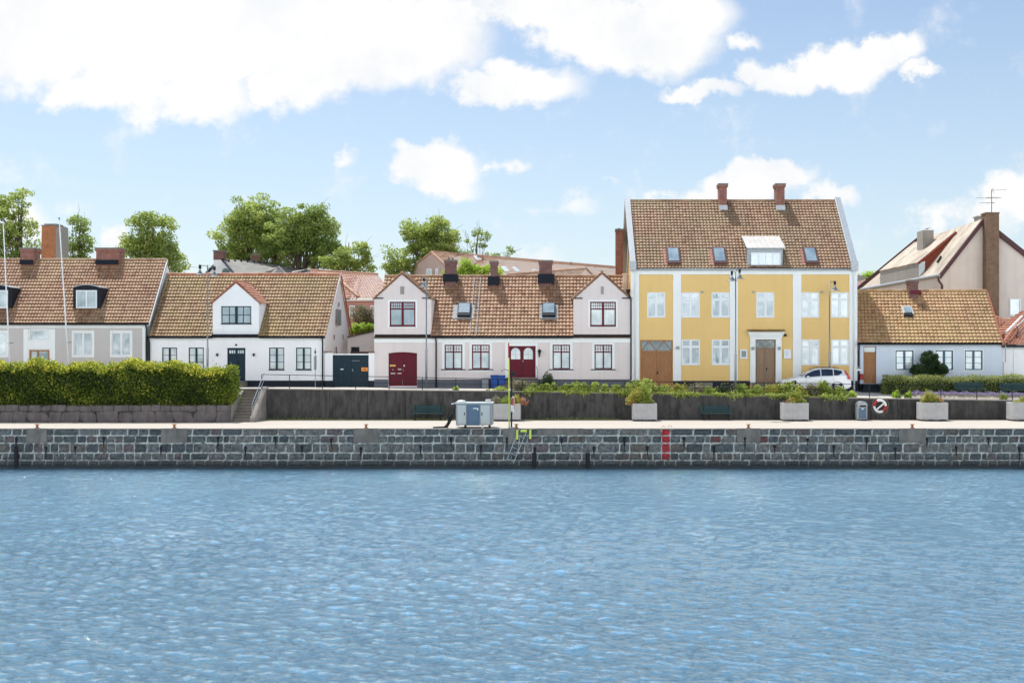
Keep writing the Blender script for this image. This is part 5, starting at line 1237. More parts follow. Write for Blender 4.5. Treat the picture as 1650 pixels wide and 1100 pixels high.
# ================================================================ PROMENADE FURNITURE
def bench_proto():
    root=empty('park_bench',(0,0,0),'dark green slatted bench on the promenade between the steps and the grey cabinet','bench','green slatted benches')
    w=.98
    for i in range(4):
        MB().prism([(-w,.30+.03*i,.50+i*.105),(w,.30+.03*i,.50+i*.105),(w,.33+.03*i,.50+i*.105+.085),(-w,.33+.03*i,.50+i*.105+.085)],(0,.03,.0)).build('back_slat',M['bench_green'],root,bevel=.006)
    for i in range(4):
        MB().box(-w,w,-.18+i*.115,-.18+i*.115+.095,.42,.455).build('seat_slat',M['bench_green'],root,bevel=.006)
    for s in (-.8,.8):
        m=MB(); m.box(s-.03,s+.03,-.16,.32,.36,.42); m.prism([(s-.03,.22,0),(s-.03,.29,0),(s-.03,.46,.92),(s-.03,.40,.92),(s-.03,.30,.44)],(.06,0,0)); m.prism([(s-.03,-.16,0),(s-.03,-.09,0),(s-.03,-.08,.38),(s-.03,-.15,.38)],(.06,0,0))
        m.build('leg',M['black'],root)
    return root
b0=bench_proto()
for i,(px,Y,z,lab) in enumerate(((689,71.9,0,None),(1155,71.9,0,'dark green slatted bench on the promenade between two planters, below the yellow house'),(1564.5,74.9,None,'dark green bench in front of the street hedge, left of the two'),(1638,74.9,None,'dark green bench in front of the street hedge at the right edge'))):
    o=b0 if i==0 else copy_tree(b0)
    x=X(px,Y); o.location=(x,Y,zst(x,Y) if z is None else z)
    if lab: o['label']=lab
def planter(px0,px1,ytop,ybot,label,plants,seed):
    Y=71.0; a,c=X(px0,Y),X(px1,Y); zt=Z(ytop,Y); cx=(a+c)/2; dep=1.05
    root=empty('concrete_planter',(cx,Y+dep/2,0),label,'planter','grey concrete planters along the promenade')
    t=.09; m=MB(); z0=.09
    m.box(a,c,Y,Y+t,z0,zt); m.box(a,c,Y+dep-t,Y+dep,z0,zt); m.box(a,a+t,Y+t,Y+dep-t,z0,zt); m.box(c-t,c,Y+t,Y+dep-t,z0,zt); m.box(a+t,c-t,Y+t,Y+dep-t,z0,z0+.06)
    m.build('box',M['planter'],root,bevel=.018)
    for x in (a+.14,cx,c-.14): MB().box(x-.07,x+.07,Y+.04,Y+dep-.04,0,z0).build('foot',M['wall_conc'],root)
    MB().box(a+t,c-t,Y+t,Y+dep-t,z0+.06,zt-.08).build('soil',M['soil'],root)
    # faint cast crest on the face
    e=MB(); cz=zt-.38; e.torus((cx,Y-.001,cz),.085,.008,20,5,'y'); e.prism([(cx-.05,Y-.006,cz-.13),(cx+.05,Y-.006,cz-.13),(cx+.06,Y-.006,cz-.22),(cx,Y-.006,cz-.27),(cx-.06,Y-.006,cz-.22)],(0,.008,0)); e.build('crest',M['planter'],root)
    for k,(p0,p1,yt,mt,n,lf) in enumerate(plants):
        w=(X(p1,Y)-X(p0,Y))/2; x=(X(p0,Y)+X(p1,Y))/2; yy=Y+.45
        o=mound(root,x,yy,zt-.08,w,.45,Z(yt,yy)-zt+.08,M[mt],n,lf,'planting',nsub=12)
    return root
planter(793.5,838.5,650.5,676,'grey concrete planter with lavender and rusty flowers behind the rescue pole',[(787,812,634,'leaf_grey',1000,.09),(796,840,637,'leaf_bed',1500,.10),(818,842,629,'leaf_gold',1300,.10),(832,852,638,'leaf_rust',700,.09),(782,800,634,'lav',350,.07)],1)
planter(1019.5,1058.8,650,675.5,'grey concrete planter overflowing with tall yellow green spirea, below the oak gate',[(1005,1062,618,'leaf_gold',3200,.11),(1014,1058,638,'leaf_bed',1600,.10),(1020,1062,640,'leaf_grey',800,.09),(1030,1055,610,'leaf_bed',1300,.14),(1012,1024,640,'leaf_rust',250,.09)],2)
planter(1261.8,1303.4,649,675.5,'grey concrete planter below the white car',[(1258,1300,641,'leaf_grey',1100,.09),(1268,1298,628,'leaf_gold',1500,.12),(1272,1292,620,'leaf_bed',600,.14),(1288,1304,642,'leaf_bed',600,.1),(1266,1280,640,'leaf_rust',350,.08),(1284,1296,596,'leaf_bed',160,.12)],3)
planter(1484.8,1528,648.5,675,'grey concrete planter with loose pale shrub right of the lifebuoy',[(1480,1530,641,'leaf_grey',1500,.09),(1484,1512,619,'leaf_gold',1500,.10),(1500,1524,630,'leaf_gold',900,.10),(1508,1528,640,'leaf_rust',500,.09)],4)
planter(1631.5,1674,648,675,'grey concrete planter at the right edge of the quay',[(1628,1672,640,'leaf_gold',1500,.10),(1640,1668,634,'leaf_bed',900,.10)],5)

def litter_bin():
    Y=71.7; a,c=X(1381.3,Y),X(1397.8,Y); zt=Z(646.,Y); cx=(a+c)/2; z1=Z(651,Y)
    root=empty('litter_bin',(cx,Y,0),'grey metal litter bin with rounded hood left of the lifebuoy','litter bin')
    MB().box(a,c,Y,Y+.5,.06,z1-.14).build('body',M['cab_frame'],root,bevel=.03)
    n=10; m=MB(); prof=[(a,z1-.14)]+[(a+(c-a)*i/n, z1-.02+(zt-z1+.02)*math.sin(math.pi*i/n)**.6) for i in range(n+1)]+[(c,z1-.14)]
    m.prism([(x,Y-.02,z) for x,z in prof],(0,.54,0)); m.build('hood',M['galv'],root,bevel=.01)
    MB().box(a+.16,c-.08,Y-.028,Y+.03,z1-.17,z1-.06).build('opening',M['rubber'],root,bevel=.02)
    MB().box(a+.09,c-.09,Y-.012,Y+.01,.14,z1-.24).build('front_panel',M['cab_blue'],root,bevel=.01)
    MB().box(cx-.05,cx+.07,Y-.02,Y,z1-.32,z1-.26).build('sticker',M['plate'],root)
    MB().box(a+.05,c-.05,Y+.05,Y+.45,0,.06).build('foot',M['rubber'],root)
litter_bin()
def lifebuoy(c,axis,label,bracket=True):
    root=empty('lifebuoy',c,label,'lifebuoy'); R,r=.37,.085
    for i in range(4):
        t0=math.radians(60+i*90-32); 
        MB().torus(c,R,r,10,12,axis,t0,t0+math.radians(64)).build('red_band' if i%2 else 'white_section',M['redp'] if i%2 else M['plate'],root,smooth=True)
        t1=t0+math.radians(64); MB().torus(c,R,r*.99,8,12,axis,t1,t0+math.radians(90)).build('white_section',M['plate'],root,smooth=True)
    m=MB(); n=60; pts=[]
    for i in range(n+1):
        t=2*math.pi*i/n; rr=R+.10+.09*abs(math.sin(2*t+.5)); 
        pts.append((c[0]+rr*math.cos(t),c[1]-.05,c[2]+rr*math.sin(t)*1.05) if axis=='y' else (c[0],c[1]+rr*math.cos(t),c[2]+rr*math.sin(t)))
    m.tube(pts,.012,5); m.build('grab_line',M['cheek_conc'],root)
    if axis=='y':
        m=MB(); m.prism([(c[0]-.28,c[1]-.1,c[2]-.20),(c[0]-.24,c[1]-.1,c[2]-.27),(c[0]+.30,c[1]-.1,c[2]+.17),(c[0]+.26,c[1]-.1,c[2]+.25)],(0,.05,0)); m.build('name_board',M['plate'],root)
        MB().tube([(c[0],c[1],c[2]+.3),(c[0],c[1]+.2,c[2]+.32)],.03,6).build('hook',M['black'],root)
lifebuoy((X(1418,72.3),72.33,Z(654,72.3)),'y','red and white lifebuoy with white board on the wall right of the litter bin')
lifebuoy((X(826,64.1),64.1,1.32),'x','red and white lifebuoy seen edge-on, hanging on the dark post at the quay edge')
def rescue():
    Y=63.95; x=X(820.5,Y)
    root=empty('rescue_pole',(x,Y,0),'tall lime yellow boat hook pole with a red tip standing at the quay edge','boat hook pole')
    zt=Z(545,Y); zr=Z(576,Y)
    MB().tube([(x,Y,0.0),(x-.02,Y,zr)],.036,10).build('shaft',M['lime'],root,smooth=True)
    MB().tube([(x-.02,Y,zr),(x-.03,Y,zt-.25)],.038,10).build('red_section',M['redp'],root,smooth=True)
    MB().tube([(x-.03,Y,zt-.25),(x-.03,Y,zt)],.02,8).build('tip',M['plate'],root)
    zz=Z(597,Y); MB().tube([(x,Y-.05,zz),(x-.2,Y-.05,zz+.07),(x-.36,Y-.05,zz+.05),(x-.43,Y-.05,zz-.07)],.028,7).build('hook',M['cheek_conc'],root,smooth=True)
    p=empty('post',(x+.13,Y+.03,0),'dark steel post beside the lime yellow boat hook pole','post')
    MB().box(x+.08,x+.17,Y,Y+.08,0,Z(598,Y)).build('shaft',M['black'],p,bevel=.01)
    MB().box(x+.17,x+.34,Y,Y+.1,Z(604.5,Y),Z(599,Y)).build('holder',M['black'],p,bevel=.01)
    MB().prism([(x-.06,Y-.1,0),(x+.3,Y-.1,0),(x+.3,Y+.2,0),(x-.06,Y+.2,0)],(0,0,.06)).build('foot_plate',M['cab_frame'],p)
rescue()
def ladder():
    Y=D0-.14
    root=empty('fallen_ladder',(X(842,Y),Y,0),'light metal ladder hanging crooked down the quay wall','ladder')
    A=Vector((X(836.5,Y),Y,Z(691,Y))); B=Vector((X(816.5,Y),Y,Z(741,Y))); C=Vector((X(848.5,Y),Y,Z(695,Y))); D=Vector((X(827,Y),Y,Z(746,Y)))
    MB().tube([A,B],.022,6).build('rail',M['zinc'],root); MB().tube([C,D],.022,6).build('rail',M['zinc'],root)
    for i in range(6):
        t=.02+i*.185; MB().tube([A.lerp(B,t),C.lerp(D,t)],.016,6).build('rung',M['zinc'],root)
    r2=empty('grab_markers',(X(843,Y),Y,0),'lime yellow ladder marking bars on the quay edge right of the rescue pole','ladder marking')
    Y2=D0-.13
    for a,b,c,d in ((831.8,835,692,707.6),(852.6,856.2,692,706.6)):
        MB().box(X(a,Y2),X(b,Y2),Y2-.05,Y2+.05,Z(d,Y2),Z(c,Y2)).build('upright_bar',M['lime'],r2,bevel=.01)
    MB().box(X(839,Y2),X(849.2,Y2),Y2-.22,Y2-.14,Z(695.4,Y2),Z(692,Y2)).build('cross_bar',M['lime'],r2,bevel=.02)
ladder()
def cabinet():
    Y=64.15; a,c=X(734.5,Y),X(793,Y); zt=Z(649.8,Y); dep=1.3; z0=.16
    root=empty('power_cabinet',((a+c)/2,Y+dep/2,0),'grey and blue quayside power cabinet with thick black hoses at its left side','cabinet')
    MB().box(a,c,Y,Y+dep,z0,zt).build('casing',M['cab_frame'],root,bevel=.02)
    MB().box(a-.04,c+.04,Y-.04,Y+dep+.04,zt,zt+.05).build('lid',M['cab_light'],root,bevel=.01)
    for p0,p1 in ((737.2,750.6),(774.4,789)):
        m=MB(); u,v=X(p0,Y),X(p1,Y); m.box(u,v,Y-.03,Y,z0+.06,zt-.1)
        n=6
        for i in range(n): 
            xx=u+(v-u)*(i+.5)/n; m.box(xx-.008,xx+.008,Y-.045,Y-.03,z0+.08,zt-.12)
        m.build('slatted_panel',M['cab_light'],root)
    u,v=X(752.2,Y),X(772.8,Y); m=MB(); m.box(u,u+.07,Y-.05,Y,z0-.02,zt-.06); m.box(v-.07,v,Y-.05,Y,z0-.02,zt-.06); m.box(u+.07,v-.07,Y-.05,Y,zt-.16,zt-.06); m.box(u+.07,v-.07,Y-.05,Y,z0-.02,z0+.12)
    d=m.build('door_frame',M['cab_blue'],root,bevel=.006); MB().box(u+.07,v-.07,Y-.025,Y-.001,z0+.12,zt-.16).build('door_leaf',M['cab_blue'],d)
    MB().box(X(762.5,Y),X(770.6,Y),Y-.035,Y-.025,zt-.30,zt-.25).box(X(769.2,Y),X(770.6,Y),Y-.035,Y-.025,zt-.39,zt-.30).build('label_plate',M['plate'],root)
    for p in (748.5,776.5): MB().box(X(p,Y)-.02,X(p,Y)+.02,Y-.07,Y-.03,.72,.88).build('handle',M['black'],root)
    for p in (737.8,750,777.6,789): MB().box(X(p,Y)-.07,X(p,Y)+.05,Y+.02,Y+.16,0,z0).build('foot',M['plate'] if p in (737.8,777.6) else M['rubber'],root,bevel=.01)
    MB().lathe((X(742,Y),Y+.5,zt+.05),[(.28,0),(.26,.06),(.18,.11),(.02,.14)],16).build('domed_cover',M['cab_light'],root,smooth='auto')
    MB().box(X(780.5,Y),X(789,Y),Y+.7,Y+1.0,zt+.05,zt+.2).build('socket_box',M['cab_light'],root,bevel=.01)
    MB().tube([(a-.02,Y+.2,zt-.02),(a-.14,Y+.15,zt),(a-.22,Y+.15,zt-.03)],.035,8).lathe((a-.23,Y+.15,zt-.06),[(.05,0),(.06,.06)],8).build('socket',M['cab_light'],root)
    for i in range(3):
        o=i*.05
        pts=[(a-.03,Y+.15+o,zt-.08),(a-.12-.02*i,Y+.1+o,zt-.5),(a-.28-.06*i,Y+.05,zt-.95+.05*i),(a-.5-.12*i+(.28 if i==2 else 0),Y-.02+o,.09),(a-.85-.1*i+(.5 if i==2 else 0),Y-.06+o,.05),(a-1.28+.1*i+(.6 if i==2 else 0),Y-.1+o,.04)]
        # smooth through the points
        sm=[]
        for j in range(len(pts)-1):
            p0=Vector(pts[max(j-1,0)]);p1=Vector(pts[j]);p2=Vector(pts[j+1]);p3=Vector(pts[min(j+2,len(pts)-1)])
            for s in range(6):
                t=s/6; sm.append(.5*((2*p1)+(-p0+p2)*t+(2*p0-5*p1+4*p2-p3)*t*t+(-p0+3*p1-3*p2+p3)*t**3))
        sm.append(Vector(pts[-1]))
        MB().tube(sm,.042,8).build('hose',M['rubber'],root,smooth=True)
cabinet()
def bins():
    for i,(p0,p1,yt,lab) in enumerate(((790.5,802,603.5,'blue plastic wheelie bin left one of the pair before the pink house'),(803,813.6,604,'blue plastic wheelie bin right one of the pair before the pink house'))):
        Y=76.9-.1*i; a,c=X(p0,Y),X(p1,Y); z0=zst(a,Y); zt=Z(yt,Y)
        root=empty('wheelie_bin',((a+c)/2,Y,z0),lab,'bin','blue bins in front of the pink house')
        m=MB(); m.add([(a+.04,Y+.05,z0+.04),(c-.04,Y+.05,z0+.04),(c-.04,Y+.5,z0+.04),(a+.04,Y+.5,z0+.04),(a,Y,zt-.1),(c,Y,zt-.1),(c,Y+.6,zt-.1),(a,Y+.6,zt-.1)],[(0,3,2,1),(4,5,6,7),(0,1,5,4),(1,2,6,5),(2,3,7,6),(3,0,4,7)])
        m.build('body',M['binblue'],root,bevel=.015)
        MB().box(a-.02,c+.02,Y-.03,Y+.64,zt-.1,zt-.02).build('lid',M['binblue'],root,bevel=.02)
        for x in (a+.06,c-.06): MB().lathe((x-.03,Y+.5,z0+.1),[(.1,0),(.1,.06)],12,'x').build('wheel',M['rubber'],root)
bins()
# ---------------------------------------------------------------- lamps, poles, signs
def lamp_head(root,x,y,z,r=.2):
    o=MB().lathe((x,y,z),[(.05,.33),(.055,.16),(.09,.12),(.17,-.02),(.2,-.10),(.185,-.11)],16).build('lamp_shade',M['galv'],root,smooth='auto')
    MB().lathe((x,y,z-.112),[(.36,.008),(.37,.0),(.36,-.008)],18).build('lamp_disc',M['zinc'],o)
    MB().box(x-.07,x+.07,y-.07,y+.07,z+.26,z+.52).build('lamp_housing',M['black'],o,bevel=.01)
def street_lamp(px,Y,ytop,heads,label,zb):
    x=X(px,Y); zt=Z(ytop,Y)
    root=empty('street_lamp',(x,Y,zb),label,'street lamp','grey street lamps')
    MB().tube([(x,Y,zb-.05),(x,Y,zb+2.6),(x,Y,zb+2.66),(x,Y,zt)],[.075,.075,.048,.038],12).build('pole',M['galv'],root,smooth=True)
    for hx,hy in heads:
        X1=X(hx,Y); z=Z(hy,Y); MB().tube([(x,Y,z+.42),(X1,Y,z+.46)],.02,6).tube([(x,Y,zt),(X1,Y,z+.5)],.01,5).build('arm',M['galv'],root)
        lamp_head(root,X1,Y+(.25 if abs(X1-x)<.2 else 0),z)
street_lamp(334.5,73.9,427,[(322.3,439.5),(345.5,442)],'tall grey street lamp with two shades in front of the white house',1.97)
street_lamp(687,76.8,447.5,[(682.5,459)],'grey street lamp in front of the left gable of the twin gabled house',1.88)
street_lamp(1185.3,73.4,434,[(1179.3,449.5),(1191.8,446.2)],'tall grey street lamp with two shades in front of the yellow house pilaster',1.55)
street_lamp(1336.7,77.1,453,[(1345.2,465)],'grey street lamp with a single shade behind the white car',1.72)
def flagpole(xt,yt,xb,yb,label):
    Y=73.5; b=Vector((X(xb,Y),Y,2.0)); t=Vector((X(xt,Y),Y,Z(yt,Y)))
    # extend the lean down to the ground
    zb=Z(yb,Y); d=(t-Vector((X(xb,Y),Y,zb))); bx=X(xb,Y)-d.x*(zb-2.0)/d.z; b=Vector((bx,Y,2.0))
    root=empty('flagpole',b,label,'flagpole','white flagpoles behind the hedge')
    MB().tube([b,b.lerp(t,.5),t],[.05,.042,.026],10).build('pole',M['white_paint'],root,smooth=True)
    MB().lathe((t.x,Y,t.z),[(.0,-.02),(.06,.02),(.065,.07),(.0,.12)],10).build('ball_finial',M['cap'],root)
    m=b.lerp(t,.27); q=b.lerp(t,.27); MB().tube([(m.x-.08,Y,m.z),(m.x+.3,Y,m.z)],.018,5).build('cleat',M['black'],root)
flagpole(5,357,15.5,582,'slightly leaning white flagpole at the left edge')
flagpole(95.3,353,110,582,'slightly leaning white flagpole in front of the orange brick stack')
def signs():
    Y=76.5; x=X(508,Y); zb=zst(x,Y)
    r=empty('sign_post',(x,Y,zb),'thin grey sign post with its plates seen edge-on before the white house','sign post')
    MB().tube([(x,Y,zb),(x,Y,Z(561,Y))],.024,8).build('post',M['galv'],r); MB().box(x-.02,x+.02,Y-.3,Y+.3,Z(595.5,Y),Z(573,Y)).build('plate',M['cab_frame'],r); MB().box(x-.018,x+.018,Y-.2,Y+.2,Z(569,Y),Z(565,Y)).build('plate',M['black'],r)
    Y=76.9; x=X(1377,Y); r=empty('parking_sign',(x,Y,1.6),'small white street sign with a black bar left of the single oak door','sign')
    MB().tube([(x,Y,1.5),(x,Y,Z(591,Y))],.03,8).build('post',M['white_paint'],r)
    MB().box(X(1379.6,Y),X(1388.2,Y),Y-.02,Y,Z(597,Y),Z(591.6,Y)).build('plate',M['plate'],r); MB().box(X(1380.2,Y),X(1387.6,Y),Y-.03,Y-.021,Z(594,Y),Z(592.4,Y)).build('black_bar',M['black'],r)
    MB().box(x,X(1388.2,Y),Y-.018,Y+.0,Z(595,Y),Z(594.2,Y)).build('bracket',M['white_paint'],r)
signs()
def gull(c,s,label):
    root=empty('gull',c,label,'bird')
    x,y,z=c; m=MB(); prof=[(-.22,.012,.02),(-.15,.05,.0),(-.05,.085,.0),(.06,.08,.02),(.13,.05,.06),(.17,.042,.09),(.21,.04,.10),(.245,.025,.10),(.26,.008,.095)]
    n=10; vs=[]
    for px,r,dz in prof:
        for k in range(n):
            t=2*math.pi*k/n; vs.append((x+s*px,y+r*math.cos(t),z+.16+dz+r*.85*math.sin(t)))
    fs=[(i*n+k,i*n+(k+1)%n,(i+1)*n+(k+1)%n,(i+1)*n+k) for i in range(len(prof)-1) for k in range(n)]+[tuple(range(n))[::-1],tuple((len(prof)-1)*n+k for k in range(n))]
    m.add(vs,fs); m.build('body',M['skin_bird'],root,smooth=True)
    w=MB()
    for q in (-1,1): w.prism([(x+s*.08,y+q*.075,z+.22),(x-s*.30,y+q*.05,z+.155),(x-s*.12,y+q*.09,z+.14),(x+s*.05,y+q*.095,z+.16)],(0,q*.012,0))
    w.build('wings',M['cab_frame'],root)
    MB().tube([(x+s*.25,y,z+.255),(x+s*.31,y,z+.24)],[.012,.004],6).build('bill',M['orange'],root)
    MB().tube([(x,y-.03,z),(x,y-.03,z+.09)],.007,5).build('leg',M['orange'],root); MB().tube([(x,y+.03,z),(x,y+.03,z+.09)],.007,5).build('leg',M['orange'],root)
# ================================================================ CAR
def car():
    root=empty('parked_car',(0,0,0),'white estate car parked facing left in front of the yellow house','car')
    L=4.63; hw=.93
    # local: x from -L/2 (nose) to L/2 (tail), y across (near side = -y), z up
    ST=[ # x, sill z, belt z, roof z, half width low, half width belt, half width roof
     (-2.31,.38,.62,.66,.55,.55,.50),(-2.24,.28,.74,.80,.78,.74,.66),(-2.05,.24,.84,.91,.88,.84,.76),(-1.7,.24,.93,1.00,.92,.88,.80),(-1.3,.25,1.0,1.07,.93,.91,.80),(-.98,.25,1.03,1.12,.93,.92,.78),
     (-.80,.25,1.05,1.22,.93,.92,.72),(-.45,.25,1.06,1.45,.94,.92,.66),(-.12,.25,1.07,1.60,.94,.92,.62),(.25,.25,1.09,1.68,.94,.92,.62),(.75,.25,1.11,1.70,.94,.92,.62),(1.25,.25,1.14,1.67,.94,.92,.61),(1.62,.26,1.19,1.60,.93,.90,.60),(1.88,.27,1.22,1.52,.93,.88,.59),(2.06,.30,1.18,1.30,.92,.84,.62),(2.20,.34,1.05,1.12,.90,.82,.70),(2.30,.40,.80,.84,.84,.80,.72),(2.31,.48,.62,.66,.78,.76,.7)]
    def ring(s):
        x,z0,zb,zr,w0,wb,wr=s; zm=z0+(zb-z0)*.45
        h=[(0,z0),(w0*.85,z0),(w0*.98,z0+.08),(w0*1.0,zm),(wb*1.01,zb-.12),(wb,zb-.02),(wb-.02,zb),((wb+wr)/2+.015,(zb+zr)/2+.01),(wr+.06,zr-.07),(wr*.85,zr-.015),(wr*.45,zr),(0,zr+.004)]
        return [(x,-a,b) for a,b in h]+[(x,a,b) for a,b in h[-2:0:-1]]
    # refine stations
    XS=[];
    for a,b in zip(ST,ST[1:]):
        k=max(1,int((b[0]-a[0])/.07)); XS+=[tuple(p+(q-p)*i/k for p,q in zip(a,b)) for i in range(k)]
    XS.append(ST[-1]); rings=[ring(s) for s in XS]; n=len(rings[0]); arch=[(-1.42,.40),(1.38,.40)]
    vs=[];fs=[];gl=[]
    for r in rings: vs+=r
    body=MB()
    sel=[]
    for i in range(len(rings)-1):
        for k in range(n):
            f=(i*n+k,i*n+(k+1)%n,(i+1)*n+(k+1)%n,(i+1)*n+k); 
            cx=sum(vs[j][0] for j in f)/4; cz=sum(vs[j][2] for j in f)/4; cy=sum(vs[j][1] for j in f)/4
            if abs(cy)>.5 and any((cx-ax)**2+(cz-.36)**2<ar**2 for ax,ar in arch): continue
            fs.append(f)
    fs+=[tuple(range(n))[::-1],tuple((len(rings)-1)*n+k for k in range(n))]
    me=MB(); me.add(vs,fs); ob=me.build('body',M['carpaint'],root,smooth='auto')
    # wheel arch liners and lips
    for ax,ar in arch:
        for sg in (-1,1):
            m=MB(); m.torus((ax,sg*.915,.36),.415,.03,24,6,'y',math.radians(-8),math.radians(188)); m.build('arch_lip',M['rubber'],root,smooth=True)
            MB().lathe((ax,sg*.9-(.0 if sg<0 else .5),.36),[(.43,0),(.43,.5)],20,'y').build('arch_liner',M['rubber'],root)
            w=MB().lathe((ax,sg*.70-.0 if sg<0 else .70,.36),[(.20,-.22*1 if sg<0 else 0),(.33,-.225 if sg<0 else 0),(.36,-.20 if sg<0 else .02),(.36,0 if sg<0 else .2),(.33,.0 if sg<0 else .22)],28,'y').build('wheel',M['rubber'],root,smooth='auto')
            y=sg*.93; d=MB(); d.torus((ax,y,.36),.225,.025,28,6,'y')
            for q in range(5):
                t=2*math.pi*q/5+.3; d.prism([(ax+math.cos(t-.9)*.05,y,.36+math.sin(t-.9)*.05),(ax+math.cos(t-.16)*.22,y,.36+math.sin(t-.16)*.22),(ax+math.cos(t+.16)*.22,y,.36+math.sin(t+.16)*.22),(ax+math.cos(t+.9)*.05,y,.36+math.sin(t+.9)*.05)],(0,-sg*.03,0))
            d.lathe((ax,y-.02,.36),[(.0,0),(.06,0),(.06,.04)],12,'y'); d.build('rim',M['rim'],w)
    # side glass following the upper body (slightly proud)
    def side(x,t):   # t 0 belt..1 roof edge
        for a,b in zip(ST,ST[1:]):
            if a[0]<=x<=b[0]:
                s=[p+(q-p)*(x-a[0])/(b[0]-a[0]) for p,q in zip(a,b)]; break
        x_,z0,zb,zr,w0,wb,wr=s; P=[(wb-.02,zb),((wb+wr)/2+.015,(zb+zr)/2+.01),(wr+.06,zr-.07)]
        return (P[0][0]+(P[1][0]-P[0][0])*t*2,P[0][1]+(P[1][1]-P[0][1])*t*2) if t<.5 else (P[1][0]+(P[2][0]-P[1][0])*(t-.5)*2,P[1][1]+(P[2][1]-P[1][1])*(t-.5)*2)
    for sg in (-1,1):
        for xa,xb in ((-.72,.30),(.36,1.12),(1.18,1.72)):
            m=MB(); nn=14; top=[];bot=[];mid=[]
            for i in range(nn+1):
                x=xa+(xb-xa)*i/nn; 
                tt=.97; 
                if x<-.05: tt=.97
                y0,z0_=side(x,.10); y1,z1=side(x,tt)
                if x>1.5: f=(x-1.5)/.24; z1=z1+(z0_+.02-z1)*0; y0,z0_=side(x,.10+.35*f)
                ym,zm=side(x,.5); 
                bot.append((x,sg*(y0+.008),z0_)); mid.append((x,sg*(ym+.010),max(zm,z0_+.005))); top.append((x,sg*(y1+.008),max(z1,z0_+.008)))
            V=bot+mid+top; k=nn+1; m.add(V,[(i,i+1,k+i+1,k+i) for i in range(nn)]+[(k+i,k+i+1,2*k+i+1,2*k+i) for i in range(nn)]); m.build('side_window',M['carglass'],root,smooth=True)
        m=MB(); m.box(-.62,-.45,sg*.93,sg*1.10,1.03,1.17); m.build('wing_mirror',M['carpaint'],root,bevel=.03)
        m=MB(); m.tube([(-.2,sg*.66,1.61),(.2,sg*.67,1.735),(1.2,sg*.66,1.73),(1.55,sg*.64,1.66)],.018,6); m.build('roof_rail',M['rubber'],root,smooth=True)
        # tail lamps wrapping round the rear quarter
        pts=[(1.86,.80,1.52),(1.96,.79,1.53),(2.14,.84,1.22),(2.27,.87,1.02),(2.20,.89,.94),(2.05,.905,.96),(2.05,.88,1.16)]
        m=MB(); m.prism([(x,sg*(y+.01),z) for x,y,z in pts],(0,-sg*.12,0)); m.build('tail_light',M['tail'],root,bevel=.01)
        m=MB(); m.prism([(-2.20,sg*.74,.66),(-1.78,sg*.90,.78),(-1.72,sg*.89,.86),(-2.02,sg*.82,.83)],(0,-sg*.08,.0)); m.build('headlight',M['head'],root,bevel=.01)
        for x in (-.66,.33,1.14): MB().tube([(x,sg*.945,.5),(x+.02,sg*.935,.95),(x+.03,sg*.925,1.03)],.006,4).build('door_gap',M['rubber'],root)
        for x in (.12,.95): MB().box(x,x+.17,sg*.935,sg*.96,.93,.955).build('door_handle',M['carpaint'],root,bevel=.008)
        MB().box(-.98,.98,sg*.90,sg*.955,.24,.36).build('sill_trim',M['rubber'],root,bevel=.02)
    m=MB(); m.add([(-.93,-.70,1.15),(-.93,.70,1.15),(-.18,.52,1.585),(-.18,-.52,1.585)],[(0,1,2,3)]); m.build('windscreen',M['carglass'],root)
    MB().box(-2.335,-2.25,-.6,.6,.36,.62).build('grille',M['rubber'],root,bevel=.02)
    MB().box(2.2,2.325,-.9,.9,.30,.42).build('rear_bumper',M['rubber'],root,bevel=.02)
    MB().box(2.24,2.33,-.87,-.6,.44,.50).build('reflector',M['tail'],root)
    MB().box(.4,1.1,-.35,.35,1.70,1.715).build('roof_glass',M['carglass'],root)
    x=X(1312,75.6); root.location=(x,75.75,zst(x,75.75)-.02); root.rotation_euler=(0,-math.radians(-.9)*0,math.radians(-3.0))
    return root
car()

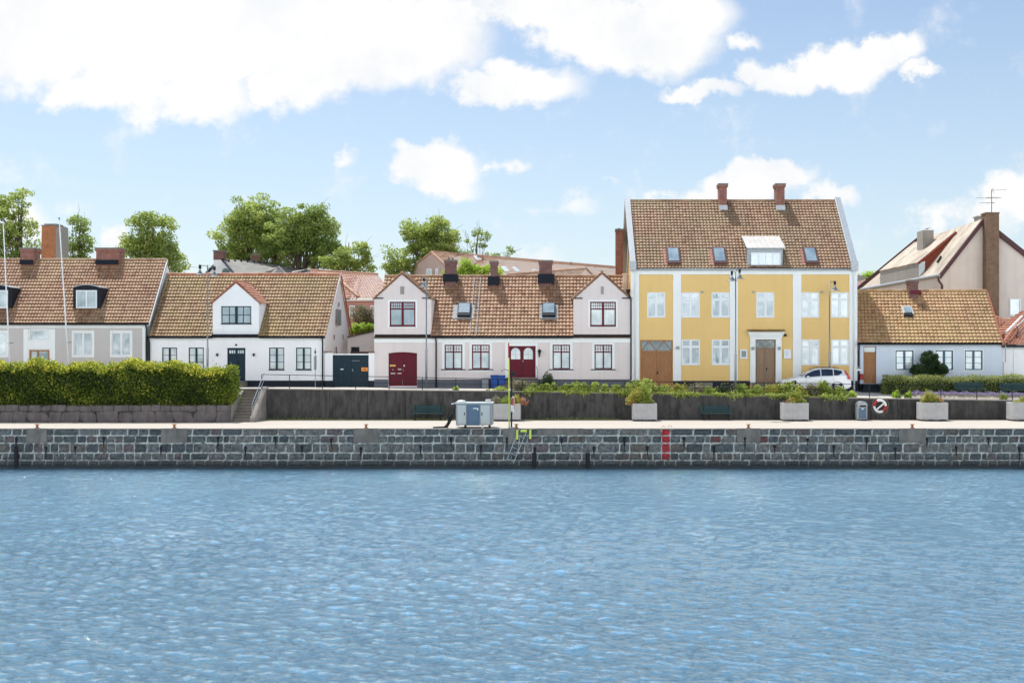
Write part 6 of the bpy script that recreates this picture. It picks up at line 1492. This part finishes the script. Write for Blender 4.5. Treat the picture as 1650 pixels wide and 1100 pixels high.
# ================================================================ BACKGROUND BUILDINGS
def background():
    # orange brick stack
    Y=96.; r=empty('brick_stack',(X(79,Y),Y,1.2),'tapering orange brick chimney stack rising behind the grey house','chimney stack')
    def P(x,y,dy=0): return Vector((X(x,Y),Y+dy,Z(y,Y)))
    zb=1.0; k0,k1=P(61.5,430),P(89,430); t0,t1=P(67.4,364),P(88.6,364)
    m=MB(); m.add([(k0.x,Y,zb),(k1.x,Y,zb),(k1.x+.1,Y+2,zb),(k0.x+.1,Y+2,zb),tuple(t0),tuple(t1),(t1.x,Y+1.6,t1.z),(t0.x,Y+1.6,t0.z)],[(0,3,2,1),(4,5,6,7),(0,1,5,4),(1,2,6,5),(2,3,7,6),(3,0,4,7)]); m.build('stack',M['brick_orange'],r)
    m=MB(); q0,q1=P(95.8,430),P(95.,364); m.add([(k1.x+.01,Y+.05,zb),(q0.x,Y+.5,zb),(q0.x,Y+2.2,zb),(k1.x+.01,Y+2.2,zb),(t1.x+.01,Y+.05,t1.z),(q1.x,Y+.5,q1.z),(q1.x,Y+1.8,q1.z),(t1.x+.01,Y+1.8,t1.z)],[(0,3,2,1),(4,5,6,7),(0,1,5,4),(1,2,6,5),(2,3,7,6),(3,0,4,7)]); m.build('plastered_side',M['pot'],r)
    MB().box(t0.x-.05,q1.x-.1,Y-.05,Y+1.8,t0.z,t0.z+.08).box(t0.x+.15,t1.x+.1,Y+.1,Y+1.4,t0.z+.1,t0.z+.2).build('cap',M['cap'],r)
    # grey roofed building
    Y=112.; r=empty('grey_roofed_building',(X(430,Y),Y,1.2),'white building with grey felt roof and four brick chimneys far behind the white house','building')
    apex=(357,417); rA=Vector((X(357,Y),Y,Z(417,Y))); rB=Vector((X(494,Y+9),Y+9,Z(426.5,Y+9)))
    fA=Vector((X(382,Y-5),Y-5,Z(447,Y-5))); fB=Vector((X(524,Y+2),Y+2,Z(447,Y+2)))
    m=MB(); m.add([rA,fA,fB,rB],[(0,1,2,3)]); bA=Vector((X(328,Y+3),Y+3,Z(446,Y+3))); bB=bA+(rB-rA); m.add([rA,bA,bB,rB],[(0,3,2,1)]); m.build('roof',M['slate'],r)
    m=MB(); m.add([rA+Vector((-.0,.05,-.1)),fA+Vector((0,.05,-.1)),Vector((fA.x,fA.y,0)),Vector((bA.x,bA.y,0)),bA],[(0,1,2,3,4)]); m.quad((fA.x,fA.y,0),(fB.x,fB.y,0),fB,fA); m.quad((fB.x,fB.y,0),(bB.x,bB.y,0),bB,fB); m.build('wall',M['white'],r)
    e=Vector((0,-.12,.06)); MB().tube([rA+e,fA+e],.13,6).tube([rA+e,bA+e],.13,6).build('barge_board',M['black_sheet'],r)
    Y1=Y-.6
    m=MB(); m.box(X(343.8,Y1),X(360,Y1),Y1,Y1+1,Z(418.5,Y1),Z(405,Y1)); c=m.build('chimney',M['brick_dark'],r); MB().box(X(343.2,Y1),X(360.6,Y1),Y1-.1,Y1+1.1,Z(405,Y1),Z(403,Y1)).build('chimney_cap',M['cap'],c); MB().box(X(344,Y1),X(359.6,Y1),Y1+.02,Y1+.9,6,Z(418.6,Y1)).build('chimney_base',M['white'],c)
    MB().lathe((X(364.5,Y-4.7),Y-4.9,Z(438,Y-4.7)),[(0,0),(.33,0),(.36,.15)],18,'y').build('round_window',M['glass_dark'],r)
    for a,b,yt,yb,t in ((405,419,409.4,423.5,.4),(438,452,410.4,425.5,.62),(492.3,506,411.8,430,.96)):
        p=rA.lerp(rB,t); Yc=p.y-.7; m=MB().box(X(a,Yc),X(b,Yc),Yc,Yc+.8,Z(yb+3,Yc),Z(yt+1,Yc)); c=m.build('chimney',M['brick_dark'],r); MB().box(X(a-.6,Yc),X(b+.6,Yc),Yc-.06,Yc+.9,Z(yt+1.4,Yc),Z(yt,Yc)).build('chimney_cap',M['cap'],c)
        MB().prism([(X(a,Yc),Yc-.25,Z(yb,Yc)),(X(b+1,Yc),Yc-.25,Z(yb,Yc)),(X(b+2.5,Yc),Yc-.6,Z(yb+5,Yc)),(X(a+4,Yc),Yc-.6,Z(yb+5,Yc))],(0,.3,0)).build('flashing',M['black_sheet'],c)
    for ax,yt,x0,x1 in ((450,432.6,417,464),(497,436,455,507)):
        Yd=Y-3.2; A=Vector((X(ax,Yd),Yd,Z(yt,Yd))); m=MB(); m.add([(X(ax-14,Yd),Yd,Z(443,Yd)),(X(ax+13,Yd),Yd,Z(443,Yd)),tuple(A)],[(0,1,2)]); d=m.build('dormer',M['cab_frame'],r)
        m=MB(); B=Vector((X(x0+16,Yd+2.5),Yd+2.5,Z(yt+1,Yd+2.5))); m.add([tuple(A+Vector((0,-.2,.1))),(X(ax+15,Yd),Yd-.2,Z(444,Yd)),(X(ax+15,Yd),Yd-.2,Z(442.6,Yd)),tuple(A+Vector((0,-.2,.25)))],[(0,1,2,3)]); m.add([tuple(A+Vector((0,-.2,.15))),(X(x0,Yd),Yd-.2,Z(443,Yd)),(X(x0,Yd)+.3,Yd+2,Z(441.5,Yd)),tuple(B)],[(0,1,2,3)]); m.build('dormer_roof',M['sheet_pale'],d)
    for i in range(13):
        t=.06+.07*i; p=rA.lerp(rB,t)*.86+fA.lerp(fB,t)*.14; MB().box(p.x-.08,p.x+.08,p.y-.25,p.y-.05,p.z,p.z+.18).build('roof_vent',M['black_sheet'],r)
    # salmon roof with rose wall
    Y=94.; r=empty('rose_building',(X(590,Y),Y,1.2),'rose walled building with pale salmon tiled roof behind the courtyard gate','building')
    e0,e1=(X(500,Y),Y-.2,Z(482,Y)),(X(640,Y),Y-.2,Z(482,Y)); Yr=Y+4.4
    tile_plane('roof',M['tile_pale'],r,e0,e1,(X(500,Yr),Yr,Z(436.5,Yr)),(X(609,Yr),Yr,Z(443,Yr)),.25,.35)
    MB().box(X(500,Y),X(636,Y),Y+.1,Y+8,1,Z(483,Y)).build('wall',M['rose_wall'],r); MB().box(X(500,Y),X(638,Y),Y-.15,Y+.1,Z(485,Y),Z(482.4,Y)).build('cornice',M['gable_pink'],r)
    rm=MB(); ridge_tiles(rm,(X(500,Yr),Yr,Z(436.5,Yr)+.05),(X(609,Yr),Yr,Z(443,Yr)+.05)); ridge_tiles(rm,(X(546,Yr-1.5),Yr-1.6,Z(452,Yr-1.6)+.12),(X(578,Y),Y-.1,Z(481,Y)+.15)); rm.build('ridge_tiles',M['tile_orange'],r,attr=True)
    for a,b in ((563,572),(597,606)): window(r,a,b,492,512.6,M['white_paint'],M['glass_dark'],2,2,.06,Y=Y+.05,rec=0,fr=.08)
    # long orange roof
    Y=108.; r=empty('long_building',(X(830,Y),Y,1.2),'long building with orange tiled roof and streaked dusty pink gable behind the twin gabled house','building')
    A=Vector((X(695.4,Y),Y,Z(406.3,Y))); B=Vector((X(995,Y+22),Y+22,Z(430.8,Y+22)))
    C=Vector((X(722,Y-2),Y-2,Z(424,Y-2))); C=Vector((X(740,Y-6),Y-6,Z(447,Y-6))); Dd=Vector((X(1010,Y+16),Y+16,Z(455,Y+16)))
    tile_plane('roof',M['tile_orange'],r,tuple(C),tuple(Dd),tuple(A),tuple(B),.27,.36)
    G0=Vector((X(661,Y+5),Y+5,Z(433,Y+5)))
    m=MB(); m.add([A+Vector((0,.02,-.1)),C+Vector((0,0,-.1)),(C.x,C.y,0),(G0.x,G0.y,0),G0],[(0,1,2,3,4)]); m.quad((C.x,C.y,0),(Dd.x,Dd.y,0),Dd+Vector((0,0,-.1)),C+Vector((0,0,-.1))); m.build('wall',M['dusty_wall'],r)
    rm=MB(); ridge_tiles(rm,tuple(A),tuple(B),.16); rm.tube([A,G0],.1,6,True,.5); rm.tube([A,C],.12,6,True,.4); rm.build('ridge_tiles',M['tile_orange'],r,attr=True)
    for a,b in ((687,695.6),(702.5,711.5)): window(r,a,b,433,446,M['white_paint'],M['glass'],1,1,None,Y=Y-.9,rec=-.6 if a>700 else .0,fr=.07)
    def on(px,py):
        u=(B-A); v=(C-A); n=u.cross(v); k=Vector(((px-VX)/F,1,-(py-YH)/F)); o=Vector((0,0,CZ)); t=(A-o).dot(n)/k.dot(n); return o+k*t
    nn=(B-A).cross(C-A).normalized(); nn=nn if nn.z>0 else -nn
    for q in (((807,431.5),(813,431.3),(820,438.4),(814,438.8)),((825,432.4),(830,432.4),(837.5,438.5),(832,438.8)),((762.5,414.2),(771,414),(775.6,419.6),(768,420)),((857,436),(862,435.6),(864,437.4),(859,438))):
        p=[on(*z) for z in q]; o=MB().prism([z+nn*.05 for z in p],nn*.1).build('skylight',M['plate'],r); c=sum(p,Vector())/4
        MB().prism([c+(z-c)*.75+nn*.15 for z in p],nn*.02).build('pane',M['glass_blue'],o)
    p=on(774.5,417); MB().box(p.x-.35,p.x+.3,p.y-.3,p.y+.3,p.z-.5,p.z+.35).build('roof_box',M['tile_orange'],r,attr=True)
    for x,y in ((920,428),): 
        p=on(x,y); MB().tube([p,p+Vector((0,0,.45))],.04,6).build('vent_pipe',M['black'],r)
    # smaller roof in front of it
    Y=97.; r=empty('rear_outbuilding',(X(880,Y),Y,1.2),'low outbuilding with brown tiled roof just behind the ridge, left of the right gable','building')
    Yr=Y+3; A=Vector((X(819,Yr+5),Yr+5,Z(442,Yr+5))); B=Vector((X(944,Yr),Yr,Z(432.4,Yr)))
    tile_plane('roof',M['tile_old'],r,(X(800,Y+5),Y+5,Z(455,Y+5)),(X(925,Y),Y,Z(452,Y)),tuple(A),tuple(B),.25,.33)
    m=MB(); m.add([tuple(B),(X(925,Y),Y,Z(452,Y)),(X(925,Y),Y,1),(X(962,Y+3),Y+3,1),(X(962,Y+3),Y+3,Z(450,Y+3))],[(0,1,2,3,4)]); m.build('wall',M['dusty_wall'],r)
    rm=MB(); ridge_tiles(rm,tuple(A),tuple(B),.12); rm.tube([B,(X(962,Y+3),Y+3,Z(450,Y+3))],.1,6,True,.3); rm.build('ridge_tiles',M['tile_orange'],r,attr=True)
    # side chimney of the yellow house's neighbour
    Y=84.5; r=empty('rear_chimney',(X(998,Y),Y,1.2),'tall narrow dark brick chimney against the left side of the yellow house','chimney')
    MB().box(X(992.3,Y),X(1004,Y),Y,Y+1.0,1,Z(371,Y)).build('stack',M['brick_red'],r); MB().box(X(991.6,Y),X(1004.6,Y),Y-.06,Y+1.06,Z(371,Y),Z(368.6,Y)).build('cap',M['cap'],r)
    MB().tube([(X(998,Y),Y+.5,Z(368.6,Y)),(X(998,Y),Y+.5,Z(366.4,Y))],.08,8).build('pot',M['cap'],r)
    # big beige house
    r=empty('gabled_house',(X(1560,92),92,1.2),'big beige house with weathered sheet roof and tall brick chimney behind the blue house','house')
    Yg=88.; apx=(1583.5,354); 
    ea=Vector((X(1515,Yg),Yg,Z(443,Yg))); ap=Vector((X(1583.5,Yg),Yg,Z(355,Yg))); eb=Vector((X(1668,Yg),Yg,Z(424,Yg)))
    eb=Vector((X(1690,Yg),Yg,Z(440,Yg)))
    apR=Vector((X(1604,Yg),Yg,Z(368,Yg)))
    dv=Vector((-3.2,27.0,0))    # the house runs back and to the left
    # back end from the picture: eave 1389,466 / ridge 1485,387
    Yb=116.; eB=Vector((X(1389,Yb),Yb,ea.z)); Yb2=(CZ-ea.z)*F/(466-YH)
    Yb=Yb2; eB=Vector((X(1389,Yb),Yb,ea.z)); Yr2=(CZ-ap.z)*F/(387-YH); rB=Vector((X(1485,Yr2),Yr2,ap.z))
    def slabq(a,b,c,d,t=.12): 
        n=(b-a).cross(d-a).normalized(); n=n if n.z>0 else -n
        return MB().prism([a,b,c,d],n*t)
    o=slabq(ea,ap,rB,eB); o.build('roof',M['fibre'],r)
    rb2=rB+(eb-ap); slabq(ap,eb,eb+(rB-ap),rB).build('rear_roof',M['fibre'],r)
    m=MB(); m.add([(ea.x,Yg,0),tuple(ea+Vector((0,0,-.05))),tuple(ap+Vector((0,0,-.05))),tuple(eb+Vector((0,0,-.05))),(eb.x,Yg,0)],[(4,3,2,1,0)]); m.quad((ea.x,Yg,0),(eB.x,eB.y,0),eB-Vector((0,0,.05)),ea-Vector((0,0,.05))); m.build('wall',M['beige_wall'],r)
    f=Vector((0,-.25,0))
    for a,b in ((ea,ap),(ap,eb)):
        MB().prism([a+f+Vector((0,0,-.28)),b+f+Vector((0,0,-.28)),b+f+Vector((0,0,.16)),a+f+Vector((0,0,.16))],(0,.24,0)).build('barge_board',M['fascia'],r)
    MB().prism([eB+Vector((-.05,0,-.25)),rB+Vector((-.05,0,-.25)),rB+Vector((-.05,0,.22)),eB+Vector((-.05,0,.22))],(-.35,.3,0)).build('barge_board',M['fascia'],r)
    MB().tube([ea+Vector((-.1,-.1,-.02)),eB+Vector((-.15,-.15,-.02))],.13,8).build('gutter',M['zinc'],r)
    MB().box(X(1583.2,Yg),X(1604,Yg),Yg-.75,Yg-.01,0,Z(346,Yg)).box(X(1582,Yg),X(1604.6,Yg),Yg-.8,Yg+.3,Z(346,Yg),Z(344,Yg)).box(X(1583.2,Yg),X(1604,Yg),Yg-.01,Yg+.25,Z(380,Yg),Z(346,Yg)).build('chimney',M['brick_yellow'],r)
    Yc=Yg+3; MB().box(X(1575.5,Yc),X(1584,Yc),Yc,Yc+.8,Z(365,Yc),Z(350,Yc)).box(X(1574,Yc),X(1585,Yc),Yc-.1,Yc+.9,Z(350,Yc),Z(347.8,Yc)).build('chimney',M['pot'],r)
    # antenna
    Y=Yg-.4; a=empty('tv_antenna',(X(1598,Y),Y,Z(344,Y)),'spindly aerial with three cross arms on the tall brick chimney','antenna')
    xx=X(1597.8,Y); 
    MB().tube([(xx,Y,Z(349,Y)),(xx,Y,Z(305.5,Y))],.03,6).build('mast',M['cap'],a)
    for y,p0,p1,els in ((306.6,1597,1622.5,()),(319.2,1572.5,1614,(1590,1593,1596,1600,1604,1608)),(327.2,1578,1603,(1592,1600))):
        m=MB().tube([(X(p0,Y),Y,Z(y,Y)),(X(p1,Y),Y,Z(y-.6,Y))],.015,5)
        for e in els: m.tube([(X(e,Y),Y-.35,Z(y-.5,Y)),(X(e,Y),Y+.35,Z(y-.5,Y))],.012,4); m.tube([(X(e,Y),Y,Z(y-1.6,Y)),(X(e,Y),Y,Z(y+1.3,Y))],.012,4)
        m.build('cross_arm',M['cap'],a)
    MB().tube([(X(1599,Y),Y,Z(306,Y)),(X(1602,Y),Y,Z(302.5,Y))],.015,4).tube([(X(1599,Y),Y,Z(306,Y)),(X(1602,Y),Y,Z(311,Y))],.015,4).build('reflector',M['cap'],a)
    # dormer cutting the roof, concrete stack
    n=(ap-ea).cross(eB-ea).normalized(); n=n if n.z>0 else -n
    def hit(px,py):
        k=Vector(((px-VX)/F,1,-(py-YH)/F)); o_=Vector((0,0,CZ)); t=(ea-o_).dot(n)/k.dot(n); return o_+k*t
    p1=hit(1541,374.5); p0=hit(1480,449)
    top0=Vector((p0.x,p0.y,p0.z))+Vector((0,0,2.0)); 
    # shed dormer: sheet roof from ridge out to a near level front
    ax=(eB-ea).normalized(); wdt=9.0
    q0=hit(1479,452); up=Vector((0,0,(452-425)*q0.y/F))
    fr0=q0+up; rid=p1; fr1=fr0+ax*wdt; rid1=rid+ax*wdt
    slabq(fr0,rid,rid1,fr1,.14).build('dormer_lid',M['fibre'],r)
    MB().add([tuple(q0),tuple(fr0),tuple(rid)],[(0,1,2)]).build('dormer_cheek',M['red_wood'],r)
    MB().add([tuple(q0),tuple(fr0),tuple(fr1),tuple(fr1-up)],[(0,1,2,3)]).build('dormer_front',M['pot'],r)
    MB().tube([fr0+Vector((0,-.05,0)),rid+Vector((0,-.05,0))],.10,6).build('verge',M['red_wood'],r)
    MB().prism([fr0+Vector((.02,-.08,.0)),q0+Vector((.02,-.08,.0)),q0+(rid-q0)*.17+Vector((.02,-.08,.0)),fr0+(rid-fr0)*.17+Vector((.02,-.08,-.2))],(0,.05,0)).build('dormer_window',M['glass_dark'],r)
    c=hit(1495,398); Yk=c.y-1.5; MB().box(X(1487,Yk),X(1504.6,Yk),Yk,Yk+1.6,Z(406,Yk),Z(370.5,Yk)).box(X(1489,Yk),X(1491,Yk),Yk-.08,Yk,Z(404,Yk),Z(373,Yk)).build('concrete_chimney',M['pot'],r,bevel=.02)
    gull(((X(1497.5,Yk)),Yk+.5,Z(370.5,Yk)),1,'gull perched on the concrete chimney of the big beige house')
    for q in ((1512,424,1518,414.5),(1444,438,1452,431.5),(1420.6,449.6,1422,444.4)):
        A_=hit(q[0],q[1])+n*.12; B_=hit(q[2],q[3])+n*.12; MB().tube([A_,B_],.09,6).build('roof_vent',M['black'],r)
    for a_,b_ in ((1511.5,445),(1426,459)):
        Yp=Yg-.1 if a_>1500 else 101; p=Vector((X(a_,Yp),Yp,Z(b_,Yp))); MB().tube([p,p+Vector((.05,0,-.35)),p+Vector((.3,-.05,-.7)),p+Vector((.3,-.05,-3))],.08,7).build('downpipe',M['fascia'],r,smooth=True)
    window(r,1626.5,1644.4,481,509,M['white_paint'],M['glass'],1,1,None,Y=Yg-.02,rec=0,fr=.08)
    # link roof between the houses, dark red
    Y=84.; o=empty('link_building',(X(1620,Y),Y,1.2),'dark red tiled low roof between the blue house and the beige house','outbuilding')
    tile_plane('roof',M['tile_red'],o,(X(1590,Y-3),Y-3,Z(548,Y-3)),(X(1645,Y-3),Y-3,Z(548,Y-3)),(X(1590,Y),Y,Z(506,Y)),(X(1636,Y),Y,Z(516,Y)),.25,.33)
    MB().box(X(1590,Y-3),X(1640,Y-3),Y-2.9,Y+1,1,Z(548,Y-3)).build('wall',M['white'],o)
    # roofs seen through the slot right of the yellow house
    Y=110.; o=empty('distant_house',(X(1396,Y),Y,1.2),'distant house with salmon roof in the gap right of the yellow house','house')
    tile_plane('roof',M['tile_pale'],o,(X(1370,Y),Y,Z(478,Y)),(X(1400,Y),Y,Z(478,Y)),(X(1370,Y+4),Y+4,Z(458,Y+4)),(X(1412,Y+4),Y+4,Z(446,Y+4)),.27,.36)
    MB().box(X(1370,Y),X(1400,Y),Y+.1,Y+4,1,Z(478,Y)).build('wall',M['dusty_wall'],o)
    MB().box(X(1372,Y+12),X(1394,Y+12),Y+12,Y+16,1,Z(443.5,Y+12)).build('rear_block',M['pot'],o)
background()
# ================================================================ CAMERA, SUN, SKY
cam=bpy.data.cameras.new('camera'); co=bpy.data.objects.new('camera',cam); COL.objects.link(co)
co.location=(0,0,CZ); co.rotation_euler=(math.pi/2,0,0)
cam.sensor_width=36; cam.lens=36*F/1650; cam.shift_x=-(VX-825)/1650; cam.shift_y=(YH-550)/1650; cam.clip_end=6000; cam.clip_start=.5
S.camera=co
sd=Vector(SUN_D).normalized()      # towards the sun
sl=bpy.data.lights.new('sun','SUN'); sl.energy=SUN_E; sl.angle=math.radians(.5); sl.color=(1,.95,.87)
so=bpy.data.objects.new('sun',sl); COL.objects.link(so); so.rotation_euler=sd.to_track_quat('Z','Y').to_euler()
w=bpy.data.worlds.new('World'); S.world=w; w.use_nodes=True; nt=w.node_tree
bg=nt.nodes['Background']
sky=N(nt,'ShaderNodeTexSky',sky_type='NISHITA'); sky.sun_disc=False
sky.sun_elevation=math.asin(sd.z); sky.sun_rotation=math.atan2(sd.x,sd.y)
sky.air_density=1.0; sky.dust_density=.6; sky.ozone_density=1.2
tc=N(nt,'ShaderNodeTexCoord').outputs['Generated']
sp=N(nt,'ShaderNodeSeparateXYZ'); nt.links.new(tc,sp.inputs[0])
dy=math_(nt,'MAXIMUM',sp.outputs[1],.02)
U=math_(nt,'DIVIDE',sp.outputs[0],dy); V=math_(nt,'DIVIDE',sp.outputs[2],dy)
cb=N(nt,'ShaderNodeCombineXYZ'); nt.links.new(U,cb.inputs[0]); nt.links.new(V,cb.inputs[1])
uv=cb.outputs[0]
nz=N(nt,'ShaderNodeTexNoise'); nz.inputs['Scale'].default_value=22; nz.inputs['Detail'].default_value=7; nz.inputs['Roughness'].default_value=.62; nt.links.new(uv,nz.inputs['Vector'])
nz2=N(nt,'ShaderNodeTexNoise'); nz2.inputs['Scale'].default_value=7; nz2.inputs['Detail'].default_value=5; nt.links.new(uv,nz2.inputs['Vector'])
def vm(op,a,b):
    m=N(nt,'ShaderNodeVectorMath',operation=op)
    for i,v in zip(m.inputs,(a,b)):
        if hasattr(v,'links'): nt.links.new(v,i)
        else: i.default_value=v
    return m.outputs[0]
warp=vm('ADD',uv,vm('MULTIPLY',vm('SUBTRACT',nz.outputs['Color'],(.5,.5,.5)),(.07,.05,0)))
warp=vm('ADD',warp,vm('MULTIPLY',vm('SUBTRACT',nz2.outputs['Color'],(.5,.5,.5)),(.05,.03,0)))
BL=[(1235,130,60,30,1.1),(1322,118,60,36,1.2),(1405,95,60,38,1.1),(1465,108,40,26,.9),(320,165,130,58,1.2),(150,150,110,40,1.0),(450,150,120,50,1.1),(60,20,300,150,1.5),(300,60,330,145,1.6),(330,150,120,60,1.0),(500,60,330,125,1.6),(640,60,200,110,1.2),(820,135,165,45,1.3),(860,20,200,55,1.0),(1010,55,190,85,1.5),(1090,20,130,70,1.3),(140,140,110,55,1.0),
 (1120,143,95,22,1.0),(1190,118,60,32,1.0),(1272,132,75,34,1.2),(1370,100,90,48,1.3),(1440,72,75,40,1.3),(1490,118,45,16,.8),
 (700,272,105,58,1.5),(640,236,60,16,.7),(740,305,60,22,.7),(828,270,38,18,.6),(557,248,26,14,.5),
 (1190,300,115,42,1.3),(1245,288,85,32,1.4),(1335,318,65,28,1.0),(1120,318,70,24,.9),(920,328,110,28,.42),(985,295,40,12,.35),
 (1570,345,110,48,.75),(1645,320,80,50,.85),(30,350,70,60,.9),(185,378,28,26,.7),(420,330,160,20,.25),(110,335,60,22,.3),(860,410,70,26,.45),(1200,70,40,20,.6)]
acc=None
for cx,cy,rx,ry,k in BL:
    mp=N(nt,'ShaderNodeMapping'); u,v=(cx-VX)/F,(YH-cy)/F; su,sv=F/rx,F/ry
    mp.inputs['Scale'].default_value=(su,sv,1); mp.inputs['Location'].default_value=(-u*su,-v*sv,0); nt.links.new(warp,mp.inputs[0])
    g=N(nt,'ShaderNodeTexGradient',gradient_type='QUADRATIC_SPHERE'); g.gradient_type='SPHERICAL'; nt.links.new(mp.outputs[0],g.inputs[0])
    val=math_(nt,'MULTIPLY',g.outputs['Fac'],k)
    if acc is None: acc=val
    else: acc=math_(nt,'SMOOTH_MAX',acc,val,.08)
fine=math_(nt,'SUBTRACT',nz.outputs['Fac'],.5)
dens=math_(nt,'ADD',acc,math_(nt,'MULTIPLY',fine,1.15))
mk=N(nt,'ShaderNodeMapRange',interpolation_type='SMOOTHSTEP'); mk.inputs[1].default_value=.08; mk.inputs[2].default_value=.60; nt.links.new(dens,mk.inputs[0])
front=mk.outputs[0]
# unseen rest of the sky: broken cumulus added to light the house fronts
n3=N(nt,'ShaderNodeTexNoise'); n3.inputs['Scale'].default_value=2.6; n3.inputs['Detail'].default_value=7; n3.inputs['Roughness'].default_value=.6; nt.links.new(mapping(nt,tc,(1,1,1.8)),n3.inputs['Vector'])
m3=N(nt,'ShaderNodeMapRange',interpolation_type='SMOOTHSTEP'); m3.inputs[1].default_value=.44; m3.inputs[2].default_value=.60; nt.links.new(n3.outputs['Fac'],m3.inputs[0])
isf=N(nt,'ShaderNodeMapRange',interpolation_type='SMOOTHSTEP'); isf.inputs[1].default_value=.55; isf.inputs[2].default_value=.75; nt.links.new(sp.outputs[1],isf.inputs[0])
hi=N(nt,'ShaderNodeMapRange',interpolation_type='SMOOTHSTEP'); hi.inputs[1].default_value=.5; hi.inputs[2].default_value=.7; nt.links.new(V,hi.inputs[0])
fsel=math_(nt,'MULTIPLY',isf.outputs[0],math_(nt,'SUBTRACT',1.0,hi.outputs[0]))
lowb=N(nt,'ShaderNodeMapRange',interpolation_type='SMOOTHSTEP'); lowb.inputs[1].default_value=.55; lowb.inputs[2].default_value=.32; nt.links.new(sp.outputs[2],lowb.inputs[0])
m3o=math_(nt,'MULTIPLY',m3.outputs[0],lowb.outputs[0])
mask=math_(nt,'ADD',math_(nt,'MULTIPLY',front,fsel),math_(nt,'MULTIPLY',m3o,math_(nt,'SUBTRACT',1.0,fsel)))
# haze towards the horizon, unseen clouds behind the camera brightened as added fill
hz=N(nt,'ShaderNodeMapRange'); hz.inputs[1].default_value=0; hz.inputs[2].default_value=.36; hz.inputs[3].default_value=1; hz.inputs[4].default_value=0; nt.links.new(sp.outputs[2],hz.inputs[0])
skyc=mixc(nt,1.0,sky.outputs[0],SKY_TINT,'MULTIPLY')
zen=N(nt,'ShaderNodeMapRange',interpolation_type='SMOOTHSTEP'); zen.inputs[1].default_value=.33; zen.inputs[2].default_value=.75; nt.links.new(sp.outputs[2],zen.inputs[0])
fr=N(nt,'ShaderNodeMapRange',interpolation_type='SMOOTHSTEP'); fr.inputs[1].default_value=.45; fr.inputs[2].default_value=.0; nt.links.new(sp.outputs[1],fr.inputs[0])
skyc=mixc(nt,math_(nt,'MULTIPLY',zen.outputs[0],fr.outputs[0]),skyc,mixc(nt,1.0,skyc,(.30,.36,.44),'MULTIPLY'))  # unseen overhead sky darkened to cut the fill on the roofs
# out-of-view sky on the sun's side, brightness added to lift the water's reflection
z2=N(nt,'ShaderNodeMapRange',interpolation_type='SMOOTHSTEP'); z2.inputs[1].default_value=.31; z2.inputs[2].default_value=.50; nt.links.new(sp.outputs[2],z2.inputs[0])
y2=N(nt,'ShaderNodeMapRange',interpolation_type='SMOOTHSTEP'); y2.inputs[1].default_value=.0; y2.inputs[2].default_value=.35; nt.links.new(sp.outputs[1],y2.inputs[0])
skyc=mixc(nt,math_(nt,'MULTIPLY',z2.outputs[0],y2.outputs[0]),skyc,tuple(x/SKY_S for x in SUNSIDE_BOOST))
skyc=mixc(nt,math_(nt,'MULTIPLY',hz.outputs[0],.62),skyc,tuple(x/SKY_S for x in (.70,.82,.90)))
back=N(nt,'ShaderNodeMapRange',interpolation_type='SMOOTHSTEP'); back.inputs[1].default_value=.3; back.inputs[2].default_value=-.5; back.inputs[3].default_value=1.0; back.inputs[4].default_value=BACK_CLOUD_FILL; nt.links.new(sp.outputs[1],back.inputs[0])
cl=ramp(nt,math_(nt,'ADD',math_(nt,'MULTIPLY',nz2.outputs['Fac'],.6),math_(nt,'MULTIPLY',nz.outputs['Fac'],.4)),[(.36,(.86,.89,.93)),(.50,(.97,.97,.965)),(.60,(1.0,.995,.98))])
clv=vm('MULTIPLY',cl,(1.04/SKY_S,)*3)
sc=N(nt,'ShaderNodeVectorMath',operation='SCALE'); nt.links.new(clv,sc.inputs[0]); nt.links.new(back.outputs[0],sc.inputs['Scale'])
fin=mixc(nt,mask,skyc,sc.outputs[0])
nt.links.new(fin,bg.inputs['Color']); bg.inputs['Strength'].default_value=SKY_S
S.view_settings.view_transform='Standard'; S.view_settings.look='None'; S.view_settings.exposure=0; S.view_settings.gamma=1
S.render.engine='CYCLES'
S.cycles.max_bounces=4; S.cycles.diffuse_bounces=2; S.cycles.glossy_bounces=2; S.cycles.transmission_bounces=3; S.cycles.sample_clamp_indirect=4
